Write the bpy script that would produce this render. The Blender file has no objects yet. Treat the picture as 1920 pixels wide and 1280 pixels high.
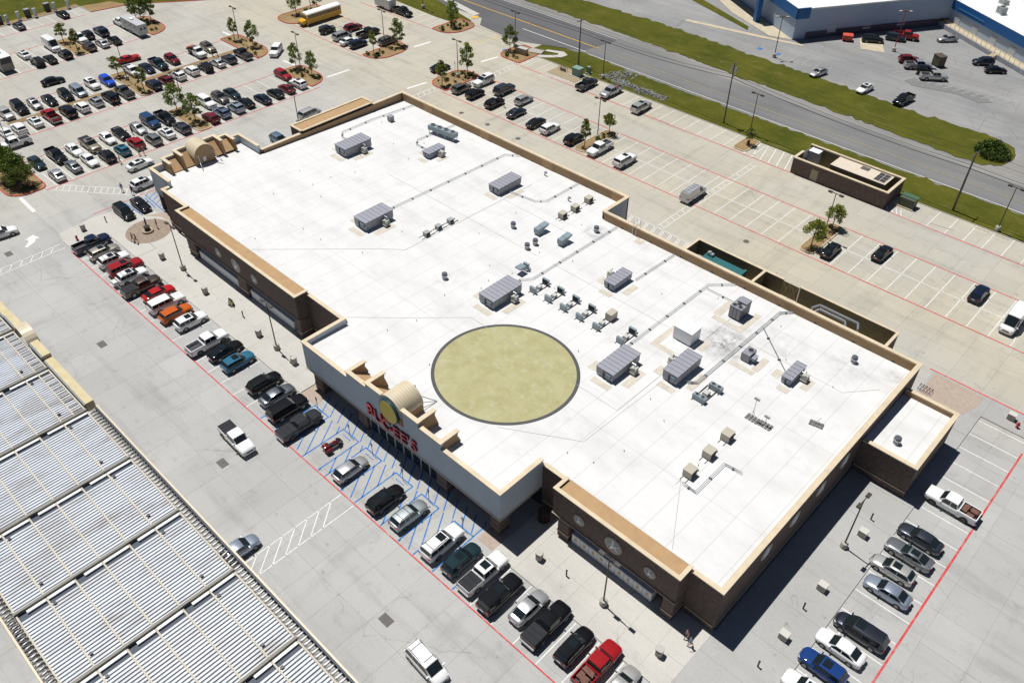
import bpy, bmesh, math, random
from mathutils import Vector, Matrix
rnd = random.Random(7)
R = math.radians
sc = bpy.context.scene
col = sc.collection
# ------------------------------------------------------------------ camera
cam_d = bpy.data.cameras.new('camera'); cam = bpy.data.objects.new('camera', cam_d); col.objects.link(cam)
cam_d.sensor_fit = 'HORIZONTAL'; cam_d.sensor_width = 36.0; cam_d.lens = 1572.02295 / 1920 * 36.0
cam_d.clip_start = 0.5; cam_d.clip_end = 4000
def cam_matrix(yaw, pitch, roll, loc):
    cy, sy = math.cos(yaw), math.sin(yaw)
    f = Vector((sy*math.cos(pitch), cy*math.cos(pitch), -math.sin(pitch)))
    rt = Vector((cy, -sy, 0)); up = rt.cross(f)
    r2 = rt*math.cos(roll) + up*math.sin(roll); u2 = -rt*math.sin(roll) + up*math.cos(roll)
    m = Matrix((r2, u2, -f)).transposed().to_4x4(); m.translation = loc
    return m
cam.matrix_world = cam_matrix(-0.755259588, 0.718851869, 0.00972929879, Vector((0, 0, 77)))
sc.camera = cam
# ------------------------------------------------------------------ sky and sun
SUN_EL, LIGHT_AZ = 69.3, -5.5          # light travels towards +x, slightly -y
world = bpy.data.worlds.new('World'); sc.world = world; world.use_nodes = True
wn = world.node_tree.nodes; wl = world.node_tree.links
sky = wn.new('ShaderNodeTexSky'); sky.sky_type = 'NISHITA'; sky.sun_disc = False
sky.sun_elevation = R(SUN_EL)
to_sun = Vector((-math.cos(R(LIGHT_AZ)), -math.sin(R(LIGHT_AZ))))
sky.sun_rotation = math.atan2(to_sun.x, to_sun.y)
sky.air_density = 0.55; sky.dust_density = 0.1; sky.ozone_density = 1.0
wl.new(sky.outputs[0], wn['Background'].inputs[0]); wn['Background'].inputs[1].default_value = 0.05
sun_d = bpy.data.lights.new('sun', 'SUN'); sun_d.energy = 5.0; sun_d.angle = R(0.53); sun_d.color = (1, .98, .945)
sun = bpy.data.objects.new('sun', sun_d); col.objects.link(sun)
ld = Vector((math.cos(R(LIGHT_AZ))*math.cos(R(SUN_EL)), math.sin(R(LIGHT_AZ))*math.cos(R(SUN_EL)), -math.sin(R(SUN_EL))))
sun.rotation_euler = ld.to_track_quat('-Z', 'Y').to_euler(); sun.location = (-60, 50, 120)
vs = sc.view_settings; vs.view_transform = 'Standard'; vs.look = 'None'; vs.exposure = -0.06; vs.gamma = 1.0; vs.use_curve_mapping = False
# ------------------------------------------------------------------ materials
MATS = {}
def _new(name):
    m = bpy.data.materials.new(name); m.use_nodes = True
    nt = m.node_tree; b = nt.nodes['Principled BSDF']
    return m, nt, b
def mat(name, c, rough=.7, metal=0., coat=0., spec=.5, vary=0., vscale=1.5, bump=0., bscale=8., emit=None):
    """plain procedural material; vary = +- brightness by world-space noise"""
    if name in MATS: return MATS[name]
    m, nt, b = _new(name); n = nt.nodes; l = nt.links
    b.inputs['Base Color'].default_value = (*c, 1); b.inputs['Roughness'].default_value = rough
    b.inputs['Metallic'].default_value = metal; b.inputs['Specular IOR Level'].default_value = spec
    if coat: b.inputs['Coat Weight'].default_value = coat; b.inputs['Coat Roughness'].default_value = .06
    if vary:
        g = n.new('ShaderNodeNewGeometry'); t = n.new('ShaderNodeTexNoise'); t.inputs['Scale'].default_value = vscale; t.inputs['Detail'].default_value = 6
        l.new(g.outputs['Position'], t.inputs['Vector'])
        r = n.new('ShaderNodeMapRange'); r.inputs[1].default_value = .3; r.inputs[2].default_value = .7; r.inputs[3].default_value = 1-vary; r.inputs[4].default_value = 1+vary*.6
        l.new(t.outputs[0], r.inputs[0])
        mx = n.new('ShaderNodeVectorMath'); mx.operation = 'SCALE'; mx.inputs[0].default_value = c
        l.new(r.outputs[0], mx.inputs['Scale']); l.new(mx.outputs[0], b.inputs['Base Color'])
    if bump:
        g = n.new('ShaderNodeNewGeometry'); t = n.new('ShaderNodeTexNoise'); t.inputs['Scale'].default_value = bscale
        l.new(g.outputs['Position'], t.inputs['Vector']); bp = n.new('ShaderNodeBump'); bp.inputs['Strength'].default_value = bump; bp.inputs['Distance'].default_value = .05
        l.new(t.outputs[0], bp.inputs['Height']); l.new(bp.outputs[0], b.inputs['Normal'])
    if emit: b.inputs['Emission Color'].default_value = (*emit, 1); b.inputs['Emission Strength'].default_value = 1
    MATS[name] = m; return m
class N:
    """tiny node-graph helper"""
    def __init__(s, nt): s.n = nt.nodes; s.l = nt.links
    def _in(s, sock, v):
        if hasattr(v, 'is_linked'): s.l.new(v, sock)
        elif isinstance(v, (tuple, list)) and len(v) == 3 and sock.type == 'RGBA': sock.default_value = (*v, 1)
        else: sock.default_value = v
    def pos(s): return s.n.new('ShaderNodeNewGeometry').outputs['Position']
    def xyz(s, v):
        q = s.n.new('ShaderNodeSeparateXYZ'); s.l.new(v, q.inputs[0]); return q.outputs
    def comb(s, x, y, z):
        q = s.n.new('ShaderNodeCombineXYZ')
        for i, v in enumerate((x, y, z)): s._in(q.inputs[i], v)
        return q.outputs[0]
    def m(s, op, a, b=0., clamp=False):
        q = s.n.new('ShaderNodeMath'); q.operation = op; q.use_clamp = clamp; s._in(q.inputs[0], a); s._in(q.inputs[1], b); return q.outputs[0]
    def noise(s, v, scale, detail=5, rough=.55):
        q = s.n.new('ShaderNodeTexNoise'); s.l.new(v, q.inputs['Vector']); q.inputs['Scale'].default_value = scale; q.inputs['Detail'].default_value = detail; q.inputs['Roughness'].default_value = rough; return q.outputs[0]
    def white(s, v):
        q = s.n.new('ShaderNodeTexWhiteNoise'); q.noise_dimensions = '2D'; s.l.new(v, q.inputs['Vector']); return q.outputs[0]
    def rng(s, v, a, b, c, d):
        q = s.n.new('ShaderNodeMapRange'); s._in(q.inputs[0], v)
        for i, k in enumerate((a, b, c, d)): q.inputs[i+1].default_value = k
        return q.outputs[0]
    def mix(s, f, a, b, mode='MIX'):
        q = s.n.new('ShaderNodeMix'); q.data_type = 'RGBA'; q.blend_type = mode; s._in(q.inputs[0], f); s._in(q.inputs[6], a); s._in(q.inputs[7], b); return q.outputs[2]
    def scale(s, v, k):
        q = s.n.new('ShaderNodeVectorMath'); q.operation = 'SCALE'; s._in(q.inputs[0], v); s._in(q.inputs['Scale'], k); return q.outputs[0]
    def mul(s, v, k):
        q = s.n.new('ShaderNodeVectorMath'); q.operation = 'MULTIPLY'; s._in(q.inputs[0], v); q.inputs[1].default_value = k; return q.outputs[0]
    def floor(s, v):
        q = s.n.new('ShaderNodeVectorMath'); q.operation = 'FLOOR'; s._in(q.inputs[0], v); return q.outputs[0]
    def bump(s, h, st, d=.03):
        q = s.n.new('ShaderNodeBump'); q.inputs['Strength'].default_value = st; q.inputs['Distance'].default_value = d; s.l.new(h, q.inputs['Height']); return q.outputs[0]
SLAB = 4.575
def concrete(name, c1, c2, tan=None, stain=.3, slab=True):
    m, nt, b = _new(name); g = N(nt); p = g.pos(); x, y, z = g.xyz(p)
    cc = g.mix(g.rng(g.noise(p, .06, 4), .35, .65, 0, 1), c1, c2)
    if tan:
        fy = g.rng(y, 88, 106, 0, 1); fx = g.rng(x, -128, -150, 0, 1)
        f = g.m('MAXIMUM', fy, g.m('MULTIPLY', fx, .5)); f = g.m('MULTIPLY', f, g.rng(g.noise(p, .035, 5), .3, .7, .35, 1.15), True)
        cc = g.mix(f, cc, tan)
    if slab:
        w = g.white(g.floor(g.mul(p, (1/SLAB, 1/SLAB, 0))))
        cc = g.scale(cc, g.rng(w, 0, 1, .965, 1.03))
    # drive-lane smears stretched along both lane directions, plus blotches and speckle
    s1 = g.noise(g.mul(p, (.05, .35, 0)), 1.0, 8, .65); s2 = g.noise(g.mul(p, (.3, .06, 0)), 1.0, 8, .65); s3 = g.noise(p, .45, 8, .7)
    d = g.m('ADD', g.m('ADD', g.rng(s1, .52, .74, 0, .5), g.rng(s2, .54, .76, 0, .4)), g.rng(s3, .56, .75, 0, .5))
    cc = g.mix(g.m('MULTIPLY', d, stain, True), cc, (.17, .165, .155))
    cc = g.scale(cc, g.rng(g.noise(p, 5., 4, .7), .3, .7, .93, 1.06))
    # oil drips, wandering cracks
    o = g.rng(g.noise(p, .8, 4, .6), .66, .77, 0, .55); cc = g.mix(o, cc, (.09, .085, .08))
    wv_ = nt.nodes.new('ShaderNodeTexNoise'); wv_.inputs['Scale'].default_value = .5; wv_.inputs['Detail'].default_value = 4; nt.links.new(p, wv_.inputs['Vector'])
    va = nt.nodes.new('ShaderNodeVectorMath'); va.operation = 'MULTIPLY_ADD'; nt.links.new(wv_.outputs['Color'], va.inputs[0]); va.inputs[1].default_value = (2.2, 2.2, 0); nt.links.new(p, va.inputs[2])
    vo = nt.nodes.new('ShaderNodeTexVoronoi'); vo.feature = 'DISTANCE_TO_EDGE'; vo.inputs['Scale'].default_value = .10; nt.links.new(va.outputs[0], vo.inputs['Vector'])
    ck = g.m('MULTIPLY', g.rng(vo.outputs['Distance'], 0, .0045, .5, 0), g.rng(g.noise(p, .07, 3), .53, .62, 0, 1)); cc = g.mix(ck, cc, (.12, .115, .105))
    nt.links.new(cc, b.inputs['Base Color']); b.inputs['Roughness'].default_value = .85; b.inputs['Specular IOR Level'].default_value = .25
    MATS[name] = m; return m
M_LOT = concrete('lot_concrete', (.385, .38, .365), (.435, .43, .415), tan=(.47, .43, .335), stain=.75)
M_WALK = concrete('walk_concrete', (.48, .46, .42), (.54, .52, .475), stain=.34, slab=False)
M_PINK = mat('ramp_concrete', (.40, .32, .26), .9, vary=.12, vscale=2)
M_PLAZA = mat('plaza_pavers', (.30, .235, .18), .9, vary=.25, vscale=2.5)
M_JOINT = mat('joint_filler', (.23, .22, .20), .95)
def asphalt(name, c1, c2, crack=0.):
    m, nt, b = _new(name); g = N(nt); p = g.pos()
    cc = g.mix(g.rng(g.noise(p, .05, 5), .35, .65, 0, 1), c1, c2)
    cc = g.scale(cc, g.rng(g.noise(g.mul(p, (.02, .5, 0)), 1., 6), .3, .7, .88, 1.1))
    cc = g.scale(cc, g.rng(g.noise(p, 3., 6, .75), .3, .7, .9, 1.08))
    if crack:
        q = nt.nodes.new('ShaderNodeTexVoronoi'); q.feature = 'DISTANCE_TO_EDGE'; q.inputs['Scale'].default_value = .13
        nt.links.new(g.scale(p, 1.), q.inputs['Vector'])
        cc = g.mix(g.rng(q.outputs['Distance'], 0, .014, crack, 0), cc, (.10, .10, .095))
        cc = g.mix(g.rng(g.noise(p, .09, 7, .7), .5, .72, 0, .55), cc, (.23, .22, .20))
    nt.links.new(cc, b.inputs['Base Color']); b.inputs['Roughness'].default_value = .9; b.inputs['Specular IOR Level'].default_value = .2
    MATS[name] = m; return m
M_ROAD = asphalt('road_asphalt', (.165, .165, .165), (.215, .213, .208))
M_ROADN = asphalt('road_asphalt_new', (.105, .105, .11), (.13, .13, .135))
M_FARLOT = asphalt('old_lot_asphalt', (.235, .235, .235), (.31, .307, .30), crack=.3)
M_SHOULD = asphalt('shoulder', (.22, .217, .205), (.28, .27, .25))
def grass_mat(name, c1, c2, c3):
    m, nt, b = _new(name); g = N(nt); p = g.pos()
    cc = g.mix(g.rng(g.noise(p, .12, 6, .65), .35, .65, 0, 1), c1, c2)
    cc = g.mix(g.rng(g.noise(g.mul(p, (.6, 1.6, 0)), .3, 7, .8), .53, .72, 0, .6), cc, c3)
    cc = g.scale(cc, g.rng(g.noise(p, 2.5, 6, .8), .25, .75, .72, 1.3))
    nt.links.new(cc, b.inputs['Base Color']); b.inputs['Roughness'].default_value = .95; b.inputs['Specular IOR Level'].default_value = .1
    nt.links.new(g.bump(g.noise(p, 4., 5, .8), .5, .08), b.inputs['Normal'])
    MATS[name] = m; return m
M_GRASS = grass_mat('grass', (.058, .068, .008), (.10, .098, .013), (.19, .16, .06))
M_MULCH = grass_mat('mulch', (.24, .165, .085), (.32, .225, .115), (.13, .085, .04))
def brick_mat(name, c1, c2, c3):
    m, nt, b = _new(name); g = N(nt); p = g.pos(); x, y, z = g.xyz(p)
    v = g.comb(g.m('ADD', x, y), z, 0.)
    q = nt.nodes.new('ShaderNodeTexBrick'); nt.links.new(v, q.inputs['Vector'])
    q.inputs['Color1'].default_value = (*c1, 1); q.inputs['Color2'].default_value = (*c2, 1); q.inputs['Mortar'].default_value = (*c3, 1)
    q.inputs['Scale'].default_value = 1; q.inputs['Brick Width'].default_value = .40; q.inputs['Row Height'].default_value = .13; q.inputs['Mortar Size'].default_value = .012
    cc = g.scale(q.outputs[0], g.rng(g.noise(p, 2.2, 6, .8), .3, .7, .7, 1.35))
    nt.links.new(cc, b.inputs['Base Color']); b.inputs['Roughness'].default_value = .85
    MATS[name] = m; return m
M_BRICK = brick_mat('dark_brick', (.085, .055, .046), (.14, .092, .076), (.16, .13, .115))
M_COPING = mat('cream_coping', (.62, .515, .36), .6, vary=.12, vscale=.7)
M_CREAM = mat('cream_metal', (.62, .53, .37), .45, vary=.06, vscale=.5)
M_TAN = mat('tan_stucco', (.43, .275, .14), .9, vary=.10, vscale=1.2)
M_BROWN = mat('parapet_lining', (.35, .23, .125), .9, vary=.10, vscale=.7)
M_GREY = mat('grey_stucco', (.50, .555, .60), .9, vary=.07, vscale=.5)
def roof_mat():
    m, nt, b = _new('roof_membrane'); g = N(nt); p = g.pos(); x, y, z = g.xyz(p)
    cc = g.mix(g.rng(g.noise(g.mul(p, (.1, .25, 0)), 1., 7, .7), .45, .72, 0, .8), (.675, .67, .66), (.55, .542, .525))
    # lapped sheet seams every 3 m
    fx = g.m('FRACT', g.m('DIVIDE', g.m('ADD', x, 500), 3.05)); cc = g.mix(g.rng(g.m('ABSOLUTE', g.m('SUBTRACT', fx, .5)), .0, .016, .7, 0), cc, (.36, .35, .32))
    fy = g.m('FRACT', g.m('DIVIDE', g.m('ADD', y, 500), 15.2)); cc = g.mix(g.rng(g.m('ABSOLUTE', g.m('SUBTRACT', fy, .5)), .0, .004, .6, 0), cc, (.40, .385, .35))
    dirt = g.noise(p, .8, 8, .8)
    cc = g.mix(g.rng(g.noise(p, .22, 8, .75), .56, .76, 0, .5), cc, (.45, .44, .415))
    cc = g.mix(g.rng(g.noise(p, 2.3, 5, .7), .66, .78, 0, .4), cc, (.38, .37, .35))
    for (sx, sy, r, st) in ((-64.0, 86.4, 2.4, .95), (-35.6, 77.6, 4.2, .9), (-36.5, 80.2, 3.6, .5), (-71.2, 62.0, 2.2, .5), (-22.5, 85.6, 4.5, .28), (-17.3, 87.5, 1.8, .45), (-33.5, 84.5, 4.0, .2), (-70.5, 93.4, 1.5, .3), (-29.5, 82.5, 4.0, .22)):
        dx = g.m('SUBTRACT', x, sx); dy = g.m('SUBTRACT', y, sy)
        d = g.m('SQRT', g.m('ADD', g.m('MULTIPLY', dx, dx), g.m('MULTIPLY', dy, dy)))
        f = g.m('MULTIPLY', g.rng(d, .1*r, r, st, 0), g.rng(dirt, .42, .66, 0, 1.15), True)
        cc = g.mix(f, cc, (.10, .095, .09))
    nt.links.new(cc, b.inputs['Base Color']); b.inputs['Roughness'].default_value = .7; b.inputs['Specular IOR Level'].default_value = .3
    MATS['roof_membrane'] = m; return m
M_ROOF = roof_mat()
M_WHITE = mat('white_paint', (.80, .80, .78), .7, vary=.14, vscale=2.)
def line_paint(name, c, worn, lo, hi, amt):
    m, nt, b = _new(name); g = N(nt); p = g.pos()
    w = g.m('MULTIPLY', g.rng(g.noise(p, 1.1, 8, .8), lo, hi, 0, 1), g.rng(g.noise(p, .13, 3), .35, .62, .35, 1))
    cc = g.mix(g.m('MULTIPLY', w, amt, True), c, worn); cc = g.scale(cc, g.rng(g.noise(p, 3., 4, .7), .3, .7, .85, 1.1))
    nt.links.new(cc, b.inputs['Base Color']); b.inputs['Roughness'].default_value = .75; b.inputs['Specular IOR Level'].default_value = .25; MATS[name] = m; return m
M_LINE = line_paint('white_line_paint', (.74, .735, .71), (.47, .45, .41), .48, .66, .8)
M_RED = line_paint('red_line_paint', (.56, .05, .05), (.44, .33, .29), .46, .64, .75)
M_BLUE = line_paint('blue_line_paint', (.025, .17, .48), (.36, .42, .47), .50, .68, .7)
M_YEL = mat('yellow_line_paint', (.72, .42, .04), .7, vary=.2, vscale=2)
M_GALV = mat('galvanised', (.42, .45, .47), .45, .6)
M_HVAC = mat('hvac_grey', (.27, .275, .30), .55, .15, vary=.05, vscale=1.)
M_HVACTOP = mat('hvac_top', (.30, .305, .345), .5, .15)
M_DARK = mat('dark_metal', (.035, .035, .04), .5)
M_BLACK = mat('black_rubber', (.018, .018, .018), .8)
M_BEIGE = mat('beige_metal', (.45, .41, .33), .6)
M_PAD = mat('walk_pad', (.56, .51, .43), .9, vary=.12)
M_BRONZE = mat('bronze_pole', (.05, .04, .033), .5)
M_PRECAST = mat('precast_concrete', (.40, .38, .33), .9, vary=.12, vscale=6)
M_GLASS = mat('tinted_glass', (.012, .018, .020), .05, 0, 0, .8)
M_STORE_GLASS = mat('store_glass', (.02, .035, .045), .06, 0, 0, .8)
M_WOOD = mat('pole_wood', (.16, .125, .09), .9, vary=.2, vscale=5)
M_BARK = mat('bark', (.11, .08, .055), .95, vary=.2, vscale=9)
M_WIRE = mat('wire', (.03, .03, .03), .6)
def leaf_mat(name, c1, c2):
    m, nt, b = _new(name); g = N(nt); q = nt.nodes.new('ShaderNodeNewGeometry')
    cc = g.mix(q.outputs['Random Per Island'], c1, c2); o = nt.nodes.new('ShaderNodeObjectInfo')
    cc = g.scale(cc, g.rng(o.outputs['Random'], 0, 1, .8, 1.25))
    nt.links.new(cc, b.inputs['Base Color']); b.inputs['Roughness'].default_value = .6; b.inputs['Specular IOR Level'].default_value = .3
    b.inputs['Transmission Weight'].default_value = 0
    MATS[name] = m; return m
M_LEAF = leaf_mat('leaf_green', (.085, .145, .022), (.29, .35, .065))
M_LEAFY = leaf_mat('leaf_yellowgreen', (.13, .17, .025), (.32, .34, .065))
M_SHRUB = leaf_mat('shrub_leaf', (.05, .085, .018), (.14, .18, .04))
# ------------------------------------------------------------------ mesh builder
class MB:
    def __init__(s): s.v = []; s.f = []; s.mi = []; s.sm = []
    def add(s, vs_, fs, m=0, smooth=False):
        o = len(s.v); s.v += [tuple(v) for v in vs_]
        for f in fs: s.f.append(tuple(i+o for i in f)); s.mi.append(m); s.sm.append(smooth)
        return s
    def box(s, x0, y0, z0, x1, y1, z1, m=0):
        if x0 > x1: x0, x1 = x1, x0
        if y0 > y1: y0, y1 = y1, y0
        return s.add([(x0,y0,z0),(x1,y0,z0),(x1,y1,z0),(x0,y1,z0),(x0,y0,z1),(x1,y0,z1),(x1,y1,z1),(x0,y1,z1)],
                     [(0,3,2,1),(4,5,6,7),(0,1,5,4),(1,2,6,5),(2,3,7,6),(3,0,4,7)], m)
    def prism(s, poly, z0, z1, m=0, zt=None):
        a = sum(poly[i][0]*poly[(i+1) % len(poly)][1]-poly[(i+1) % len(poly)][0]*poly[i][1] for i in range(len(poly)))
        if a < 0: poly = poly[::-1]
        n = len(poly); zf = zt or (lambda x, y: z1)
        s.add([(x, y, z0) for x, y in poly]+[(x, y, zf(x, y)) for x, y in poly],
              [tuple(range(n-1, -1, -1)), tuple(range(n, 2*n))]+[(i, (i+1) % n, n+(i+1) % n, n+i) for i in range(n)], m); return s
    def sheet(s, poly, z, m=0):
        a = sum(poly[i][0]*poly[(i+1) % len(poly)][1]-poly[(i+1) % len(poly)][0]*poly[i][1] for i in range(len(poly)))
        if a < 0: poly = poly[::-1]
        return s.add([(p[0], p[1], z if len(p) < 3 else p[2]) for p in poly], [tuple(range(len(poly)))], m)
    def strip(s, a, b, w, z, m=0):
        a = Vector(a); b = Vector(b); d = (b-a).normalized(); n = Vector((-d.y, d.x))*w/2
        return s.sheet([tuple(a-n), tuple(b-n), tuple(b+n), tuple(a+n)], z, m)
    def rod(s, p0, p1, r0, r1=None, n=8, m=0, smooth=True, cap=True):
        r1 = r0 if r1 is None else r1; p0 = Vector(p0); p1 = Vector(p1); d = (p1-p0).normalized()
        a = d.orthogonal().normalized(); b = d.cross(a)
        ring = lambda p, r: [p+(a*math.cos(2*math.pi*i/n)+b*math.sin(2*math.pi*i/n))*r for i in range(n)]
        s.add(ring(p0, r0)+ring(p1, r1), [(i, (i+1) % n, n+(i+1) % n, n+i) for i in range(n)], m, smooth)
        if cap:
            s.add(ring(p1, r1), [tuple(range(n))], m); s.add(ring(p0, r0), [tuple(range(n-1, -1, -1))], m)
        return s
    def lathe(s, prof, n=16, c=(0, 0), m=0, smooth=True):
        vs_ = []; fs = []
        for r, z in prof: vs_ += [(c[0]+r*math.cos(2*math.pi*i/n), c[1]+r*math.sin(2*math.pi*i/n), z) for i in range(n)]
        for k in range(len(prof)-1): fs += [(k*n+i, k*n+(i+1) % n, (k+1)*n+(i+1) % n, (k+1)*n+i) for i in range(n)]
        s.add(vs_, fs, m, smooth); k = len(prof)-1
        s.add(vs_[k*n:], [tuple(range(n))], m); s.add(vs_[:n], [tuple(range(n-1, -1, -1))], m); return s
    def xform(s, M):
        s.v = [tuple(M @ Vector(v)) for v in s.v]; return s
    def mesh(s, name, mats, sharp=35):
        me = bpy.data.meshes.new(name); me.from_pydata(s.v, [], s.f)
        for mm in (mats if isinstance(mats, (list, tuple)) else [mats]): me.materials.append(mm)
        me.polygons.foreach_set('material_index', s.mi); me.polygons.foreach_set('use_smooth', s.sm)
        me.update()
        if any(s.sm): me.set_sharp_from_angle(angle=R(sharp))
        return me
    def build(s, name, mats, parent=None, loc=None, rz=0., kind=None, label=None, cat=None, group=None, sharp=35):
        o = bpy.data.objects.new(name, s.mesh(name, mats, sharp)); col.objects.link(o)
        if loc: o.location = loc
        if rz: o.rotation_euler.z = rz
        if parent: o.parent = parent
        tag(o, label, cat, group, kind); return o
def tag(o, label=None, cat=None, group=None, kind=None):
    if label: o['label'] = label
    if cat: o['category'] = cat
    if group: o['group'] = group
    if kind: o['kind'] = kind
    return o
def empty(name, loc=(0, 0, 0), rz=0., label=None, cat=None, group=None, kind=None):
    o = bpy.data.objects.new(name, None); col.objects.link(o); o.location = loc; o.rotation_euler.z = rz; o.empty_display_size = .3
    return tag(o, label, cat, group, kind)
KIDS = {}
def kids(o):
    if o.name not in KIDS: KIDS[o.name] = list(o.children)
    return KIDS[o.name]
def copy_tree(o, parent=None):
    c = o.copy(); col.objects.link(c); c.parent = parent
    for ch in kids(o): copy_tree(ch, c)
    return c
ORD = 'zeroth first second third fourth fifth sixth seventh eighth ninth tenth eleventh twelfth thirteenth fourteenth fifteenth sixteenth seventeenth eighteenth nineteenth twentieth'.split()
ORD += ['twenty-'+ORD[i] for i in range(1, 10)]+['thirtieth']
# ------------------------------------------------------------------ the ground
from bpy_extras.object_utils import world_to_camera_view
CMI = cam.matrix_world.inverted()
def in_view(x, y, z=0., margin=.22):
    q = CMI @ Vector((x, y, z)); d = -q.z
    if d < 1: return False
    u = q.x/d*cam_d.lens/36.; v = q.y/d*cam_d.lens/36.
    return abs(u) < .5+margin and abs(v) < .333+margin
MB().sheet([(-2500, -2500), (2500, -2500), (2500, 2500), (-2500, 2500)], -.35).build('ground', M_GRASS, kind='structure')
def slab_field(parent_name, base_poly, cells, z0, z1, m, gap=.016, limit=300, hidden=lambda x, y: False, pname='slab'):
    """concrete slabs with open joints over a filler sheet; the nearest are objects of their own"""
    p = MB()
    for bp in base_poly: p.sheet(bp, z1-.022)
    root = p.build(parent_name, M_JOINT, kind='structure')
    unit = MB().box(-.5, -.5, z0, .5, .5, z1).mesh(pname, m)
    cells = sorted(cells, key=lambda c: (hidden((c[0]+c[2])/2, (c[1]+c[3])/2), math.hypot((c[0]+c[2])/2, (c[1]+c[3])/2)))
    rest = MB()
    for i, (x0, y0, x1, y1) in enumerate(cells):
        if i < limit:
            o = bpy.data.objects.new(pname, unit); col.objects.link(o); o.parent = root
            o.location = ((x0+x1)/2, (y0+y1)/2, rnd.uniform(-.004, .002)); o.scale = (x1-x0-gap, y1-y0-gap, 1)
        else:
            h = gap/2; z = z1+rnd.uniform(-.004, .002)
            rest.add([(x0+h, y0+h, z), (x1-h, y0+h, z), (x1-h, y1-h, z), (x0+h, y1-h, z), (x0+h, y0+h, z0), (x1-h, y0+h, z0), (x1-h, y1-h, z0), (x0+h, y1-h, z0)],
                     [(0, 1, 2, 3), (4, 5, 1, 0), (5, 6, 2, 1), (6, 7, 3, 2), (7, 4, 0, 3)])
    if rest.v: rest.build(pname+'s', m, root, kind='stuff')
    return root
def hid(x, y): return (-118 < x < -17 and 47 < y < 90) or (y < 16.5 and x < -30 and y > -1) or (-72 < x < -40 and 41 < y < 47)
cells = []
nx0, nx1 = -52, 14
for i in range(nx0, nx1):
    for j in range(-9, 31):
        x0, y0 = i*SLAB, j*SLAB; x1, y1 = x0+SLAB, y0+SLAB
        y1 = min(y1, 139.3)
        if y1-y0 < .3: continue
        cx, cy = (x0+x1)/2, (y0+y1)/2
        if -116 < x0 and x1 < -20 and y0 > 50 and y1 < 89: continue
        if not any(in_view(*q) for q in ((x0, y0), (x1, y0), (x0, y1), (x1, y1))): continue
        cells.append((x0, y0, x1, y1))
for i in range(-52, -28):                      # drive beyond the kerb line, up to the road
    for j in range(0, 12):
        x0 = i*SLAB; x1 = x0+SLAB; y0 = 139.3+j*SLAB; y1 = y0+SLAB
        if y1 > 150 and x1 > -178: continue
        if in_view(x0, y0) or in_view(x1, y1): cells.append((x0, y0, x1, y1))
slab_field('parking_lot', [[(-238, -45), (64, -45), (64, 139.3), (-238, 139.3)], [(-238, 139.3), (-128, 139.3), (-128, 148.5), (-238, 195)]], cells, -.2, 0., M_LOT, hidden=hid)
# raised walks (kerb 0.12 m); flush in front of the entrance
def walk_cells(x0, x1, ys, step):
    n = max(1, round((x1-x0)/step)); return [(x0+(x1-x0)*k/n, a, x0+(x1-x0)*(k+1)/n, b) for k in range(n) for a, b in zip(ys, ys[1:])]
wc = walk_cells(-116.2, -73.0, (37.5, 40.9, 44.0, 46.3), 3.05)+walk_cells(-120.3, -116.2, (40.9, 46.3), 4.1)+walk_cells(-38.0, -15.35, (37.5, 41., 44.0, 46.3), 3.05)
wp = [[(-116.2, 37.5), (-73.0, 37.5), (-73.0, 46.3), (-116.2, 46.3)], [(-120.3, 40.9), (-116.2, 40.9), (-116.2, 46.3), (-120.3, 46.3)], [(-38., 37.5), (-15.35, 37.5), (-15.35, 46.3), (-38., 46.3)]]
slab_field('front_walk', wp, wc, -.05, .12, M_WALK, .016, pname='walk_slab')
M_WALK2 = concrete('side_walk_concrete', (.36, .355, .34), (.42, .415, .40), stain=.35, slab=False)
sc_ = [(-15.35, 28.+5.2*k, -7.5, 28+5.2*(k+1)) for k in range(13)]+[(-15.35, 95.6, -7.5, 99.0)]
slab_field('side_walk', [[(-15.35, 28.), (-7.5, 28), (-7.5, 99), (-15.35, 99)], [(-7.5, 95.), (20, 95), (20, 99), (-7.5, 99)]], sc_+[(-7.5+5*k, 95.0, -2.5+5*k, 99.0) for k in range(5)], -.05, .12, M_WALK2, .018, pname='walk_slab')
pl = MB(); pl.prism([(-131.2, 32.0), (-128.5, 31.5), (-125.4, 31.6), (-124.9, 37.5), (-116.25, 37.5), (-116.25, 40.85), (-120.35, 40.85), (-120.35, 46.2), (-126.4, 46.2), (-126.4, 44.0), (-131.0, 43.6), (-132.0, 38)], -.05, .12); pl.build('plaza', M_WALK, kind='structure')
MB().sheet([(-121.6+3.6*math.cos(k*math.pi/16), 42.5+3.6*math.sin(k*math.pi/16)) for k in range(32)], .126).build('plaza_ring', M_PLAZA, kind='structure')
pr = MB(); pr.sheet([(-126.3, 44.3), (-123.9, 46.1), (-120.4, 46.2), (-120.4, 49), (-124.8, 47.2)], .134)
pr.sheet([(-73.0, 37.55), (-69.9, 37.55), (-69.9, 39.9), (-73.0, 39.9)], .013); pr.sheet([(-40.4, 37.6), (-38.05, 37.6), (-38.05, 40.3), (-40.4, 40.3)], .013)
pr.sheet([(-15.0, 93.6), (-9.3, 93.6), (-8.4, 97), (-8.6, 98.8), (-15.0, 98.8)], .134); pr.build('ramp', M_PINK, kind='structure')
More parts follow.
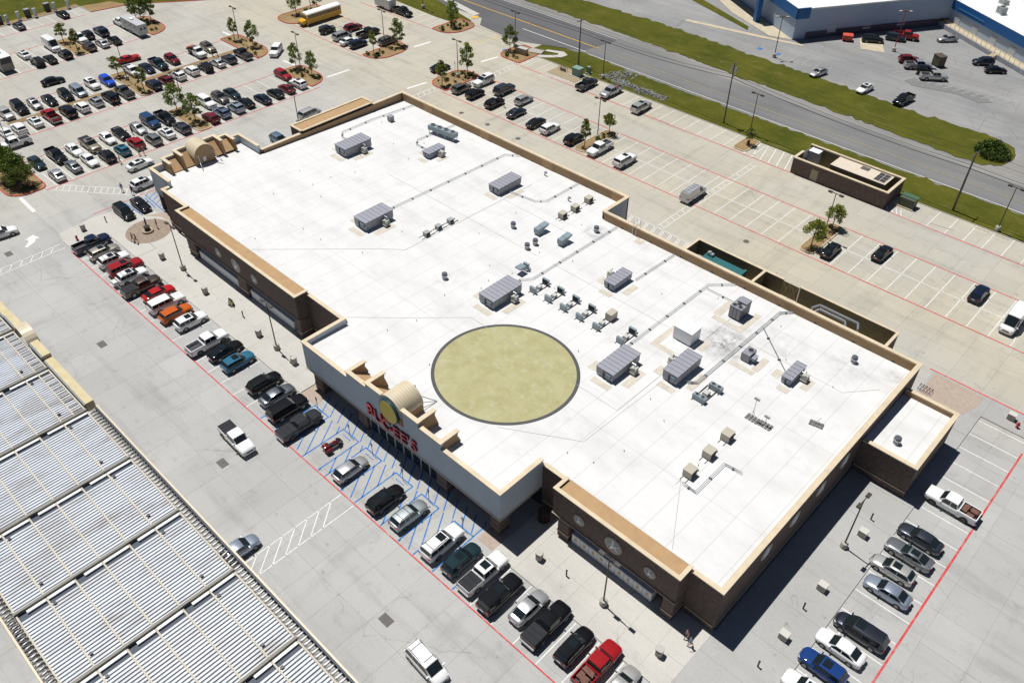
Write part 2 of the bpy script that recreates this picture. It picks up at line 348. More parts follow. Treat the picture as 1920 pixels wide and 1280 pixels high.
# ---- road, verges, far lot
def jag(poly, step=1.1, amp=.32, closed=True):
    rj = random.Random(len(poly)); out = []
    for i in range(len(poly) if closed else len(poly)-1):
        a = Vector(poly[i]); c = Vector(poly[(i+1) % len(poly)]); L = (c-a).length; n = max(1, min(160, int(L/step)))
        if min(a.x, c.x) < -250 and L > 300: n = 1
        for k in range(n): q = a.lerp(c, k/n); out.append((q.x+(rj.gauss(0, amp*.5) if k else 0), q.y+(rj.gauss(0, amp) if k else 0)))
    return out
MB().sheet([(-700, 139.25), (300, 139.25), (300, 149.5), (-700, 149.5)], -.06).build('verge_soil', M_GRASS, kind='structure')
MB().sheet([(-600, 147.6), (300, 147.6), (300, 160.9), (-600, 160.9)], -.02).build('road', M_ROAD, kind='structure')
rn = MB(); rn.sheet([(-600, 146.9), (-150, 147.2), (-147, 143.6), (-136, 142.6), (-132, 143.4), (-126, 146.2), (-119, 149.3), (-117, 160.7), (-600, 160.7)], .012); rn.build('road_resurfaced', M_ROADN, kind='structure')
MB().sheet([(-600, 160.6), (-117, 160.6), (-90, 159.6), (-34, 157.8), (-20, 158), (300, 158), (300, 175), (-27.2, 175), (-28.4, 168), (-29.2, 162.6), (-32, 160.2), (-36, 160.1), (-53, 161.0), (-78, 162.2), (-117, 164.0), (-600, 164)], -.008).build('shoulder', M_SHOULD, kind='structure')
MB().sheet(jag([(-250, 163.9), (-117, 163.9), (-78, 162.1), (-53, 161.2), (-36, 160.3), (-32, 160.4), (-29.4, 162.8), (-28.6, 167), (-30, 171.3), (-34, 173), (-52, 172.8), (-64, 173.8), (-85, 174.6), (-113, 175.8), (-141, 174.9), (-250, 176)]), .05).build('far_verge', M_GRASS, kind='structure')
MB().sheet([(-700, 156), (400, 156), (400, 420), (-700, 420)], -.05).build('far_lot', M_FARLOT, kind='structure')
fl = MB(); fl.sheet([(-113, 181.4), (-95, 184.9), (-84, 187.6), (-83.7, 188.6), (-96, 186.2), (-113, 182.9)], .004); fl.sheet([(-115, 200), (-107.8, 194.8), (-93, 187.8), (-87.2, 189.5), (-98, 195.4), (-112, 204)], .012)
fl.sheet([(-73.4, 195.8), (-68.4, 197.6), (-71.8, 203.5), (-76.5, 201.5)], .004); fl.build('concrete_apron', M_PINK if False else mat('pale_apron', (.50, .43, .31), .9, vary=.15, vscale=.7), kind='structure')
MB().sheet([(-120, 195), (-98.5, 187.2), (-99.6, 189.4), (-122, 199)], .02).build('far_verge', M_GRASS, kind='structure')
ng = MB()
ng.sheet([(-124.5, 139.36), (120, 139.35)]+jag([(120, 148.3), (-60, 148.0), (-99, 147.4), (-112, 148.2), (-118.5, 148.4)], closed=False)+[(-118.5, 148.4), (-121, 146.6)], .05)
ng.sheet([(-300, 140.3), (-176, 140.2), (-158.6, 139.7), (-150, 140.4), (-149.4, 142.4), (-150.6, 144.2), (-165, 147.5), (-300, 175)], .05)
ng.build('near_verge', M_GRASS, kind='structure')
MB().strip((-300, 171), (-152.5, 147.9), 1.9, .03).build('road_walk', M_WALK, kind='structure')
pw = MB(); pw.sheet([(-124.6, 138.6), (-122.0, 140.6), (-119.9, 142.9), (-119.7, 144.8), (-121.6, 145.6), (-125.2, 143.9), (-124.9, 142.9), (-121.8, 144.1), (-121.4, 143.2), (-123.2, 141.3), (-125.4, 139.8)], .062); pw.build('verge_path', M_WALK, kind='structure')
tg = MB(); tg.sheet([(-420, -60), (-228.0, -60), (-228.0, 80.9), (-222.3, 81.2), (-220.2, 91.4), (-214, 99.6), (-206, 111), (-195, 123), (-190, 150), (-215, 230), (-420, 330)], .05); tg.build('field_grass', M_GRASS, kind='structure')
MB().strip((-229.2, 55), (-229.2, 81), 2.2, .062).sheet([(-228, 81.1), (-222.3, 81.3), (-220.6, 90.2), (-226, 88)], .062).build('mulch_strip', M_MULCH, kind='structure')
# kerbs round the field and the lot edges
def kerb(name, pts, m, w=.18, h=.14, closed=False, parent=None):
    b = MB(); n = len(pts)
    for i in range(n if closed else n-1):
        a = Vector(pts[i]); c = Vector(pts[(i+1) % n]); d = (c-a).normalized(); a = a-d*.03; c = c+d*.03; q = Vector((-d.y, d.x))*w/2
        b.prism([tuple(a-q), tuple(c-q), tuple(c+q), tuple(a+q)], 0, h-.0007*(i % 5))
    return b.build(name, m, parent, kind=None if parent else 'structure')
M_REDK = mat('red_kerb_paint', (.50, .06, .05), .75, vary=.25, vscale=2.)
kerb('kerb', [(-222.3, 81.2), (-220.2, 91.4), (-214, 99.6), (-206, 111), (-195, 123), (-190, 150)], M_REDK, .25)
kerb('kerb', [(-228.0, 50), (-228, 80.9), (-222.3, 81.2)], M_PRECAST)
kerb('kerb', [(-124.4, 139.32), (-66, 139.32)], M_PRECAST, .16, .1); kerb('kerb', [(-38.4, 139.32), (120, 139.32)], M_PRECAST, .16, .1)
# ---- painted markings
wm, rm, bm, ym = MB(), MB(), MB(), MB()
ZM = .009
def wl_(a, b, w=.12): wm.strip(a, b, w, ZM)
def rl_(a, b, w=.17): rm.strip(a, b, w, ZM+.003)
def lines_x(off, x0, x1, ya, yb, skip=()):
    k = math.ceil((x0-off)/3.05)
    while off+3.05*k <= x1:
        x = off+3.05*k; k += 1
        if any(a < x < b for a, b in skip): continue
        wl_((x, ya), (x, yb))
def lines_y(off, y0, y1, xa, xb, skip=()):
    k = math.ceil((y0-off)/3.05)
    while off+3.05*k <= y1:
        y = off+3.05*k; k += 1
        if any(a < y < b for a, b in skip): continue
        wl_((xa, y), (xb, y))
rl_((-125, 31.2), (-6, 31.2), .16)
lines_x(.30, -124, -72, 31.3, 37.4); lines_x(1.51, -36.5, -8, 31.3, 37.4)
rl_((-1.45, 20), (-1.45, 92.3), .22); lines_y(2.71, 30, 95, -7.4, -1.6)
rl_((-15.9, 99.4), (-3, 99.3), .22); rl_((-3, 99.3), (25, 98.8), .22)
for x, y0, y1 in ((-146.2, 36.6, 95.0), (-158.7, 37.5, 93.6), (-168.2, 39.5, 94.3), (-183.2, 39.5, 94), (-197.8, 40, 84.4), (-210.2, 40, 84.4), (-221.5, 40, 79.3)): rl_((x, y0), (x, y1), .2)
SK = ((66.6, 69.5),)
lines_y(1.89, 37.5, 94, -146.3, -158.6, SK); lines_y(1.89, 40, 94, -168.3, -174.4, SK); lines_y(1.89, 40, 94, -176.8, -183.1, SK)
lines_y(1.89, 40, 84, -197.9, -210.1, SK); lines_y(1.89, 42, 80, -221.6, -227.8)
wl_((-204., 40), (-204., 66.3)); wl_((-204, 69.7), (-204, 84.3)); wl_((-152.5, 37.4), (-152.5, 66.2), .1); wl_((-152.5, 69.9), (-152.5, 93), .1)
rl_((-125.6, 133.05), (-56.3, 133.05), .2); rl_((-38.4, 133.0), (30, 132.6), .2)
for xa, xb in ((-126.4, -90.4), (-87.5, -43), (-40.4, 40)): rl_((xa, 123.2), (xb, 123.2), .2)
rl_((-126.2, 111.6), (40, 111.5), .2)
for xa, xb in ((-126.0, -90.5), (-87.4, -43.1), (-40.3, 40)): wl_((xa, 117.4), (xb, 117.4), .12)
lines_x(2.45, -125, 30, 111.75, 123.05, ((-91, -87), (-43.5, -40), (-64.5, -60.5)))
lines_x(2.60, -100, -63.5, 133.2, 139.2, ((-68.9, -66),)); lines_x(2.60, -35, 30, 133.1, 139.2); lines_x(2.60, -124, -117.8, 133.2, 139.2)
rl_((-179.3, 111.5), (-152.5, 111.5), .2); rl_((-177.2, 123.2), (-152.8, 123.2), .2); rl_((-180, 133.0), (-153.6, 133.6), .2)
lines_x(2.60, -176.5, -153.5, 111.6, 117.3); lines_x(2.60, -173, -153.5, 117.3, 123.1); lines_x(2.6, -176, -156, 133.3, 139.8); wl_((-176.5, 117.35), (-153, 117.35))
def ladder(a, b, w, step, lean=.6, lw=.12):
    a = Vector(a); b = Vector(b); d = (b-a).normalized(); n = Vector((-d.y, d.x))
    wl_(a+n*w/2, b+n*w/2, lw); wl_(a-n*w/2, b-n*w/2, lw); L = (b-a).length; t = .3
    while t+lean < L: wl_(a+d*t-n*w/2, a+d*(t+lean)+n*w/2, lw); t += step
ladder((-54.85, 16.5), (-54.85, 31.0), 2.3, 1.65, 2.9); ladder((-62.5, 102), (-62.5, 131), 1.15, 1.55, .2); ladder((-127.6, 14), (-127.6, 31.0), 1.5, 1.6, 1.1)
ladder((-145.8, 38.2), (-132.9, 48.2), 1.9, 1.15, -.5); ladder((-124.2, 123.4), (-124.2, 139), 1.6, 1.5, .9); ladder((-128.2, 97.2), (-128.2, 112.2), 1.6, 1.5, .9)
ladder((-117.2, 132.5), (-109.6, 135.5), 1.0, 1.05, .1); ladder((-148.3, 32.9), (-158.2, 39.0), 1.6, 1.2, .8)
x = -72.
while x < -54: wl_((x, 98.0), (x-.9, 101.7), .13); wl_((x+.35, 98.0), (x-.55, 101.7), .13); x += 1.6
wl_((-74, 101.75), (-55, 101.4))
for x in (-66, -64.3, -62.6, -60.9, -59.2, -57.5): wl_((x, 133.3), (x-1.6, 139.1), .16)
wl_((-66.3, 133.2), (-66.4, 139.2))
for x in (-37.7, -36.9, -36.1, -35.3): wl_((x, 133.3), (x-.8, 134.9), .14)
wl_((-34.05, 133.1), (-34.05, 139)); 
for a, b in (((-146.9, 32.3), (-140.7, 32.1)), ((-163.3, 97.6), (-158.2, 98)), ((-149.2, 99.1), (-148.8, 104.9)), ((-132.5, 107.5), (-131.8, 112.4)), ((-148.3, 123.2), (-147.8, 128.1)), ((-131.2, 128.3), (-130.4, 132.8)), ((-214.4, 86.7), (-210.1, 87.2)), ((-187.7, 97.2), (-182.2, 97.4))): wl_(a, b, .6)
# right-turn arrow
wm.sheet([(-131.55, 26.6), (-131.2, 26.9), (-131.9, 28.4), (-132.7, 28.9), (-132.4, 29.4), (-134.1, 29.0), (-133.5, 27.3), (-133.1, 27.9), (-132.2, 27.3)], ZM)
# access bays, blue
def bl(a, b, w=.17): bm.strip(a, b, w, ZM+.002)
for a, b in ((-69.85, -66.95), (-63.95, -60.9), (-59.55, -56.55), (-53.95, -50.95), (-49.4, -46.45), (-43.9, -40.85)):
    bl((a, 31.35), (a, 37.5)); bl((b, 31.35), (b, 37.5)); bl((a, 37.5), (b, 37.5))
    for q in range(5): bm.strip((a+.75+q*.3, 36.9), (a+.95+q*.3, 36.9), .16, ZM+.002)
bl((-72.9, 31.35), (-72.9, 36.5)); bl((-37.75, 31.35), (-37.75, 36.9)); bl((-70.1, 37.5), (-70.1, 39.2)); bl((-40.9, 37.5), (-40.9, 39.2)); bl((-72.9, 37.3), (-69.9, 38.7)) if False else None
def hatch(x0, x1, y0, y1, step=1.5, sl=(-2.3, 3.56)):
    c = x0-abs(sl[0])/sl[1]*(y1-y0)*0
    x = x0+.2
    while x < x1+(y1-y0)*abs(sl[0])/sl[1]:
        pts = []
        for t in (0, 1):
            pass
        # line from (x, y0) going up-left; clip to [x0, x1]
        k = sl[0]/sl[1]; ya, yb = y0, y1
        if x > x1: ya = y0+(x1-x)/k
        xe = x+k*(yb-y0)
        if xe < x0: yb = y0+(x0-x)/k
        if yb-ya > .25 and ya < y1: bl((x+k*(ya-y0), ya), (x+k*(yb-y0), yb), .15)
        x += step
for a, b in ((-66.95, -63.95), (-60.9, -59.55), (-56.55, -53.95), (-50.95, -49.4), (-46.45, -43.9)): hatch(a, b, 31.45, 37.45)
hatch(-70.0, -40.9, 37.6, 39.9, 1.5)
bl((-132.6, 47.7), (-125, 47.3)); bl((-132.6, 50.2), (-125.5, 50.2)); hatch(-132.4, -125.2, 47.7, 50.1, 1.2); bl((-132.4, 44), (-126.8, 44.2)); bl((-131.6, 47.2), (-127.5, 46.9))
rl_((-133.0, 38.5), (-133.0, 55), .16)
for a, b in (((-131.3, 138.5), (-134.6, 130.2)),): bm.strip(a, (a[0]-1, a[1]-2.2), .7, ZM)
for x, y in ((-91.0, 178.9), (-86.4, 179.2)): bm.sheet([(x, y), (x+1.1, y-.3), (x+1.3, y+.8), (x+.2, y+1.1)], .012)
# road lines
wm.strip((-600, 160.2), (-117.2, 160.2), .16, .022); wm.strip((-138, 149.3), (-118, 149.3), .2, .022); wm.strip((-117, 148.7), (200, 148.4), .14, -.004); wm.strip((-600, 156.4), (-152, 156.6), .14, .022)
for y, zz, x0, x1 in ((152.75, .022, -600, -117.1), (152.95, .022, -600, -117.1)): ym.strip((x0, y), (x1, y), .12, zz)
mf = mat('faded_yellow_paint', (.33, .28, .17), .8, vary=.3, vscale=2)
fy = MB(); fy.strip((-117, 152.5), (200, 151.6), .12, -.006); fy.strip((-117, 152.75), (200, 151.85), .12, -.006); fy.strip((-30.8, 134.5), (-27, 135.1), .2, ZM); fy.strip((-24.9, 138.6), (-22.6, 138.6), .2, ZM); fy.strip((-21.8, 138.7), (-19.5, 138.7), .2, ZM); fy.build('faded_yellow_marking', mf, kind='structure')
ym.strip((-141.5, 131.6), (-138.0, 142.4), .16, ZM); ym.sheet([(-152.6, 146), (-151.4, 145.2), (-150.6, 146.8), (-151.8, 147.6)], .07)
wfl = MB()                                     # faded stall lines of the old lot, turned with its building
for k in range(14):
    c = Vector((-64.+k*1.9, 187.6+k*.1)); wfl.strip(c, c+Vector((1.6, 3.4)), .12, .006)
for k in range(9):
    c = Vector((-96.+k*2.9, 178.8-k*.22)); wfl.strip(c, c+Vector((-.4, 4.6)), .1, .006)
for k in range(6): wfl.strip((-36+k*.8, 172.5+k*.9), (-31+k*.8, 175.5+k*.9), .12, .006)
wfl.build('faded_white_marking', mat('faded_white_paint', (.50, .50, .48), .8, vary=.25, vscale=1.5), kind='structure')
ptc = MB(); ptc.sheet([(-58.6, 186.3), (-56, 184.9), (-47.6, 187.3), (-42.4, 186.4), (-40.6, 188.6), (-42.8, 190.6), (-50, 190.2), (-57.2, 188.8)], -.006); ptc.sheet([(-88.5, 153.8), (-86.2, 153.9), (-85.4, 156.3), (-87.8, 156.2)], -.012)
ptc.build('asphalt_patch', mat('asphalt_patch', (.19, .19, .185), .9, vary=.15, vscale=2), kind='structure')
wm.build('white_marking', M_LINE, kind='structure'); rm.build('red_marking', M_RED, kind='structure'); bm.build('blue_marking', M_BLUE, kind='structure'); ym.build('yellow_marking', M_YEL, kind='structure')
# drains and manholes let into the paving
for i, (x, y) in enumerate(((-131.5, 24.1), (-100.6, 24.2), (-69.9, 24.1), (-40.0, 24.35))):
    g = empty('drain_grate', (x, y, 0), 0, ['square drain grate by the turn arrow', 'square drain grate across from the white pickup in the front row', 'square drain grate below the white pickup in the drive lane', 'square drain grate below the white crosswalk'][i], 'drain', 'drain grates in the drive lane')
    MB().box(-.72, -.5, -.01, .72, .5, .008).build('frame', mat('grate_iron', (.10, .095, .09), .8), g)
    for k in range(2):
        b = MB()
        for q in range(9): b.box(-.68+.7*k, -.46+q*.105, .008, -.03+.7*k, -.40+q*.105, .02)
        b.build('grate_panel', mat('grate_bar', (.15, .14, .13), .8), g)
for i, (x, y) in enumerate(((-50.05, 108.3), (-100.4, 107.8), (-108.7, 107.8), (-116.1, 107.7))):
    g = empty('manhole_cover', (x, y, 0), 0, 'round iron manhole cover in the rear drive, '+['near the green compactor', 'nearest the row of parked cars\' end', 'middle of three', 'farthest of three'][i] if i != 1 else 'round iron manhole cover in the rear drive, nearest of three', 'manhole', 'manhole covers in the rear drive')
    MB().lathe([(.52, -.02), (.52, .006)], 20, m=0).build('ring', mat('iron_ring', (.16, .14, .12), .8), g); MB().lathe([(.40, .006), (.40, .012)], 20).build('lid', mat('iron_lid', (.10, .085, .075), .8), g)
# ------------------------------------------------------------------ the store
BZ = 7.0
def dz(x, y): return 6.75-(y-46)*.025
OUT = [(-120.3, 46.0), (-15.5, 46.0), (-15.5, 90.5), (-65.5, 90.5), (-65.5, 96.3), (-120.3, 96.3)]
store = empty('store_building', (-68, 68, 0), 0, 'large brown brick store with a white flat roof', 'store')
SO = Vector((-68, 68, 0))
def sp(b, name, m, **k):           # a store part: geometry given in world metres
    b.v = [(x-SO.x, y-SO.y, z) for x, y, z in b.v]; return b.build(name, m, store, **k)
def wall(x0, y0, x1, y1, z0=0., z1=6.86, name='wall', m=None): return sp(MB().box(x0, y0, z0, x1, y1, z1), name, m or M_BRICK)
# outer brick walls with a tan lining above the roof
wall(-120.3, 46.0, -73.2, 46.35); wall(-38.5, 46.0, -15.5, 46.35)
wall(-15.85, 46.353, -15.5, 90.15); wall(-65.5, 90.15, -15.5, 90.5)
wall(-65.85, 90.5, -65.5, 95.95, 3.2, 6.86, m=M_GREY); wall(-65.85, 90.5, -65.5, 95.95, 0, 3.197, m=mat('brown_base', (.15, .11, .07), .9))
wall(-120.3, 95.95, -65.5, 96.3); wall(-120.3, 64.3, -119.95, 95.947); wall(-120.3, 46.353, -119.95, 47.4)
def lining(x0, y0, x1, y1): sp(MB().prism([(x0, y0), (x1, y0), (x1, y1), (x0, y1)], 4.9, 6.855), 'parapet_lining', M_BROWN)
lining(-65.4, 89.98, -16.05, 90.145); lining(-119.75, 95.78, -66.05, 95.945); lining(-66.02, 90.3, -65.856, 95.7); lining(-119.94, 64.8, -119.8, 95.6)
lining(-16.03, 46.5, -15.856, 89.9); lining(-119.94, 46.36, -119.8, 47.3)
# metal panel joints of the lining: alternate, slightly paler sheets
for k in range(11):
    x = -118.5+k*5.0
    if k % 3 == 1: sp(MB().box(x, 95.74, 5.5, x+2.2, 95.779, 6.85), 'lining_panel', mat('lining_panel', (.45, .29, .15), .9))
def coping(x0, y0, x1, y1, z=BZ, name='coping'):
    return sp(MB().box(x0, y0, z-.14, x1, y1, z), name, M_COPING)
coping(-120.42, 45.88, -112.2, 46.42); coping(-81.4, 45.88, -73.3, 46.42); coping(-38.4, 45.88, -35.3, 46.42); coping(-19.1, 45.88, -15.38, 46.42)
coping(-15.97, 46.422, -15.38, 90.62); coping(-66.0, 90.05, -15.972, 90.62); coping(-66.0, 90.622, -65.4, 96.42); coping(-120.42, 95.85, -66.002, 96.42)
coping(-120.42, 64.5, -119.8, 72.6); coping(-120.42, 88.9, -119.8, 95.848); coping(-120.42, 46.422, -119.8, 47.3)
# white roof deck, falling to the rear
rd = MB()
P = [(-119.8, 46.3), (-16., 46.3), (-16., 90.1), (-65.9, 90.1), (-65.9, 95.8), (-119.8, 95.8)]
rd.add([(x, y, dz(x, y)) for x, y in P], [tuple(range(6))])
rd.add([(x, y, dz(x, y)) for x, y in ((-72.9, 39.6), (-38.8, 39.6), (-38.8, 46.3), (-72.9, 46.3))], [(0, 1, 2, 3)])
rd.add([(x, y, dz(x, y)) for x, y in ((-126.3, 47.6), (-119.8, 47.6), (-119.8, 64.2), (-126.3, 64.2))], [(0, 1, 2, 3)])
sp(rd, 'roof_deck', M_ROOF)
# raised creases of the membrane
for pts in ([(-96, 46.9), (-83, 60.5), (-80.5, 62.6), (-80.5, 90)], [(-74, 46.8), (-68.5, 52.2), (-62.5, 58.4), (-38, 58.4), (-38, 86)], [(-46, 46.6), (-37.6, 51.8), (-37.2, 67.5)], [(-22, 46.9), (-26.6, 55), (-26.6, 54)], [(-63, 75.4), (-36, 75.4)], [(-100, 75.3), (-66, 75.3)], [(-80.4, 83.2), (-66, 83.2)], [(-17.5, 84), (-20.5, 80.2), (-36, 80.2)]):
    b = MB()
    for a, c in zip(pts, pts[1:]):
        b.rod((a[0], a[1], dz(*a)+.004), (c[0], c[1], dz(*c)+.004), .03, n=5)
    sp(b, 'membrane_crease', mat('crease', (.42, .39, .33), .8))
# ---- roof emblem: olive disc with a dark ring
ec = (-51.9, 54.05)
def disc(r0, r1, dzz, n=96, seg=None):
    vs_ = []; fs = []
    for i in range(n):
        a = 2*math.pi*i/n
        for r in (r0, r1): x, y = ec[0]+r*math.cos(a), ec[1]+r*math.sin(a); vs_.append((x, y, dz(x, y)+dzz))
    for i in range(n): j = (i+1) % n; fs.append((2*i, 2*i+1, 2*j+1, 2*j))
    return MB().add(vs_, fs)
m, nt, b_ = _new('emblem_olive'); g = N(nt); p = g.pos()
cc = g.mix(g.rng(g.noise(p, .5, 8, .7), .3, .7, 0, 1), (.33, .305, .135), (.43, .405, .22)); cc = g.mix(g.rng(g.noise(p, 1.1, 6, .7), .52, .7, 0, .6), cc, (.48, .465, .34))
x_, y_, z_ = g.xyz(p)
for co, per, w_ in ((x_, 3.05, .010), (y_, 5.1, .007)):
    fr_ = g.m('FRACT', g.m('DIVIDE', g.m('ADD', co, 500), per)); cc = g.mix(g.rng(g.m('ABSOLUTE', g.m('SUBTRACT', fr_, .5)), 0, w_, .6, 0), cc, (.24, .22, .12))
cc = g.mix(g.rng(g.noise(p, 3.5, 5, .75), .6, .72, 0, .5), cc, (.27, .25, .13))
nt.links.new(cc, b_.inputs['Base Color']); b_.inputs['Roughness'].default_value = .8; M_OLIVE = m
sp(disc(.0, 8.72, .012), 'emblem_disc', M_OLIVE); sp(disc(8.72, 9.16, .018), 'emblem_ring', mat('emblem_ring', (.075, .075, .075), .8, vary=.1))
# ---- front panels with star medallions over the ice lockers
def star(x, z, r, y=44.1):
    med = sp(MB().rod((x, y+.02, z), (x, y-.07, z), r, n=36, smooth=False), 'medallion', mat('medallion', (.40, .37, .31), .8))
    b = MB(); pts = []
    for k in range(10):
        a = math.pi/2+k*math.pi/5+.15; q = r*.86 if k % 2 == 0 else r*.30; pts.append((x+q*math.cos(a)-SO.x, y-.075-SO.y, z+q*math.sin(a)))
    c = len(pts); pts.append((x-SO.x, y-.25-SO.y, z)); b.add(pts, [(c, (k+1) % 10, k) for k in range(10)])
    b.build('star', mat('star_metal', (.85, .86, .84), .45, .0), med)
def front_panel(x0, x1, pillars, stars):
    wall(x0+.1, 44.1, x1-.1, 44.4, 3.42, 7.38, 'panel_wall'); wall(x0+.1, 44.403, x1-.1, 45.95, 3.42, 7.09, 'panel_wall')
    for xx in (x0+.1, x1-.4): wall(xx, 44.403, xx+.3, 46.15, 7.1, 7.38, 'panel_wall')
    sp(MB().box(x0, 43.98, 3.3, x1, 44.35, 3.417), 'ledge', mat('ledge_stone', (.36, .31, .24), .8))
    for a, c in pillars:
        wall(a, 44.12, c, 45.9, .12, 3.297, 'pillar'); sp(MB().box(a-.06, 44.03, 1.0, c+.06, 45.93, 1.12), 'pillar_band', M_COPING)
    coping(x0, 43.96, x1, 44.42, 7.52); coping(x0, 44.422, x0+.45, 46.2, 7.52); coping(x1-.45, 44.422, x1, 46.2, 7.52)
    sp(MB().box(x0+.45, 44.42, 7.10, x1-.45, 46.3, 7.2), 'panel_roof', M_TAN)
    for x, z, r in stars: star(x, z, r)
    n = int((x1-x0)/4)
    for k in range(n): sp(MB().box(x0+3+k*4.0, 44.5, 3.1, x0+3.35+k*4.0, 44.9, 3.297), 'downlight', M_DARK)
front_panel(-112.3, -81.4, ((-111.4, -108.95), (-97.1, -94.8), (-82.6, -81.5)), ((-101.2, 5.1, .78), (-96.5, 5.1, 1.12), (-91.8, 5.1, .78)))
front_panel(-35.3, -19.1, ((-34.4, -32.9), (-20.5, -19.2)), ((-31.6, 5.2, .72), (-27.05, 5.2, 1.1), (-22.45, 5.2, .72)))
for x0, x1 in ((-120.2, -113),): sp(MB().box(x0, 45.9, 1.0, x1, 45.997, 1.12), 'pillar_band', M_COPING)
for x0, x1 in ((-18.9, -15.6), (-81., -73.6), (-38.2, -35.6)): sp(MB().box(x0, 45.9, 1.0, x1, 45.997, 1.12), 'wall_band', M_COPING)
sp(MB().box(-15.497, 46.1, 1.0, -15.40, 75.2, 1.12), 'wall_band', M_COPING)
for y in (54.5, 60.2, 65.9, 71.4):          # medallions on the side wall
    r = 1.05; md = sp(MB().rod((-15.52, y, 4.9), (-15.42, y, 4.9), r, n=36, smooth=False), 'medallion', MATS['medallion'])
    b = MB(); pts = []
    for k in range(10):
        a = math.pi/2+k*math.pi/5; q = r*.86 if k % 2 == 0 else r*.30; pts.append((-15.415-SO.x, y+q*math.cos(a)-SO.y, 4.9+q*math.sin(a)))
    pts.append((-15.24-SO.x, y-SO.y, 4.9)); b.add(pts, [(10, k, (k+1) % 10) for k in range(10)]); b.build('star', MATS['star_metal'], md)
# low wing on the side wall
wall(-15.497, 75.5, -9.0, 75.85, 0, 5.06); wall(-9.35, 75.853, -9.0, 87.0, 0, 5.06); wall(-15.497, 87.003, -9.0, 87.35, 0, 5.06)
sp(MB().add([(-15.49, 75.8, 4.75), (-9.3, 75.8, 4.75), (-9.3, 87.05, 4.45), (-15.49, 87.05, 4.45)], [(0, 1, 2, 3)]), 'wing_roof', M_ROOF)
sp(MB().box(-15.4, 86.85, 4.3, -9.5, 87.0, 5.055), 'parapet_lining', M_BROWN)
coping(-15.37, 75.4, -8.9, 75.95, 5.2); coping(-9.45, 75.952, -8.9, 86.9, 5.2); coping(-15.37, 86.902, -8.9, 87.45, 5.2)
sp(MB().box(-15.3, 75.41, 1.0, -9.02, 75.497, 1.12), 'wall_band', M_COPING)
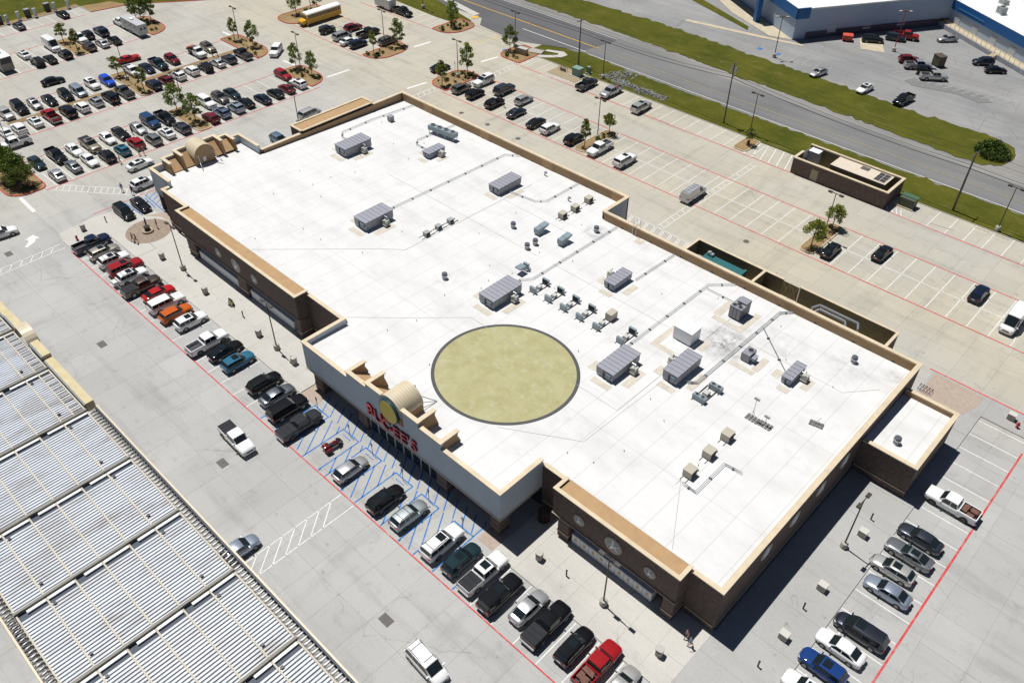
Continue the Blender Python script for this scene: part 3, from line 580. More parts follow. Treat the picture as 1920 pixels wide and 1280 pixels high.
# ---- entrance blocks: front one, and the side one turned by 90 degrees
def entrance(org, ang, half, s1, s2, vr, depth, letters):
    """local frame: u along the facade, w into the building, origin = middle of the facade line"""
    ca, sa = math.cos(ang), math.sin(ang)
    def put(b, name, m, sub=None, **k):
        b.v = [(org[0]+u*ca-w*sa-SO.x, org[1]+u*sa+w*ca-SO.y, z) for u, w, z in b.v]; return b.build(name, m, sub or store, **k)
    H0, H1, H2, SF = 7.62, 8.45, 9.05, 3.3
    prof = [(-half, SF), (half, SF), (half, H0), (s1, H0), (s1, H1), (s2, H1), (s2, H2), (-s2, H2), (-s2, H1), (-s1, H1), (-s1, H0), (-half, H0)]
    n = len(prof); b = MB()
    b.add([(u, 0, z) for u, z in prof]+[(u, .35, z) for u, z in prof], [tuple(range(n)), tuple(range(2*n-1, n-1, -1))]+[((i+1) % n, i, n+i, n+(i+1) % n) for i in range(n)])
    put(b, 'entrance_wall', M_GREY)
    for s in (-1, 1): put(MB().box(s*half, .353, SF, s*(half-.35), depth, H0), 'entrance_wall', M_GREY)
    put(MB().box(-half+.36, .36, SF, half-.36, depth-.05, SF+.2), 'soffit', mat('soffit', (.34, .33, .31), .9))
    put(MB().box(-half-.07, -.08, SF-.05, half+.07, .0, SF+.1), 'soffit_trim', M_COPING); 
    for s in (-1, 1):
        put(MB().box(s*(half+.08), .003, SF-.05, s*half, depth, SF+.1), 'soffit_trim', M_COPING)
        def cp(u0, u1, w0, w1, z): put(MB().box(s*u0, w0, z, s*u1, w1, z+.13), 'coping', M_COPING)
        cp(half+.1, s1+.02, -.1, .45, H0); cp(half+.1, half-.45, .452, depth, H0)
        cp(s1+.12, s2+.02, -.1, .45, H1); cp(s2+.12, vr-.2, -.1, .45, H2)
        for u, z in ((s1, H1), (s2, H2)):
            # stepped return: upright outside, sloping foot inside
            q = [(.35, 6.6), (3.1, 6.6), (2.55, z-.55), (2.7, z), (.35, z)]; w_ = .36; u1 = u; u0 = u-w_; bb = MB()
            bb.add([(s*u1, a, z_) for a, z_ in q]+[(s*u0, a, z_) for a, z_ in q], [tuple(range(5)), tuple(range(9, 4, -1))]+[((i+1) % 5, i, 5+i, 5+(i+1) % 5) for i in range(5)])
            put(bb, 'return_wall', M_BROWN); cp(u+.1, u-.46, .452, 2.8, z)
        # sloped tan backs between the steps
        for ua, ub, z in () if letters and s > 0 else ((s1-.37, s2+.01, H1), (s2-.37, vr-.02, H2)):
            bb = MB(); bb.add([(s*ua, .36, z-.25), (s*ub, .36, z-.25), (s*ub, 2.75, 6.75), (s*ua, 2.75, 6.75)], [(0, 1, 2, 3)]); put(bb, 'step_back', M_TAN)
    # barrel vault of curved metal sheets
    zc = 8.02; nseg = 24; nr = 9; L = 3.35
    for k in range(nr):
        w0 = -.15+L*k/nr; w1 = w0+L/nr-.02; bb = MB(); vs_ = []
        for w in (w0, w1):
            for r in (vr, vr+.035):
                for i in range(nseg+1): a = math.pi*i/nseg; vs_.append((r*math.cos(a), w, zc+r*math.sin(a)))
        q = nseg+1
        for i in range(nseg):
            bb.add([vs_[q+i], vs_[q+i+1], vs_[3*q+i+1], vs_[3*q+i]], [(0, 1, 2, 3)], 0, True); bb.add([vs_[i], vs_[i+1], vs_[q+i+1], vs_[q+i]], [(0, 1, 2, 3)]); bb.add([vs_[2*q+i], vs_[3*q+i], vs_[3*q+i+1], vs_[2*q+i+1]], [(0, 1, 2, 3)])
        put(bb, 'vault_panel', M_CREAM)
    arc = [(vr*math.cos(math.pi*i/nseg), zc+vr*math.sin(math.pi*i/nseg)) for i in range(nseg+1)]
    poly = arc+[(-vr, 6.5), (vr, 6.5)]; n = len(poly); bb = MB()
    bb.add([(u, -.12, z) for u, z in poly]+[(u, L-.2, z) for u, z in poly], [tuple(range(n-1, -1, -1)), tuple(range(n, 2*n))]+[(i, (i+1) % n, n+(i+1) % n, n+i) for i in range(n)])
    put(bb, 'vault_end', M_BROWN)
    poly = [(vr*.99*math.cos(math.pi*i/nseg), zc+vr*.99*math.sin(math.pi*i/nseg)) for i in range(nseg+1)]; bb = MB(); bb.add([(u, -.16, z) for u, z in poly], [tuple(range(n-3, -1, -1))] if False else [tuple(range(len(poly)-1, -1, -1))]); put(bb, 'vault_front', M_GREY)
    put(MB().box(-.1, L-.198, 7.0, .45, L-.16, 7.75), 'hatch_panel', M_WHITE) if not letters else None
    for s in (-1, 1): 
        put(MB().rod((s*1.2, L-.2, 8.8), (s*1.9, L+1.9, 6.85), .05, n=6).rod((s*1.2, L-.2, 7.6), (s*1.9, L+1.9, 6.85), .05, n=6), 'brace', M_GALV)
    # round sign
    bb = MB().rod((0, -.02, 7.85), (0, -.5, 7.85), 1.64, n=48, smooth=False); sg = put(bb, 'round_sign', mat('sign_rim', (.02, .05, .05), .35))
    o = MB().rod((0, -.501, 7.85), (0, -.53, 7.85), 1.5, n=48, smooth=False); put(o, 'sign_face', mat('sign_yellow', (.70, .53, .045), .45, vary=.06), sg)
    if letters:
        rt = put(MB().box(-.01, -.02, 5.0, .01, .001, 5.02), 'sign_rail', M_GREY)
        txt = "BUC-EE'S"; us = [-4.0, -2.85, -1.72, -.72, .10, 1.2, 2.05, 2.85]; zs = [5.05, 4.9, 4.75, 4.75, 4.7, 4.75, 4.8, 4.7]
        us = [-4.7, -3.35, -1.95, -.62, .05, 1.35, 2.55, 3.2]
        for layer, (mm, off, ext, w) in enumerate(((mat('sign_outline', (.16, .012, .012), .4), .06, .07, 0.), (mat('sign_red', (.62, .022, .03), .35), .015, .11, -.03))):
            for ch, u, z in zip(txt, us, zs):
                cu = bpy.data.curves.new('letter', 'FONT'); cu.body = ch; cu.size = 2.3; cu.align_x = 'LEFT'; cu.extrude = ext; cu.offset = off; cu.resolution_u = 3
                t = bpy.data.objects.new('letter', cu); col.objects.link(t); bpy.context.view_layer.update()
                me = bpy.data.meshes.new_from_object(t.evaluated_get(bpy.context.evaluated_depsgraph_get())); bpy.data.objects.remove(t)
                me.transform(Matrix.Translation((org[0]+u-SO.x, org[1]-.12+w-SO.y, z-.7)) @ Matrix.Rotation(R(90), 4, 'X')); me.materials.clear(); me.materials.append(mm)
                o = bpy.data.objects.new('letter' if layer else 'letter_outline', me); col.objects.link(o); o.parent = store
    return put
put = entrance((-55.85, 39.3), 0, 17.35, 8.3, 4.6, 1.95, 6.7, True)
put2 = entrance((-126.5, 55.9), R(-90), 8.45, 6.1, 3.85, 1.85, 6.3, False)
for x0, x1 in ((-72.3, -70.6), (-63.2, -61.6), (-49.0, -47.3), (-40.3, -38.9)):
    wall(x0, 39.6, x1, 41.2, 0, 3.297, 'column'); sp(MB().box(x0-.07, 39.53, .95, x1+.07, 41.27, 1.07), 'column_band', mat('band_grey', (.30, .25, .2), .8))
# glazed vestibule behind the columns
for k in range(8):
    x0 = -61.5+k*1.55; g_ = sp(MB().box(x0, 40.05, .05, x0+1.5, 40.11, 2.95), 'glass_door' if k in (3, 4) else 'store_window', M_STORE_GLASS)
    for a, c in ((x0-.03, x0+.06), (x0+1.46, x0+1.55)):
        b = MB().box(a-SO.x, 39.98-SO.y, .05, c-SO.x, 40.047-SO.y, 2.95); b.build('frame', mat('white_frame', (.62, .64, .65), .5), g_)
sp(MB().box(-61.6, 40.0, 2.953, -49.0, 40.6, 3.297), 'vestibule_head', MATS['white_frame'])
sp(MB().box(-73.1, 45.9, 0, -38.6, 46.2, 3.29), 'store_front', M_STORE_GLASS)
wall(-126.2, 47.6, -125.8, 49.2, 0, 3.297, 'column'); wall(-126.2, 62.6, -125.8, 64.2, 0, 3.297, 'column'); sp(MB().box(-120.6, 47.6, 0, -120.31, 64.2, 3.29), 'side_front', M_STORE_GLASS)
# tan panel on the left wall
wall(-123.0, 72.6, -120.303, 88.8, 3.4, 7.36, 'panel_wall'); coping(-123.1, 72.5, -122.65, 88.9, 7.5); coping(-122.648, 72.5, -119.9, 72.95, 7.5); coping(-122.648, 88.45, -119.9, 88.9, 7.5); coping(-120.3, 72.952, -119.9, 88.448, 7.362)
sp(MB().box(-122.64, 72.96, 7.0, -120.31, 88.44, 7.365), 'panel_roof', M_TAN)
for y in (72.8, 87.7): wall(-122.9, y, -121.2, y+1., 0, 3.397, 'pillar')
# scuppers in the parapet lining
for k in range(9): sp(MB().box(-62+k*5.4, 89.94, 5.7, -61.6+k*5.4, 89.979, 5.86), 'scupper', M_DARK)
for k in range(4): sp(MB().box(-110+k*12, 95.74, 5.55, -109.6+k*12, 95.779, 5.7), 'scupper', M_DARK)
# drain/lightning studs on the deck
for k in range(48):
    x = rnd.uniform(-117, -20); y = rnd.uniform(48, 88)
    if math.hypot(x-ec[0], y-ec[1]) < 9.4: continue
    sp(MB().rod((x, y, dz(x, y)-.02), (x, y, dz(x, y)+.22), .045, n=6), 'vent_stub', M_DARK)
# pads of walkway board round the big units
def pad(x0, y0, x1, y1): sp(MB().add([(x0, y0, dz(x0, y0)+.02), (x1, y0, dz(x1, y0)+.02), (x1, y1, dz(x1, y1)+.02), (x0, y1, dz(x0, y1)+.02)], [(0, 1, 2, 3)]), 'walk_pad', M_PAD)
# (near corner x, y, width in -x, length in +y, height)
UNITS = [('ridged', -41.3, 61.65, 2.55, 5.4, 1.4, 'r'), ('ridged', -35.5, 66.75, 2.1, 5.1, 1.58, 'l'), ('ridged', -52.75, 76.4, 1.75, 4.05, 1.15, 'l'), ('ridged', -61.5, 61.65, 2.7, 5.5, 1.47, 'r'), ('ridged', -88.2, 61.6, 2.75, 5.3, 1.6, 'r'), ('ridged', -81.75, 83.45, 2.3, 5.2, 1.35, 'b'), ('ridged', -108.7, 73.7, 2.85, 5.6, 1.65, 'r'), ('ridged', -98.6, 83.6, 1.65, 3.7, 1.05, 'r'), ('ridged', -25.65, 76.6, 1.3, 3.6, 1.05, 'r')]
UL = ['large ridged grey rooftop unit just right of the olive emblem', 'ridged grey rooftop unit beside a burner stack, in front of the white box unit', 'small ridged grey rooftop unit between two long pipe runs', 'large ridged grey rooftop unit behind the olive emblem', 'ridged grey rooftop unit alone in the middle of the left roof half', 'ridged grey rooftop unit behind the left half\'s middle, near the rear parapet', 'large ridged grey rooftop unit nearest the side barrel vault', 'smallest ridged grey rooftop unit by the four-fan condenser', 'small ridged grey rooftop unit nearest the low brick wing']
for _, x, y, w, l, h, o in UNITS:
    if o != 'b': pad(x-w-1.5, y+.2, x-w-.4, y+1.8)
    pad(x+.9, y+.6, x+1.9, y+l*.8); pad(x-w+.2, y-1.5, x+.4, y-.55)
pad(-42.6, 71.9, -41.7, 76.3); pad(-42.6, 71.0, -37.0, 71.85); pad(-37.7, 74.5, -36.9, 76.6); pad(-40, 81.2, -35.4, 82.1); pad(-36.2, 82.2, -35.3, 86.3); pad(-40.4, 82.3, -39.3, 86); pad(-33.4, 75.0, -30, 75.8); pad(-30.7, 76.0, -29.8, 79); pad(-58.5, 88.4, -57.2, 89.7)
def uz(x, y): return dz(x, y)-.03
M_VIOLET = mat('unit_violet_grey', (.23, .235, .26), .5, .2)  # violet-grey of the condenser's front panels
for (kind, x, y, w, l, h, o), lab in zip(UNITS, UL):
    u = empty('rooftop_unit', (x-w/2, y, uz(x, y)), 0, lab, 'air unit', 'ridged rooftop air units')
    MB().box(-w/2+.05, .05, 0, w/2-.05, l-.05, .3).build('curb', M_GALV, u)
    MB().box(-w/2, 0, .3, w/2, l, h-.08).build('casing', M_HVAC, u)
    n = max(4, round(l/.72))
    for k in range(n):
        MB().prism([(-w/2-.06, -.06+(l+.12)*k/n+.012), (w/2+.06, -.06+(l+.12)*k/n+.012), (w/2+.06, -.06+(l+.12)*(k+1)/n-.012), (-w/2-.06, -.06+(l+.12)*(k+1)/n-.012)], h-.08, h, zt=lambda a, b_: h+.05-.05*abs(a)/(w/2)).box(-w/2-.07, -.06+(l+.12)*(k+1)/n-.028, h-.06, w/2+.07, -.06+(l+.12)*(k+1)/n+.002 if k < n-1 else l+.055, h+.055).build('roof_panel', M_HVACTOP, u)
    for k in range(max(2, n-2)):
        ya = .3+k*(l-.6)/max(2, n-2); MB().box(w/2, ya+.04, .42, w/2+.03, ya+(l-.6)/max(2, n-2)-.04, h-.25).build('service_door', M_HVAC, u)
    MB().box(w*.12, -.22, h*.42, w*.40, 0, h*.78).build('control_box', mat('control_blue', (.16, .22, .27), .4, .3), u)
    MB().rod((-.05*w, -.1, h*.8), (-.05*w, -.1, .1), .07, n=8).rod((.12*w, -.1, h*.5), (-.05*w, -.1, h*.3), .05, n=6).build('conduit', M_DARK, u)
    sx = 1 if o == 'r' else -1
    if o in 'rl':
        px = sx*(w/2+.75); py = l*.62
        MB().box(px-.35, py-.45, .35, px+.35, py+.35, .95).box(px-.45, py-.55, .22, px+.45, py+.45, .34).build('pump_box', mat('pump_cream', (.5, .48, .43), .5), u)
        MB().rod((sx*w/2, py+.25, h*.8), (px, py+.25, h*.8), .09, n=8).rod((px, py+.25, h*.8), (px, py-.1, .9), .09, n=8).rod((px-.3, py-.3, .1), (px+.4, py-.3, .1), .08, n=6).rod((px+.3, py-.4, 1.1), (sx*w/2, py-.4, .7), .06, n=6).build('pipework', M_GALV, u)
        MB().rod((px+.3, py+.2, .2), (px+.3, py+.2, .8), .1, n=8).rod((px-.2, py+.5, .4), (px-.2, py+.5, 1.0), .14, .05, n=8).build('valve', mat('valve_green', (.03, .20, .15), .5), u)
# four-fan dark condenser, single-fan unit, white box
u = empty('fan_condenser', (-36.85-.85, 83.05, uz(-37, 83)), 0, 'dark grey condenser box with round fans near the rear parapet', 'condenser')
MB().box(-.85, 0, .12, .85, 2.5, 1.9).build('casing', mat('condenser_slate', (.10, .105, .13), .5, .2), u); MB().box(-.9, -.05, 1.9, .9, 2.55, 1.98).build('lid', M_HVAC, u)
MB().box(-.55, 1.2, 1.982, .86, 2.5, 2.25).build('hood', M_HVAC, u)
for a, b in ((-.45, .45), (.42, .45), (-.02, .95)):
    f = MB().lathe([(.36, 1.98), (.36, 2.04)], 20, (a, b)).build('fan_ring', M_GALV, u); MB().lathe([(.30, 2.042), (.30, 2.046)], 20, (a, b)).build('fan_grille', M_BLACK, f)
for k in range(3): MB().box(-.8+.56*k, -.03, .25, -.32+.56*k, 0, 1.8).build('panel', M_VIOLET, u)
u = empty('fan_unit', (-32.1, 76.6, uz(-32, 76.6)), 0, 'small grey rooftop unit with one round fan on top', 'air unit')
MB().box(-.57, 0, .15, .57, 1.75, 1.25).build('casing', M_HVAC, u); MB().box(.57, .35, .45, 1.15, 1.2, .85).prism([(.57, .3), (1.2, .3), (1.2, 1.3), (.57, 1.3)], .85, .88).build('hood', M_HVACTOP, u)
f = MB().lathe([(.42, 1.25), (.42, 1.33)], 20, (.1, 1.1)).build('fan_ring', M_GALV, u); MB().lathe([(.34, 1.332), (.34, 1.336)], 20, (.1, 1.1)).build('fan_grille', M_BLACK, f)
u = empty('cooler_box', (-39.9, 74.1, uz(-40, 74)), 0, 'tall plain white box unit beside sooty roof stain', 'air unit')
MB().box(-1.35, 0, .12, 1.35, 2.2, 1.95).build('casing', mat('white_metal', (.74, .75, .76), .45), u)
for k in range(2): MB().box(-1.4+1.405*k, -.05, 1.95, -.005+1.405*k, 2.25, 2.03).build('lid_panel', MATS['white_metal'], u)
for k in range(2): MB().box(-1.28+1.35*k, -.02, .25, -.1+1.35*k, 0, 1.8).build('door', MATS['white_metal'], u)
# split-system condenser pairs on sleeper rails
for i, (x, back) in enumerate(((-60.45, 'fan'), (-57.7, 'fan'), (-54.95, 'fan'), (-52.15, 'fan'), (-49.3, 'box'), (-45.35, 'fan'))):
    u = empty('condenser_pair', (x, 69.6, uz(x, 69.6)), 0, 'pair of upright condensers on rails, '+ORD[i+1]+' from the large unit behind the emblem', 'condenser', 'condenser pairs on rails')
    for s in (-.42, .42): MB().box(s-.05, -1.8, 0, s+.05, 2.0, .12).build('rail', M_DARK, u)
    for yy in (-1.25, 1.35):
        if back == 'box' and yy > 0:
            MB().box(-.5, 1.2, .12, .5, 2.6, 1.1).build('evaporator', M_BEIGE, u); continue
        MB().box(-.55, yy-.16, .12, .55, yy+.16, .95).build('condenser', mat('condenser_blue', (.23, .29, .32), .5, .3), u)
        MB().box(-.45, yy-.19, .2, .45, yy-.16, .85).build('coil', M_BLACK if yy > 0 else mat('coil_grey', (.30, .35, .37), .5), u)
    MB().box(-.28, -.35, .12, .32, .3, .55).build('receiver', mat('receiver', (.5, .49, .46), .5), u)
    MB().rod((-.28, 0, .25), (-.5, .9, .25), .05, n=6).rod((.32, 0, .3), (.42, -.9, .25), .05, n=6).build('pipework', M_GALV, u)
# beige units on rails: three rows
def beige_row(pts, m, labs, grp, big=1.):
    for (x, y), lab in zip(pts, labs):
        u = empty('condensing_unit', (x, y, uz(x, y)), 0, lab, 'condenser', grp); q = .5*big
        for s in (-.35, .35): MB().box(s-.04, -1.3, 0, s+.04, 1.3, .1).build('rail', M_DARK, u)
        MB().box(-q, -.55*big, .1, q, .55*big, .95*big).build('casing', m, u); MB().box(-q-.03, -.58*big, .95*big, q+.03, .58*big, .99*big).build('lid', m, u)
        f = MB().box(q, -.42*big, .25, q+.03, .42*big, .85*big).build('coil', M_BLACK, u)
beige_row([(-70.35, 85.9), (-70.35, 88.9), (-70.5, 92.4)], M_BEIGE, ['beige rooftop condenser, nearest of three by the rear parapet', 'beige rooftop condenser, middle of three by the rear parapet', 'beige rooftop condenser, farthest of three by the rear parapet'], 'beige condensers by the rear parapet')
beige_row([(-26.35, 56.2), (-26.4, 60.0), (-26.4, 63.7)], M_BEIGE, ['beige rooftop condenser, nearest of three over the side wall', 'beige rooftop condenser, middle of three over the side wall', 'beige rooftop condenser, farthest of three over the side wall'], 'beige condensers over the side wall', 1.1)
beige_row([(-81.2, 67.4), (-81.3, 69.9), (-81.35, 72.4)], mat('condenser_grey', (.33, .34, .33), .5), ['small grey condenser, nearest of three on one rail', 'small grey condenser, middle of three on one rail', 'small blue-grey condenser, farthest of three on one rail'], 'grey condensers in mid roof', .75)
# wedge-hooded supply fans, mushroom fans, gooseneck vents
for (x, y, s), lab in zip(((-69.85, 79.8, 1), (-65.45, 80.1, 1), (-64.8, 71.6, -1)), ('wedge-hooded blue-grey supply fan nearer the rail condensers by the parapet', 'wedge-hooded blue-grey supply fan beside the long double pipe', 'wedge-hooded blue-grey supply fan behind the large ridged unit')):
    u = empty('supply_fan', (x, y, uz(x, y)), 0, lab, 'roof fan', 'wedge-hooded supply fans')
    MB().box(-.5, -.4, .0, .5, .5, .35).build('curb', M_GALV, u); MB().box(-.45, -.4*s-.2, .35, .45, .35*s+.2, 1.15).build('casing', MATS['condenser_blue'], u)
    b = MB(); b.add([(-.5, .5*s, 1.2), (.5, .5*s, 1.2), (.5, .5*s, .6), (-.5, .5*s, .6), (-.5, 1.8*s, 1.25), (.5, 1.8*s, 1.25), (.5, 1.8*s, 1.05), (-.5, 1.8*s, 1.05)], [(0, 1, 2, 3), (7, 6, 5, 4), (0, 4, 5, 1), (1, 5, 6, 2), (2, 6, 7, 3), (3, 7, 4, 0)]); b.build('hood', MATS['condenser_blue'], u)
def mush(x, y, z, lab, r=.5):
    u = empty('exhaust_fan', (x, y, z), 0, lab, 'roof fan', 'round exhaust fans')
    MB().lathe([(r*.9, 0), (r*.85, .25), (r*.6, .3), (r*.6, .5)], 16).build('curb', M_GALV, u); MB().lathe([(r*.65, .45), (r, .5), (r, .7), (r*.8, .78)], 20).build('drum', mat('fan_alu', (.45, .46, .47), .35, .7), u); MB().lathe([(r*.85, .78), (r*.9, .95), (r*.7, 1.02)], 20).build('cap', MATS['condenser_slate'], u)
for x, y, lab in ((-68.3, 75.6, 'round exhaust fan, nearest of the close pair'), (-68.25, 77.3, 'round exhaust fan, farther of the close pair'), (-73.7, 78.3, 'round exhaust fan left of the close pair'), (-71.3, 61.9, 'round exhaust fan on the dusty patch in mid roof'), (-22.2, 86.4, 'round exhaust fan in the far right roof corner'), (-64.1, 86.5, 'round exhaust fan in the sooty ring near the rear parapet')): mush(x, y, uz(x, y), lab, .42)
mush(-12.5, 78.2, 4.66, 'round exhaust fan alone on the low wing roof', .45)
for x, y, lab in ((-81.15, 93.8, 'small goose-neck vent by the rear parapet'), (-73.05, 90.4, 'small goose-neck vent beside the beige condensers')):
    MB().rod((0, 0, 0), (0, 0, .6), .13, n=8).rod((0, 0, .6), (.25, 0, .75), .13, n=8).rod((.25, 0, .75), (.4, 0, .5), .15, n=8).build('roof_vent', M_GALV, None, (x, y, uz(x, y)), label=lab, cat='roof vent')
# four-fan cooler on legs by the rear parapet
u = empty('dry_cooler', (-103.2, 91.1, uz(-103, 91)), math.atan2(.8, 5.8), 'long blue-grey cooler with four fans raised on legs', 'condenser')
MB().box(-3., -.6, .75, 3., .6, 1.55).build('casing', MATS['condenser_blue'], u)
for k in range(4):
    f = MB().lathe([(.46, 1.55), (.46, 1.72)], 18, (-2.25+1.5*k, 0)).build('fan_ring', M_GALV, u); MB().lathe([(.38, 1.722), (.38, 1.726)], 18, (-2.25+1.5*k, 0)).build('fan_grille', M_BLACK, f)
for s in (-2.8, -.9, .9, 2.8):
    for w in (-.5, .5): MB().box(s-.05, w-.05, 0, s+.05, w+.05, .75).build('leg', M_GALV, u)
u = empty('pipe_box', (-114.4, 88.4, uz(-114, 88)), 0, 'small grey box on the pipe run in the far left roof corner', 'air unit'); MB().box(-.45, -.45, .12, .45, .45, 1.0).build('casing', M_HVAC, u); MB().box(-.5, -.5, 1., .5, .5, 1.05).build('lid', M_HVACTOP, u)
# double-fan condensers in front of the ridged unit
for i, (x, y) in enumerate(((-32.15, 66.7), (-31.75, 69.6))):
    u = empty('twin_fan_condenser', (x, y, uz(x, y)), 0, ('nearer', 'farther')[i]+' of the two twin-fan condensers', 'condenser', 'twin-fan condensers')
    MB().box(-.85, -.32, .15, .85, .32, .8).build('casing', MATS['condenser_blue'], u)
    for s in (-.4, .4): f = MB().lathe([(.28, .8), (.28, .86)], 16, (s, 0)).build('fan_ring', M_GALV, u); MB().lathe([(.22, .862), (.22, .866)], 16, (s, 0)).build('fan_grille', M_BLACK, f)
    for s in (-.7, .7): MB().box(s-.04, -.6, 0, s+.04, 2.9 if i == 0 else .6, .14).build('rail', M_DARK, u)
    MB().box(-.3, 1.0, .1, .4, 1.8, .5).build('receiver', MATS['receiver'], u) if i == 0 else None
# antenna stands
for x, y, h, lab in ((-26.05, 68.5, 3.4, 'roof antenna mast with ballast tray, left of two'), (-24.4, 68.6, 1.6, 'low roof antenna with ballast tray, right of two')):
    u = empty('roof_antenna', (x, y, uz(x, y)), 0, lab, 'antenna')
    b = MB()
    for k in range(4): b.box(-.7+k*.42, -.5, .05, -.4+k*.42, .5, .13)
    b.build('ballast_tray', mat('ballast', (.16, .155, .15), .9), u); MB().rod((0, 0, .1), (0, 0, h), .04, n=6).rod((-.5, 0, .1), (0, 0, h*.4), .025, n=5).rod((.5, 0, .1), (0, 0, h*.4), .025, n=5).build('mast', M_GALV, u)
    MB().box(-.3, -.1, h-.3, .35, .12, h).build('head', mat('antenna_box', (.42, .44, .45), .5), u)
u = empty('ballast_rack', (-20.2, 73.0, uz(-20, 73)), .2, 'small dark ballast rack near the low wing', 'rack')
for k in range(4):
    for q in range(2): MB().box(-.8+k*.42, -.45+q*.46, .04, -.45+k*.42, -.05+q*.46, .16).build('block', MATS['ballast'], u)
MB().rod((-.2, 0, .1), (.3, .3, 1.0), .03, n=5).build('arm', M_GALV, u)
# pipe runs on blocks
def pipe_run(name, pts, lab, two=True, r=.034):
    b = MB(); root = empty(name, (*pts[0], dz(*pts[0])), 0, lab, 'pipe', 'roof pipe runs'); o = Vector((pts[0][0], pts[0][1], dz(*pts[0])))
    for off in ((-.10, .10) if two else (0,)):
        b = MB(); q = []
        for i, p in enumerate(pts):
            d = Vector(pts[min(i+1, len(pts)-1)])-Vector(pts[max(i-1, 0)]); n = Vector((-d.y, d.x)).normalized()*off; q.append(Vector((p[0]+n.x, p[1]+n.y, dz(*p)+.24))-o)
        for a, c in zip(q, q[1:]): b.rod(a, c, r, n=6)
        b.build('pipe', M_GALV if two else mat('pipe_black', (.10, .10, .10), .6), root)
    for a, c in zip(pts, pts[1:]):
        L = math.dist(a, c); n = max(1, int(L/3.4))
        for k in range(n):
            t = (k+.5)/n; x = a[0]+(c[0]-a[0])*t; y = a[1]+(c[1]-a[1])*t
            MB().box(-.18, -.07, -.02, .18, .07, .19).build('pipe_block', M_DARK, root, (x-o.x, y-o.y, dz(x, y)-o.z), math.atan2(c[1]-a[1], c[0]-a[0])+R(90))
pipe_run('pipe_run', [(-90.6, 67.0), (-90.6, 86.45), (-90.6, 94.0), (-88.5, 95.6)], 'double pipe run across the left roof half from the lone ridged unit')
pipe_run('pipe_run', [(-81.2, 85.5), (-76.5, 86.2), (-75.2, 87.7), (-75.3, 95.6)], 'short double pipe run behind the beige condensers')
pipe_run('pipe_run', [(-64.6, 67.4), (-62.5, 70.6), (-62.6, 89.7)], 'double pipe run from the unit behind the emblem to the rear parapet')
pipe_run('pipe_run', [(-52.2, 80.6), (-52.0, 89.8)], 'short double pipe run from the small ridged unit to the rear parapet')
pipe_run('pipe_run', [(-44.2, 67.3), (-44.3, 87.0), (-41.6, 89.9)], 'double pipe run between the condenser pairs and the white box')
pipe_run('pipe_run', [(-34.9, 68.2), (-34.0, 68.9), (-33.9, 88.5), (-32.7, 89.9)], 'dark pipe run past the one-fan unit to the rear parapet', True, .055)
pipe_run('pipe_run', [(-33.8, 84.1), (-27.5, 78.6), (-26.3, 78.2)], 'single pipe to the unit nearest the low wing', False)
pipe_run('pipe_run', [(-44.0, 86.1), (-38.6, 86.1)], 'single pipe to the dark fan condenser', False, .04)
pipe_run('pipe_run', [(-113, 77.9), (-115.1, 77.8), (-116.6, 79), (-116.9, 86.3), (-116.3, 95.6)], 'pipe run in the far left roof corner')
pipe_run('pipe_run', [(-101.0, 85.5), (-104, 85.5), (-105.1, 86.7), (-104.9, 95.6)], 'double pipe run behind the four-fan cooler')
pipe_run('pipe_run', [(-26.2, 54.6), (-24.4, 54.5), (-24.4, 60.1), (-22.3, 60.3)], 'pipe run beside the beige condensers over the side wall')
# ladder hoop over the rear parapet
u = empty('roof_ladder', (-59.5, 90.2, 5.7), 0, 'white roof ladder hoop over the rear parapet', 'ladder')
for s in (-.3, .3): MB().rod((s, -.3, 0), (s, -.3, 2.3), .04, n=6).rod((s, -.3, 2.3), (s, .6, 2.3), .04, n=6).rod((s, .6, 2.3), (s, .6, .8), .04, n=6).build('rail', M_WHITE, u)
for k in range(5): MB().rod((-.3, -.3, .3+k*.4), (.3, -.3, .3+k*.4), .025, n=5).build('rung', mat('rung_red', (.5, .3, .26), .5), u)
# ------------------------------------------------------------------ fuel canopy
cz = 5.5
can = empty('fuel_canopy', (-75, 7, 0), 0, 'vast white ribbed fuel canopy in the lower left', 'canopy')
def cp_(b, name, m, **k):
    b.v = [(x+75, y-7, z) for x, y, z in b.v]; return b.build(name, m, can, **k)
M_RIB = mat('deck_rib', (.74, .755, .78), .5, vary=.07, vscale=.35); 
def deck_mat():
    m, nt, b = _new('deck_pan'); g = N(nt); p = g.pos()
    cc = g.mix(g.rng(g.noise(g.mul(p, (.5, .12, 0)), 1., 7, .7), .46, .68, 0, .9), (.60, .635, .69), (.36, .345, .32))
    nt.links.new(cc, b.inputs['Base Color']); b.inputs['Roughness'].default_value = .5; return m
M_DECK = deck_mat(); M_PURLIN = mat('purlin_tan', (.50, .45, .35), .6, vary=.1, vscale=1)
M_GUT = mat('gutter_shade', (.03, .045, .075), .6); M_BEAM = mat('canopy_beam', (.23, .215, .18), .7)  # navy stands in for the shade down in the gutter gap
YS = [15.6, 12.8, 10.0, 7.2, 4.4, 1.6, -1.2]; bx0 = -62.45; BS = 10.45
ribs = {}
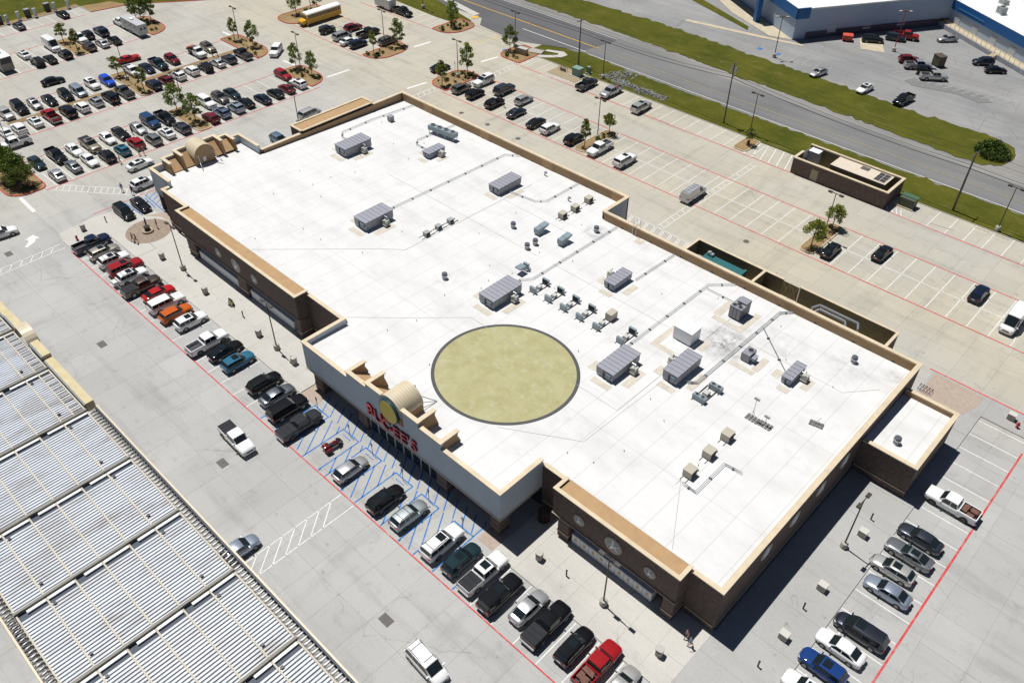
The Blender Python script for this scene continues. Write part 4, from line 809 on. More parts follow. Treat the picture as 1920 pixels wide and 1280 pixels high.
def bay_mesh(w):
    k = round(w, 2)
    if k not in ribs:
        b = MB(); n = round(w/.41); s = w/n
        for i in range(n):
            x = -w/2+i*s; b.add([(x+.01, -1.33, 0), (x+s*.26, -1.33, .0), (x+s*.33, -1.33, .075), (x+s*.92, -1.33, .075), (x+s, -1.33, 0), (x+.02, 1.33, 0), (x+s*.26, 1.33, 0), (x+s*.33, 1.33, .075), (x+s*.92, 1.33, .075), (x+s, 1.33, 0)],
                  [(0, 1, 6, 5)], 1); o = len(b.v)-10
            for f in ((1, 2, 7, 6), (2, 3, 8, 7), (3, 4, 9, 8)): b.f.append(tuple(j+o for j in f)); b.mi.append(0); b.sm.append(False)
        ribs[k] = b.mesh('deck_bay', [M_DECK, mat('trough_shade', (.03, .034, .045), .8)])  # near-black troughs: shadow between the ribs put into the colour
    return ribs[k]
for i in range(-10, 7):
    xa = bx0+BS*i; xb = xa+BS
    for j in range(6):
        yc = (YS[j]+YS[j+1])/2
        if not any(in_view(x, y, cz, .2) for x in (xa, xb) for y in (YS[j], YS[j+1])): continue
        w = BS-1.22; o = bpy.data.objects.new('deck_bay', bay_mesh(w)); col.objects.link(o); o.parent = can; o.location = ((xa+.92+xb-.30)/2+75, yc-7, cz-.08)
        # pale cover strip, and gutter with its shade painted in, beside the beam
        if j in (0, 2, 4): cp_(MB().box(xa+.14, YS[j+1]+.1, cz-.12, xa+.46, YS[j]-.1, cz+.03), 'gutter_cover', M_WHITE)
        else: cp_(MB().box(xa+.14, YS[j+1]+.9, cz-.12, xa+.46, YS[j]-.1, cz+.03), 'gutter_cover', M_WHITE)
    if any(in_view(xa, y, cz, .2) for y in (-2, 5, 10, 16)):
        cp_(MB().box(xa-.28, -1.35, cz-.35, xa+.02, 15.72, cz+.24), 'cross_beam', M_BEAM); cp_(MB().box(xa+.023, -1.35, cz-.5, xa+.93, 15.72, cz-.2), 'gutter', M_GUT)
        for j in range(7):
            y = YS[j]
            if in_view(xa, y, cz, .2) or in_view(xb, y, cz, .2):
                cp_(MB().box(xa+.2, y-.085, cz-.12, xb-.30, y+.085, cz+.10), 'purlin', M_PURLIN)
                if j in (1, 5): cp_(MB().box(xa+1.2, y+.2, cz, xa+1.5, y+.5, cz+.16).box(xb-1.9, y+.2, cz, xb-1.6, y+.5, cz+.16), 'roof_bracket', M_DARK)
        # zig-zag edge bracing and rafters
        left = xa < -84
        for ya, yb in ((14.3, 15.7) if left else (15.7, 16.75), (-2.15, -1.25)):
            if not (in_view(xa, ya, cz, .2) or in_view(xb, ya, cz, .2)): continue
            b = MB(); n = 18; zo = .14 if left and ya > 0 else 0.
            for k in range(n):
                u0 = xa+BS*k/n; u1 = xa+BS*(k+.5)/n; u2 = xa+BS*(k+1)/n
                if not zo: b.rod((u0, ya, cz-.1), (u1, yb, cz-.12), .035, n=4, smooth=False, cap=False); b.rod((u1, yb, cz-.12), (u2, ya, cz-.1), .035, n=4, smooth=False, cap=False)
                b.rod((u1, ya, cz-.35+zo*2.6), (u1, yb, cz-.35+zo*2.6), .05, n=4, smooth=False, cap=False)
            if zo: cp_(MB().box(xa+.2, 14.22, cz-.05, xb-.3, 14.38, cz+.11), 'purlin', M_PURLIN)
            cp_(b, 'edge_bracing', mat('brace_tan', (.22, .18, .13), .6) if zo else mat('brace_steel', (.13, .12, .10), .6))
            b = MB()
            for k in range(18): u = xa+BS*(k+.25)/n; b.box(u-.09, ya+.02, cz-.5, u+.14, yb-.02, cz-.42)
            if not zo: cp_(b, 'edge_tray', M_RIB)
MB  # edge fascia: thin over most of the length, stepped and deep at the upper left
cp_(MB().box(-83.4, 16.78, cz-1.0, 20, 16.98, cz+.12), 'fascia', M_CREAM); cp_(MB().box(-220, -2.4, cz-1.0, 20, -2.2, cz+.12), 'fascia', M_CREAM)
cp_(MB().box(-83.4, 16.60, cz-.9, 20, 16.777, cz+.02), 'fascia_back', M_GUT)
for x0, x1, dz_ in ((-95.2, -84.2, .35), (-99.1, -95.4, .85), (-107.2, -103.5, .85), (-220, -107.4, .35)):
    cp_(MB().box(x0, 15.98, cz-.9, x1, 16.98, cz+dz_), 'fascia_step', mat('fascia_sand', (.56, .47, .27), .6, vary=.12, vscale=1.)); cp_(MB().box(x0, 15.80, cz-.9, x1, 15.977, cz+dz_-.1), 'fascia_back', mat('fascia_grey', (.20, .23, .26), .6))
b = MB(); n = 12
for k in range(7):
    w0 = 15.7+k*.21; w1 = w0+.195; bb = MB()
    for i in range(n):
        a0, a1 = math.pi*i/n, math.pi*(i+1)/n; r = 2.25
        bb.add([(-101.3+r*math.cos(a0), w0, cz+.3+r*.75*math.sin(a0)), (-101.3+r*math.cos(a1), w0, cz+.3+r*.75*math.sin(a1)), (-101.3+r*math.cos(a1), w1, cz+.3+r*.75*math.sin(a1)), (-101.3+r*math.cos(a0), w1, cz+.3+r*.75*math.sin(a0))], [(0, 1, 2, 3)], 0, True)
    cp_(bb, 'vault_panel', M_CREAM)
for x in (-94, -73, -52, -31):
    for y in (2.5, 12): cp_(MB().box(x-.35, y-.35, 0, x+.35, y+.35, cz-.52), 'column', M_PRECAST)
# ------------------------------------------------------------------ ice lockers under the front panels
M_ICE = mat('locker_white', (.72, .74, .76), .45, vary=.05); M_ICET = mat('locker_top_shade', (.36, .40, .46), .5)  # lid coloured blue-grey for the shade it stands in
proto = empty('ice_locker', (0, 0, .12), 0, 'x', 'ice locker')
MB().box(-.575, 0, .08, .575, .9, 1.5).build('cabinet', M_ICE, proto); MB().prism([(-.575, .0), (.575, .0), (.575, .9), (-.575, .9)], 1.5, 1.95, zt=lambda x, y: 1.55+.4*y/.9).build('lid', M_ICET, proto)
for s in (-.29, .29): MB().box(s-.265, -.03, .2, s+.265, 0, 1.42).build('door', M_ICE, proto)
proto2 = copy_tree(proto); lg = MB().box(-.22, -.045, .7, .20, -.031, 1.2).build('print_panel', mat('ice_print', (.66, .60, .38), .5), proto2); MB().box(-.12, -.055, .85, .10, -.046, 1.05).build('print_band', mat('ice_print_red', (.45, .09, .06), .5), lg); KIDS.pop(proto2.name, None)
first = {}
for key, pr_, x0, x1 in (('a', proto, -108.6, -97.4), ('b', proto, -94.5, -82.9), ('c', proto2, -32.6, -20.8)):
    n = int((x1-x0)/1.19)
    for k in range(n):
        u = pr_ if id(pr_) not in first else copy_tree(pr_); first[id(pr_)] = 1
        u.location = (x0+.6+k*1.19, 44.42, .12)
        nm = {'a': 'under the left front panel, left bay', 'b': 'under the left front panel, right bay', 'c': 'under the right front panel'}[key]
        tag(u, ORD[k+1]+' white ice locker from the left '+nm, 'ice locker', 'ice lockers under the front panels')
# ------------------------------------------------------------------ service yard behind the store
yard = empty('service_yard', (-37.5, 95, 0), 0, 'walled service yard behind the store with pipe bend', 'yard wall')
def yp(b, name, m):
    b.v = [(x+37.5, y-95, z) for x, y, z in b.v]; return b.build(name, m, yard)
M_YARD = mat('yard_wall', (.26, .225, .15), .9, vary=.08)
yp(MB().box(-53.9, 99.4, 0, -38.85, 99.65, 2.9), 'wall', M_YARD); yp(MB().box(-36.1, 99.4, 0, -21.3, 99.65, 2.9), 'wall', M_YARD); yp(MB().box(-53.9, 90.51, 0, -53.65, 99.397, 2.9), 'wall', M_YARD); yp(MB().box(-21.55, 90.51, 0, -21.3, 99.397, 2.9), 'wall', M_BRICK); yp(MB().box(-42.05, 90.51, 0, -41.8, 99.397, 2.9), 'wall', M_YARD)
for x0, y0, x1, y1 in ((-53.98, 99.32, -38.8, 99.73), (-36.15, 99.32, -21.22, 99.73), (-53.98, 90.52, -53.57, 99.317), (-21.63, 90.52, -21.22, 99.317), (-42.13, 90.52, -41.72, 99.317)): yp(MB().box(x0, y0, 2.9, x1, y1, 3.02), 'coping', M_COPING)
MB().sheet([(-53.8, 90.5), (-21.4, 90.5), (-21.4, 99.5), (-53.8, 99.5)], .012).build('yard_floor', mat('yard_floor', (.30, .26, .17), .9, vary=.2, vscale=.6), kind='structure')
for a in (-38.75, -37.45):                      # braced gate leaves
    g_ = yp(MB().box(a, 99.45, .25, a+1.25, 99.5, 2.75), 'gate', mat('gate_sheet', (.33, .28, .19), .8)); b = MB()
    for p0, p1 in (((a, .2), (a+1.25, 2.8)), ((a, 2.8), (a+1.25, .2)), ((a, .1), (a, 2.9)), ((a+1.25, .1), (a+1.25, 2.9))): b.rod((p0[0]+37.5, 4.4, p0[1]), (p1[0]+37.5, 4.4, p1[1]), .05, n=4)
    b.build('brace', M_COPING, g_)
u = empty('trash_compactor', (-47.6, 97.2, 0), 0, 'long teal trash compactor container in the service yard', 'compactor')
M_TEAL = mat('teal_paint', (.02, .13, .14), .5, vary=.1)
MB().box(-3.6, -.95, .3, 3.0, .95, 2.35).build('container', M_TEAL, u); MB().box(3.003, -1.05, .3, 3.4, 1.05, 2.5).build('tail_frame', M_TEAL, u); MB().box(-4.9, -.8, .3, -3.603, .8, 1.5).build('ram_box', mat('ram_dark', (.12, .16, .15), .6), u)
MB().box(-3.3, .3, 2.35, -2.3, .9, 2.8).rod((-3., .6, 2.8), (-3., .6, 3.0), .3, n=8).build('power_pack', M_GALV, u)
for k in range(7): MB().box(-3.4+k*.95, -.98, .35, -3.28+k*.95, .98, 2.36).build('rib', M_TEAL, u)
u = empty('pipe_bend', (-28.4, 96.8, 0), 0, 'big silver double pipe hoop over the service yard', 'pipe')
for off in (0, .9):
    b = MB(); q = [(-4.3+off*.7, 0-off, .1), (-4.3+off*.7, 0-off, 2.6), (-3.6+off*.5, .6-off, 3.1), (2.2-off*1.6, .6-off, 3.1), (2.6-off*1.6, .0-off, 2.6), (2.6-off*1.6, -.1-off, .1)]
    for a, c in zip(q, q[1:]): b.rod(a, c, .2, n=10)
    b.build('pipe', mat('pipe_silver', (.5, .52, .54), .3, .8), u)
u = empty('yard_tank', (-35.0, 97.0, 0), 0, 'grey pump skid beside the braced yard gate', 'pump'); MB().rod((-.9, 0, .7), (.9, 0, .7), .55, n=14).build('tank', M_GALV, u); MB().box(-1.1, -.6, 0, 1.1, .6, .16).build('skid', M_DARK, u); MB().rod((1.2, -.3, .1), (2.6, -.3, .1), .08, n=6).rod((1.3, .3, .1), (1.3, .3, .9), .2, n=8).build('pipework', M_DARK, u)
u = empty('yard_drum', (-40.4, 97.2, 0), 0, 'dark round drum in the small yard cell', 'drum'); MB().lathe([(.8, 0), (.8, 1.1), (.5, 1.3)], 18).build('shell', mat('drum_black', (.05, .05, .05), .4), u); MB().lathe([(.3, 1.3), (.3, 1.45)], 12).build('lid', M_GALV, u)
# ------------------------------------------------------------------ brick utility enclosure by the road
ut = empty('utility_enclosure', (-47.4, 136.4, 0), 0, 'brick utility enclosure by the road with cream coping', 'enclosure')
def up_(b, name, m): b.v = [(x+47.4, y-136.4, z) for x, y, z in b.v]; return b.build(name, m, ut)
up_(MB().box(-56.25, 133.1, 0, -52.5, 133.4, 3.0), 'wall', M_BRICK); up_(MB().box(-51.1, 133.1, 0, -38.5, 133.4, 3.0), 'wall', M_BRICK); up_(MB().box(-52.5, 133.1, 2.2, -51.1, 133.4, 3.0), 'wall', M_BRICK)
up_(MB().box(-52.48, 133.16, 0, -51.12, 133.24, 2.18), 'door', mat('door_tan', (.36, .31, .20), .7))
up_(MB().box(-38.8, 133.403, 0, -38.5, 139.6, 3.0), 'wall', M_BRICK); up_(MB().box(-56.25, 133.403, 0, -55.95, 136.4, 3.0), 'wall', M_BRICK); up_(MB().box(-56.25, 139.603, 0, -38.5, 139.9, 3.0), 'wall', M_BRICK); up_(MB().box(-56.2, 136.4, .2, -56.12, 139.6, 2.6), 'gate', M_GALV)
up_(MB().box(-55.9, 133.403, .0, -38.85, 133.5, 2.99), 'lining', M_YARD); up_(MB().box(-55.9, 139.45, .0, -38.85, 139.6, 2.99), 'lining', M_YARD)
for x0, y0, x1, y1 in ((-56.35, 133.0, -38.4, 133.5), (-56.35, 139.5, -38.4, 140.0), (-38.9, 133.502, -38.4, 139.498), (-56.35, 133.502, -55.85, 136.4)): up_(MB().box(x0, y0, 3.0, x1, y1, 3.15), 'coping', M_COPING)
up_(MB().box(-56.0, 133.2, .01, -38.6, 139.7, .03), 'floor', mat('enclosure_floor', (.30, .24, .13), .9, vary=.15))
up_(MB().box(-50.3, 135.75, 0, -40.3, 139.3, 2.8), 'inner_room', mat('room_stucco', (.16, .145, .11), .9)); up_(MB().box(-50.4, 135.65, 2.8, -40.2, 139.4, 2.92), 'room_roof', mat('room_roof', (.62, .53, .43), .8, vary=.06))
fr = up_(MB().box(-42.6, 136.0, 2.92, -40.5, 139.2, 3.0), 'panel_frame', M_COPING)
for k in range(3):
    for q in range(2): MB().box(-42.5+q*1.0+47.4, 136.1+k*1.02-136.4, 3.002, -41.6+q*1.0+47.4, 137.02+k*1.02-136.4, 3.03).build('panel', mat('louvre_panel', (.05, .055, .065), .3), fr)
up_(MB().box(-45.9, 138.0, 2.92, -44.4, 139.1, 3.0), 'hatch', mat('hatch_dark', (.10, .09, .08), .7))
u = empty('power_cabinet', (-54.6, 138.2, .03), 0, 'tall white cabinet inside the brick utility enclosure', 'cabinet'); MB().box(-.95, -.75, 0, .95, .75, 2.9).build('cabinet', mat('cabinet_white', (.55, .57, .62), .4), u); MB().box(-1., -.8, 2.9, 1., .8, 3.0).build('lid', M_WHITE, u)
for i, (x, y) in enumerate(((-53.2, 135.2), (-52.2, 135.8), (-51.3, 135.6))):
    u = empty('meter_box', (x, y, .03), 0, ['left', 'middle', 'right'][i]+' grey meter box below the white cabinet', 'meter', 'meter boxes in the utility enclosure'); MB().box(-.35, -.3, .0, .35, .3, 1.3).build('box', M_PRECAST, u); MB().rod((0, .3, 0), (0, .3, 1.8), .06, n=6).build('conduit', M_GALV, u)
u = empty('refuse_container', (-36.0, 137.0, 0), 0, 'dark green container beside the brick utility enclosure', 'container'); MB().box(-1.3, -.9, .12, 1.3, .9, 1.7).build('body', mat('container_green', (.075, .09, .05), .6), u); MB().box(-1.38, -.1, 1.7, 1.4, 1.0, 1.8).build('lid', mat('lid_green', (.06, .13, .085), .5), u); MB().box(-1.4, -1.15, .1, 1.5, -1.0, .2).build('kerb_rail', M_COPING, u)
for k in range(3): MB().box(-1.0+k*.8, -.93, .3, -.5+k*.8, -.9, 1.4).build('panel', MATS['container_green'], u)
# ------------------------------------------------------------------ blue and white warehouse across the road
ang = math.atan2(-14.9, 24.2); wu = Vector((math.cos(ang), math.sin(ang))); wv = Vector((-math.sin(ang), math.cos(ang)))
M_WW = mat('warehouse_wall', (.40, .48, .60), .7, vary=.05, vscale=.2); M_WB = mat('warehouse_blue', (.008, .11, .33), .5); M_WR = mat('warehouse_roof', (.72, .72, .72), .8, vary=.04, vscale=.1)
wa = empty('warehouse', (-87.65, 189.4, 0), ang, 'white warehouse with blue corner band, left block', 'warehouse')
MB().box(-45, 0, 0, 0, 44, 6.9).build('wall', M_WW, wa); MB().box(-45, .0, 6.9, -.0, 44, 7.0).build('roof_deck', M_WR, wa)
MB().box(-45, -.35, 4.9, .3, -.01, 7.4).build('blue_band', M_WB, wa); MB().box(.01, -.35, 4.9, .3, 3.1, 7.4).build('blue_band', M_WB, wa); MB().box(.01, 3.11, 6.9, .25, 44, 7.25).build('roof_edge', M_WHITE, wa)
MB().box(-45, -.36, 7.4, .31, .2, 7.5).build('roof_edge', M_WHITE, wa); MB().box(.011, 3.2, 0, .04, 43.5, 1.6).build('base_band', mat('base_plum', (.10, .085, .115), .7), wa)
MB().box(.04, 12, 1.45, .4, 42, 1.55).build('guard_rail', mat('rail_plum', (.22, .05, .06), .6), wa)
for k in range(3): MB().box(.012, 9+k*9.5, .9, .05, 11.2+k*9.5, 2.6).build('hatch', mat('wall_patch', (.50, .53, .58), .7), wa)
MB().box(-13.6, -3.4, 0, -12.3, -2.2, 6.9).build('blue_post', M_WB, wa)
MB().box(-45, -3.5, 6.0, -11.5, -.36, 6.9).build('porch_roof', M_WB, wa)
wc_ = empty('warehouse', (-66.3, 226.2, 0), ang, 'white warehouse with long blue band, right block', 'warehouse')
MB().box(0, 0, 0, 75, 60, 5.8).build('wall', M_WW, wc_); MB().box(0, -.0, 5.8, 75, 60, 5.9).build('roof_deck', M_WR, wc_); MB().box(-.2, -.3, 3.9, 75, -.01, 6.1).build('blue_band', M_WB, wc_); MB().box(-.2, -.31, 6.1, 75, .2, 6.2).build('roof_edge', M_WHITE, wc_); MB().box(3.5, -.36, 4.6, 13, -.301, 4.85).build('sign_strip', mat('sign_strip', (.06, .20, .38), .5), wc_)
for k in range(6): MB().box(3+k*6.5, -.06, .8, 5.0+k*6.5, -.011, 2.9).build('dock_door', mat('dock_door', (.47, .50, .54), .7), wc_)
dk = MB().box(0, -2.6, 0, 75, -.07, 1.0).build('dock', mat('dock_concrete', (.50, .43, .30), .9, vary=.15), wc_)
for k in range(24): MB().rod((.5+k*1.6, -2.5, 1.), (.5+k*1.6, -2.5, 2.0), .04, n=5).build('rail_post', M_DARK, dk)
MB().rod((0, -2.5, 2.0), (40, -2.5, 2.0), .04, n=5).build('rail', mat('rail_rust', (.25, .12, .06), .7), dk); MB().box(0, -2.75, 0, 75, -2.61, .97).build('dock_face', mat('dock_face', (.36, .37, .40), .8, vary=.3, vscale=2), wc_)
for k in range(5): MB().box(21.2+.0, -2.8-.35*(k+1), 0, 22.6, -2.8-.35*k, .95-.19*k).build('stair', M_COPING, dk)
for i, (a, b, h) in enumerate(((6.5, 9.5, 1.0), (11.8, 4.5, 1.6), (16, 14, 1.2))):
    p = wu*a+wv*b+Vector((-66.3, 226.2)); u = empty('warehouse_roof_unit', (p.x, p.y, 5.9), ang, ORD[i+1]+' grey roof unit from the left on the right warehouse block', 'air unit', 'warehouse roof units'); MB().box(-.9, -.8, .2, .9, .8, h).build('casing', mat('unit_green_grey', (.30, .33, .31), .5), u); MB().box(-1., -.9, .0, 1., .9, .2).build('curb', M_WHITE, u); MB().lathe([(.5, h), (.5, h+.1)], 14).build('fan', M_DARK, u)
for i, (x, y, c, lab) in enumerate(((-78.2, 198.4, (.55, .07, .04), 'orange-red skip bin by the warehouse wall'), (-56.6, 199.2, (.085, .07, .04), 'brown box trailer beside the dark red car'))):
    u = empty('skip_bin', (x, y, 0), ang+(0 if i else R(60)), lab, 'bin'); mm = mat('skip_%d' % i, c, .6); h = 1.3 if i == 0 else 2.3; MB().prism([(-1.1, -.9), (1.1, -.9), (1.1, .9), (-1.1, .9)], .2, h).build('body', mm, u); MB().box(-1.18, -.97, h, 1.18, .97, h+.08).build('lid', mm, u)
    for s in (-.8, .8): MB().rod((s, -.95, .2), (s, .95, .2), .2, n=10).build('wheel', M_BLACK, u)
# ------------------------------------------------------------------ vehicles
PAINT = {'white': (.78, .78, .77), 'black': (.0035, .0035, .0045), 'navy': (.006, .012, .038), 'beige': (.44, .40, .33), 'red': (.30, .008, .011), 'bright red': (.42, .012, .011), 'dark red': (.14, .008, .012), 'brown': (.085, .06, .045), 'orange': (.52, .10, .01), 'teal blue': (.025, .13, .21), 'dark teal': (.008, .026, .034), 'steel grey': (.16, .18, .20), 'charcoal': (.026, .028, .032), 'silver': (.46, .465, .47), 'light silver': (.56, .55, .525), 'pale grey': (.36, .40, .41), 'slate grey': (.05, .058, .075), 'dark slate': (.03, .035, .05), 'grey': (.20, .215, .22), 'silver blue': (.33, .38, .46), 'royal blue': (.008, .04, .17), 'blue': (.015, .05, .13), 'bright blue': (.01, .07, .55), 'steel blue': (.16, .23, .33), 'tan': (.32, .28, .21), 'taupe': (.15, .135, .12), 'light grey': (.50, .51, .52), 'yellow': (.75, .40, .015)}
def paint(c):
    k = 'paint_'+c
    if k in MATS: return MATS[k]
    met = .55 if ('silver' in c or 'grey' in c or 'slate' in c or 'steel' in c or c in ('beige', 'tan', 'brown', 'taupe')) else .0
    return mat(k, PAINT[c], .34 if met else .6, met, 1., .5 if met else .08)
M_TYRE = mat('tyre', (.022, .022, .022), .85); M_RIM = mat('rim', (.24, .24, .25), .35, .8); M_RIMD = mat('rim_dark', (.06, .06, .065), .4, .6)
M_HEAD = mat('headlight', (.62, .64, .66), .15, .2, .5); M_TAIL = mat('taillight', (.30, .01, .012), .2, 0, .5); M_TRIM = mat('black_trim', (.02, .02, .022), .6); M_PLATE = mat('plate', (.6, .6, .58), .5); M_COVER = mat('bed_cover', (.022, .023, .027), .7, spec=.2)
# L, hw, wheel radius, wheelbase front/rear, body stations (x, hw factor, z bottom, z top), cabin (xr0, xr1, xf1, xf0, belt, roof, wb, wr)
SPEC = {
 'sedan': dict(L=4.85, hw=.92, wr=.335, wf=1.42, wb=-1.42, st=[(-2.42, .74, .45, .78), (-2.36, .87, .36, .93), (-2.1, .955, .27, 1.03), (-1.5, 1, .21, 1.03), (-.5, 1, .2, .99), (.6, 1, .2, .97), (1.2, 1, .21, .94), (1.75, .965, .22, .86), (2.2, .88, .24, .74), (2.38, .72, .3, .64), (2.43, .5, .38, .55)], cab=(-1.95, -1.05, .30, 1.12, .98, 1.45, .84, .665)),
 'coupe': dict(L=4.95, hw=.96, wr=.36, wf=1.5, wb=-1.42, st=[(-2.47, .80, .45, .85), (-2.4, .9, .36, 1.0), (-2.1, .97, .27, 1.04), (-1.5, 1.02, .21, 1.04), (-.5, .98, .2, .98), (.6, .98, .2, .97), (1.3, 1, .21, .97), (1.9, .97, .22, .93), (2.35, .92, .24, .84), (2.47, .82, .3, .72)], cab=(-1.95, -1.0, .05, .92, .98, 1.40, .85, .64)),
 'hatch': dict(L=4.45, hw=.91, wr=.34, wf=1.32, wb=-1.32, st=[(-2.22, .82, .45, .92), (-2.16, .92, .34, 1.06), (-1.8, .98, .25, 1.08), (-1.2, 1, .21, 1.06), (0, 1, .2, 1.01), (.9, 1, .21, .98), (1.45, .975, .22, .92), (1.9, .9, .24, .82), (2.15, .76, .3, .68), (2.22, .5, .38, .58)], cab=(-2.1, -1.5, .25, 1.1, 1.02, 1.56, .84, .68)),
 'suv': dict(L=4.72, hw=.95, wr=.37, wf=1.4, wb=-1.38, st=[(-2.35, .84, .5, .98), (-2.29, .93, .38, 1.14), (-1.9, .985, .29, 1.16), (-1.2, 1, .25, 1.13), (0, 1, .24, 1.09), (.8, 1, .24, 1.08), (1.4, .985, .25, 1.04), (1.95, .93, .27, .97), (2.25, .82, .32, .84), (2.36, .6, .42, .68)], cab=(-2.24, -1.82, .22, 1.02, 1.09, 1.68, .88, .735)),
 'bigsuv': dict(L=5.3, hw=1.01, wr=.41, wf=1.62, wb=-1.5, st=[(-2.64, .9, .55, 1.1), (-2.58, .96, .42, 1.24), (-2.2, .99, .33, 1.27), (-1.2, 1, .3, 1.25), (0, 1, .29, 1.22), (1.1, 1, .29, 1.21), (1.8, .99, .3, 1.18), (2.35, .955, .32, 1.12), (2.58, .88, .36, 1.0), (2.65, .74, .46, .82)], cab=(-2.56, -2.28, .42, 1.12, 1.22, 1.88, .945, .81)),
 'minivan': dict(L=5.15, hw=.995, wr=.35, wf=1.55, wb=-1.5, st=[(-2.57, .86, .45, 1.0), (-2.5, .94, .34, 1.1), (-2.1, .985, .25, 1.12), (-1.0, 1, .21, 1.1), (.5, 1, .2, 1.06), (1.4, .985, .21, 1.02), (2.0, .93, .23, .92), (2.4, .82, .28, .78), (2.57, .58, .38, .6)], cab=(-2.5, -2.12, .72, 1.72, 1.04, 1.73, .925, .78)),
 'jeep': dict(L=4.55, hw=.94, wr=.42, wf=1.4, wb=-1.35, st=[(-2.1, .86, .6, 1.16), (-2.08, .88, .5, 1.2), (-.5, .88, .5, 1.2), (.55, .88, .5, 1.2), (.75, .82, .5, 1.2), (1.9, .70, .52, 1.16), (2.0, .68, .55, 1.05)], cab=(-2.06, -2.0, .28, .62, 1.18, 1.84, .82, .74)),
 'pickup': dict(L=5.9, hw=1.01, wr=.42, wf=1.82, wb=-1.78, st=[(-.86, .99, .38, 1.27), (-.4, .99, .36, 1.25), (.6, .99, .35, 1.22), (1.4, 1, .35, 1.21), (2.1, .985, .36, 1.19), (2.6, .95, .38, 1.13), (2.86, .88, .42, 1.02), (2.95, .76, .5, .84)], cab=(-.82, -.62, .78, 1.42, 1.2, 1.9, .935, .79), bed=(-2.95, -.88, 1.27)),
 'van': dict(L=6.0, hw=1.02, wr=.36, wf=1.9, wb=-1.6, st=[(-3., .97, .45, 1.2), (-2.95, 1, .35, 1.25), (0, 1, .3, 1.25), (1.9, 1, .3, 1.25), (2.4, .97, .3, 1.2), (2.85, .88, .34, 1.0), (3., .7, .42, .8)], cab=(-2.97, -2.92, 1.25, 2.35, 1.22, 2.62, .97, .86), cargo=True),
 'servicevan': dict(L=5.7, hw=1.01, wr=.37, wf=1.75, wb=-1.6, st=[(-2.85, .96, .5, 1.2), (-2.8, 1, .38, 1.25), (0, 1, .33, 1.25), (1.6, 1, .33, 1.22), (2.2, .97, .34, 1.15), (2.7, .9, .38, 1.0), (2.85, .74, .46, .85)], cab=(-2.82, -2.76, 1.0, 1.75, 1.22, 2.1, .96, .84), cargo=True),
 'flatbed': dict(L=6.3, hw=1.0, wr=.42, wf=1.95, wb=-1.9, st=[(-.2, .97, .42, 1.3), (.6, .97, .4, 1.28), (1.6, 1, .4, 1.26), (2.4, .97, .42, 1.22), (2.95, .9, .45, 1.12), (3.12, .74, .55, .9)], cab=(-.15, -.02, 1.0, 1.6, 1.25, 1.98, .92, .76), flat=(-3.1, -.3, 1.05)),
}
CM = {}
def loft(st, hw):
    b = MB(); rings = []
    for x, f, zb, zt in st:
        w = hw*f; h = zt-zb
        half = [(0, zt+.035), (.45*w, zt+.028), (.80*w, zt), (.94*w, zt-.08*h-.02), (1.0*w, zt-.30*h), (1.0*w, zt-.55*h), (.975*w, zb+.10*h), (.90*w, zb)]
        rings.append([(x, y, z) for y, z in half]+[(x, -y, z) for y, z in half[::-1][:-1]])
    n = len(rings[0])
    for r in rings: b.v += r
    for k in range(len(rings)-1):
        for i in range(n-1): b.f.append((k*n+i, (k+1)*n+i, (k+1)*n+i+1, k*n+i+1)); b.mi.append(0); b.sm.append(True)
        b.f.append((k*n+n-1, (k+1)*n+n-1, (k+1)*n, k*n)); b.mi.append(0); b.sm.append(True)
    for k, rev in ((0, 0), (len(rings)-1, 1)):
        f = list(range(k*n, k*n+n)); b.f.append(tuple(f[::-1] if rev else f)); b.mi.append(0); b.sm.append(False)
    return b
def interp_top(st, x):
    for a, c in zip(st, st[1:]):
        if a[0] <= x <= c[0]: t = (x-a[0])/(c[0]-a[0]); return a[3]+(c[3]-a[3])*t
    return st[-1][3]
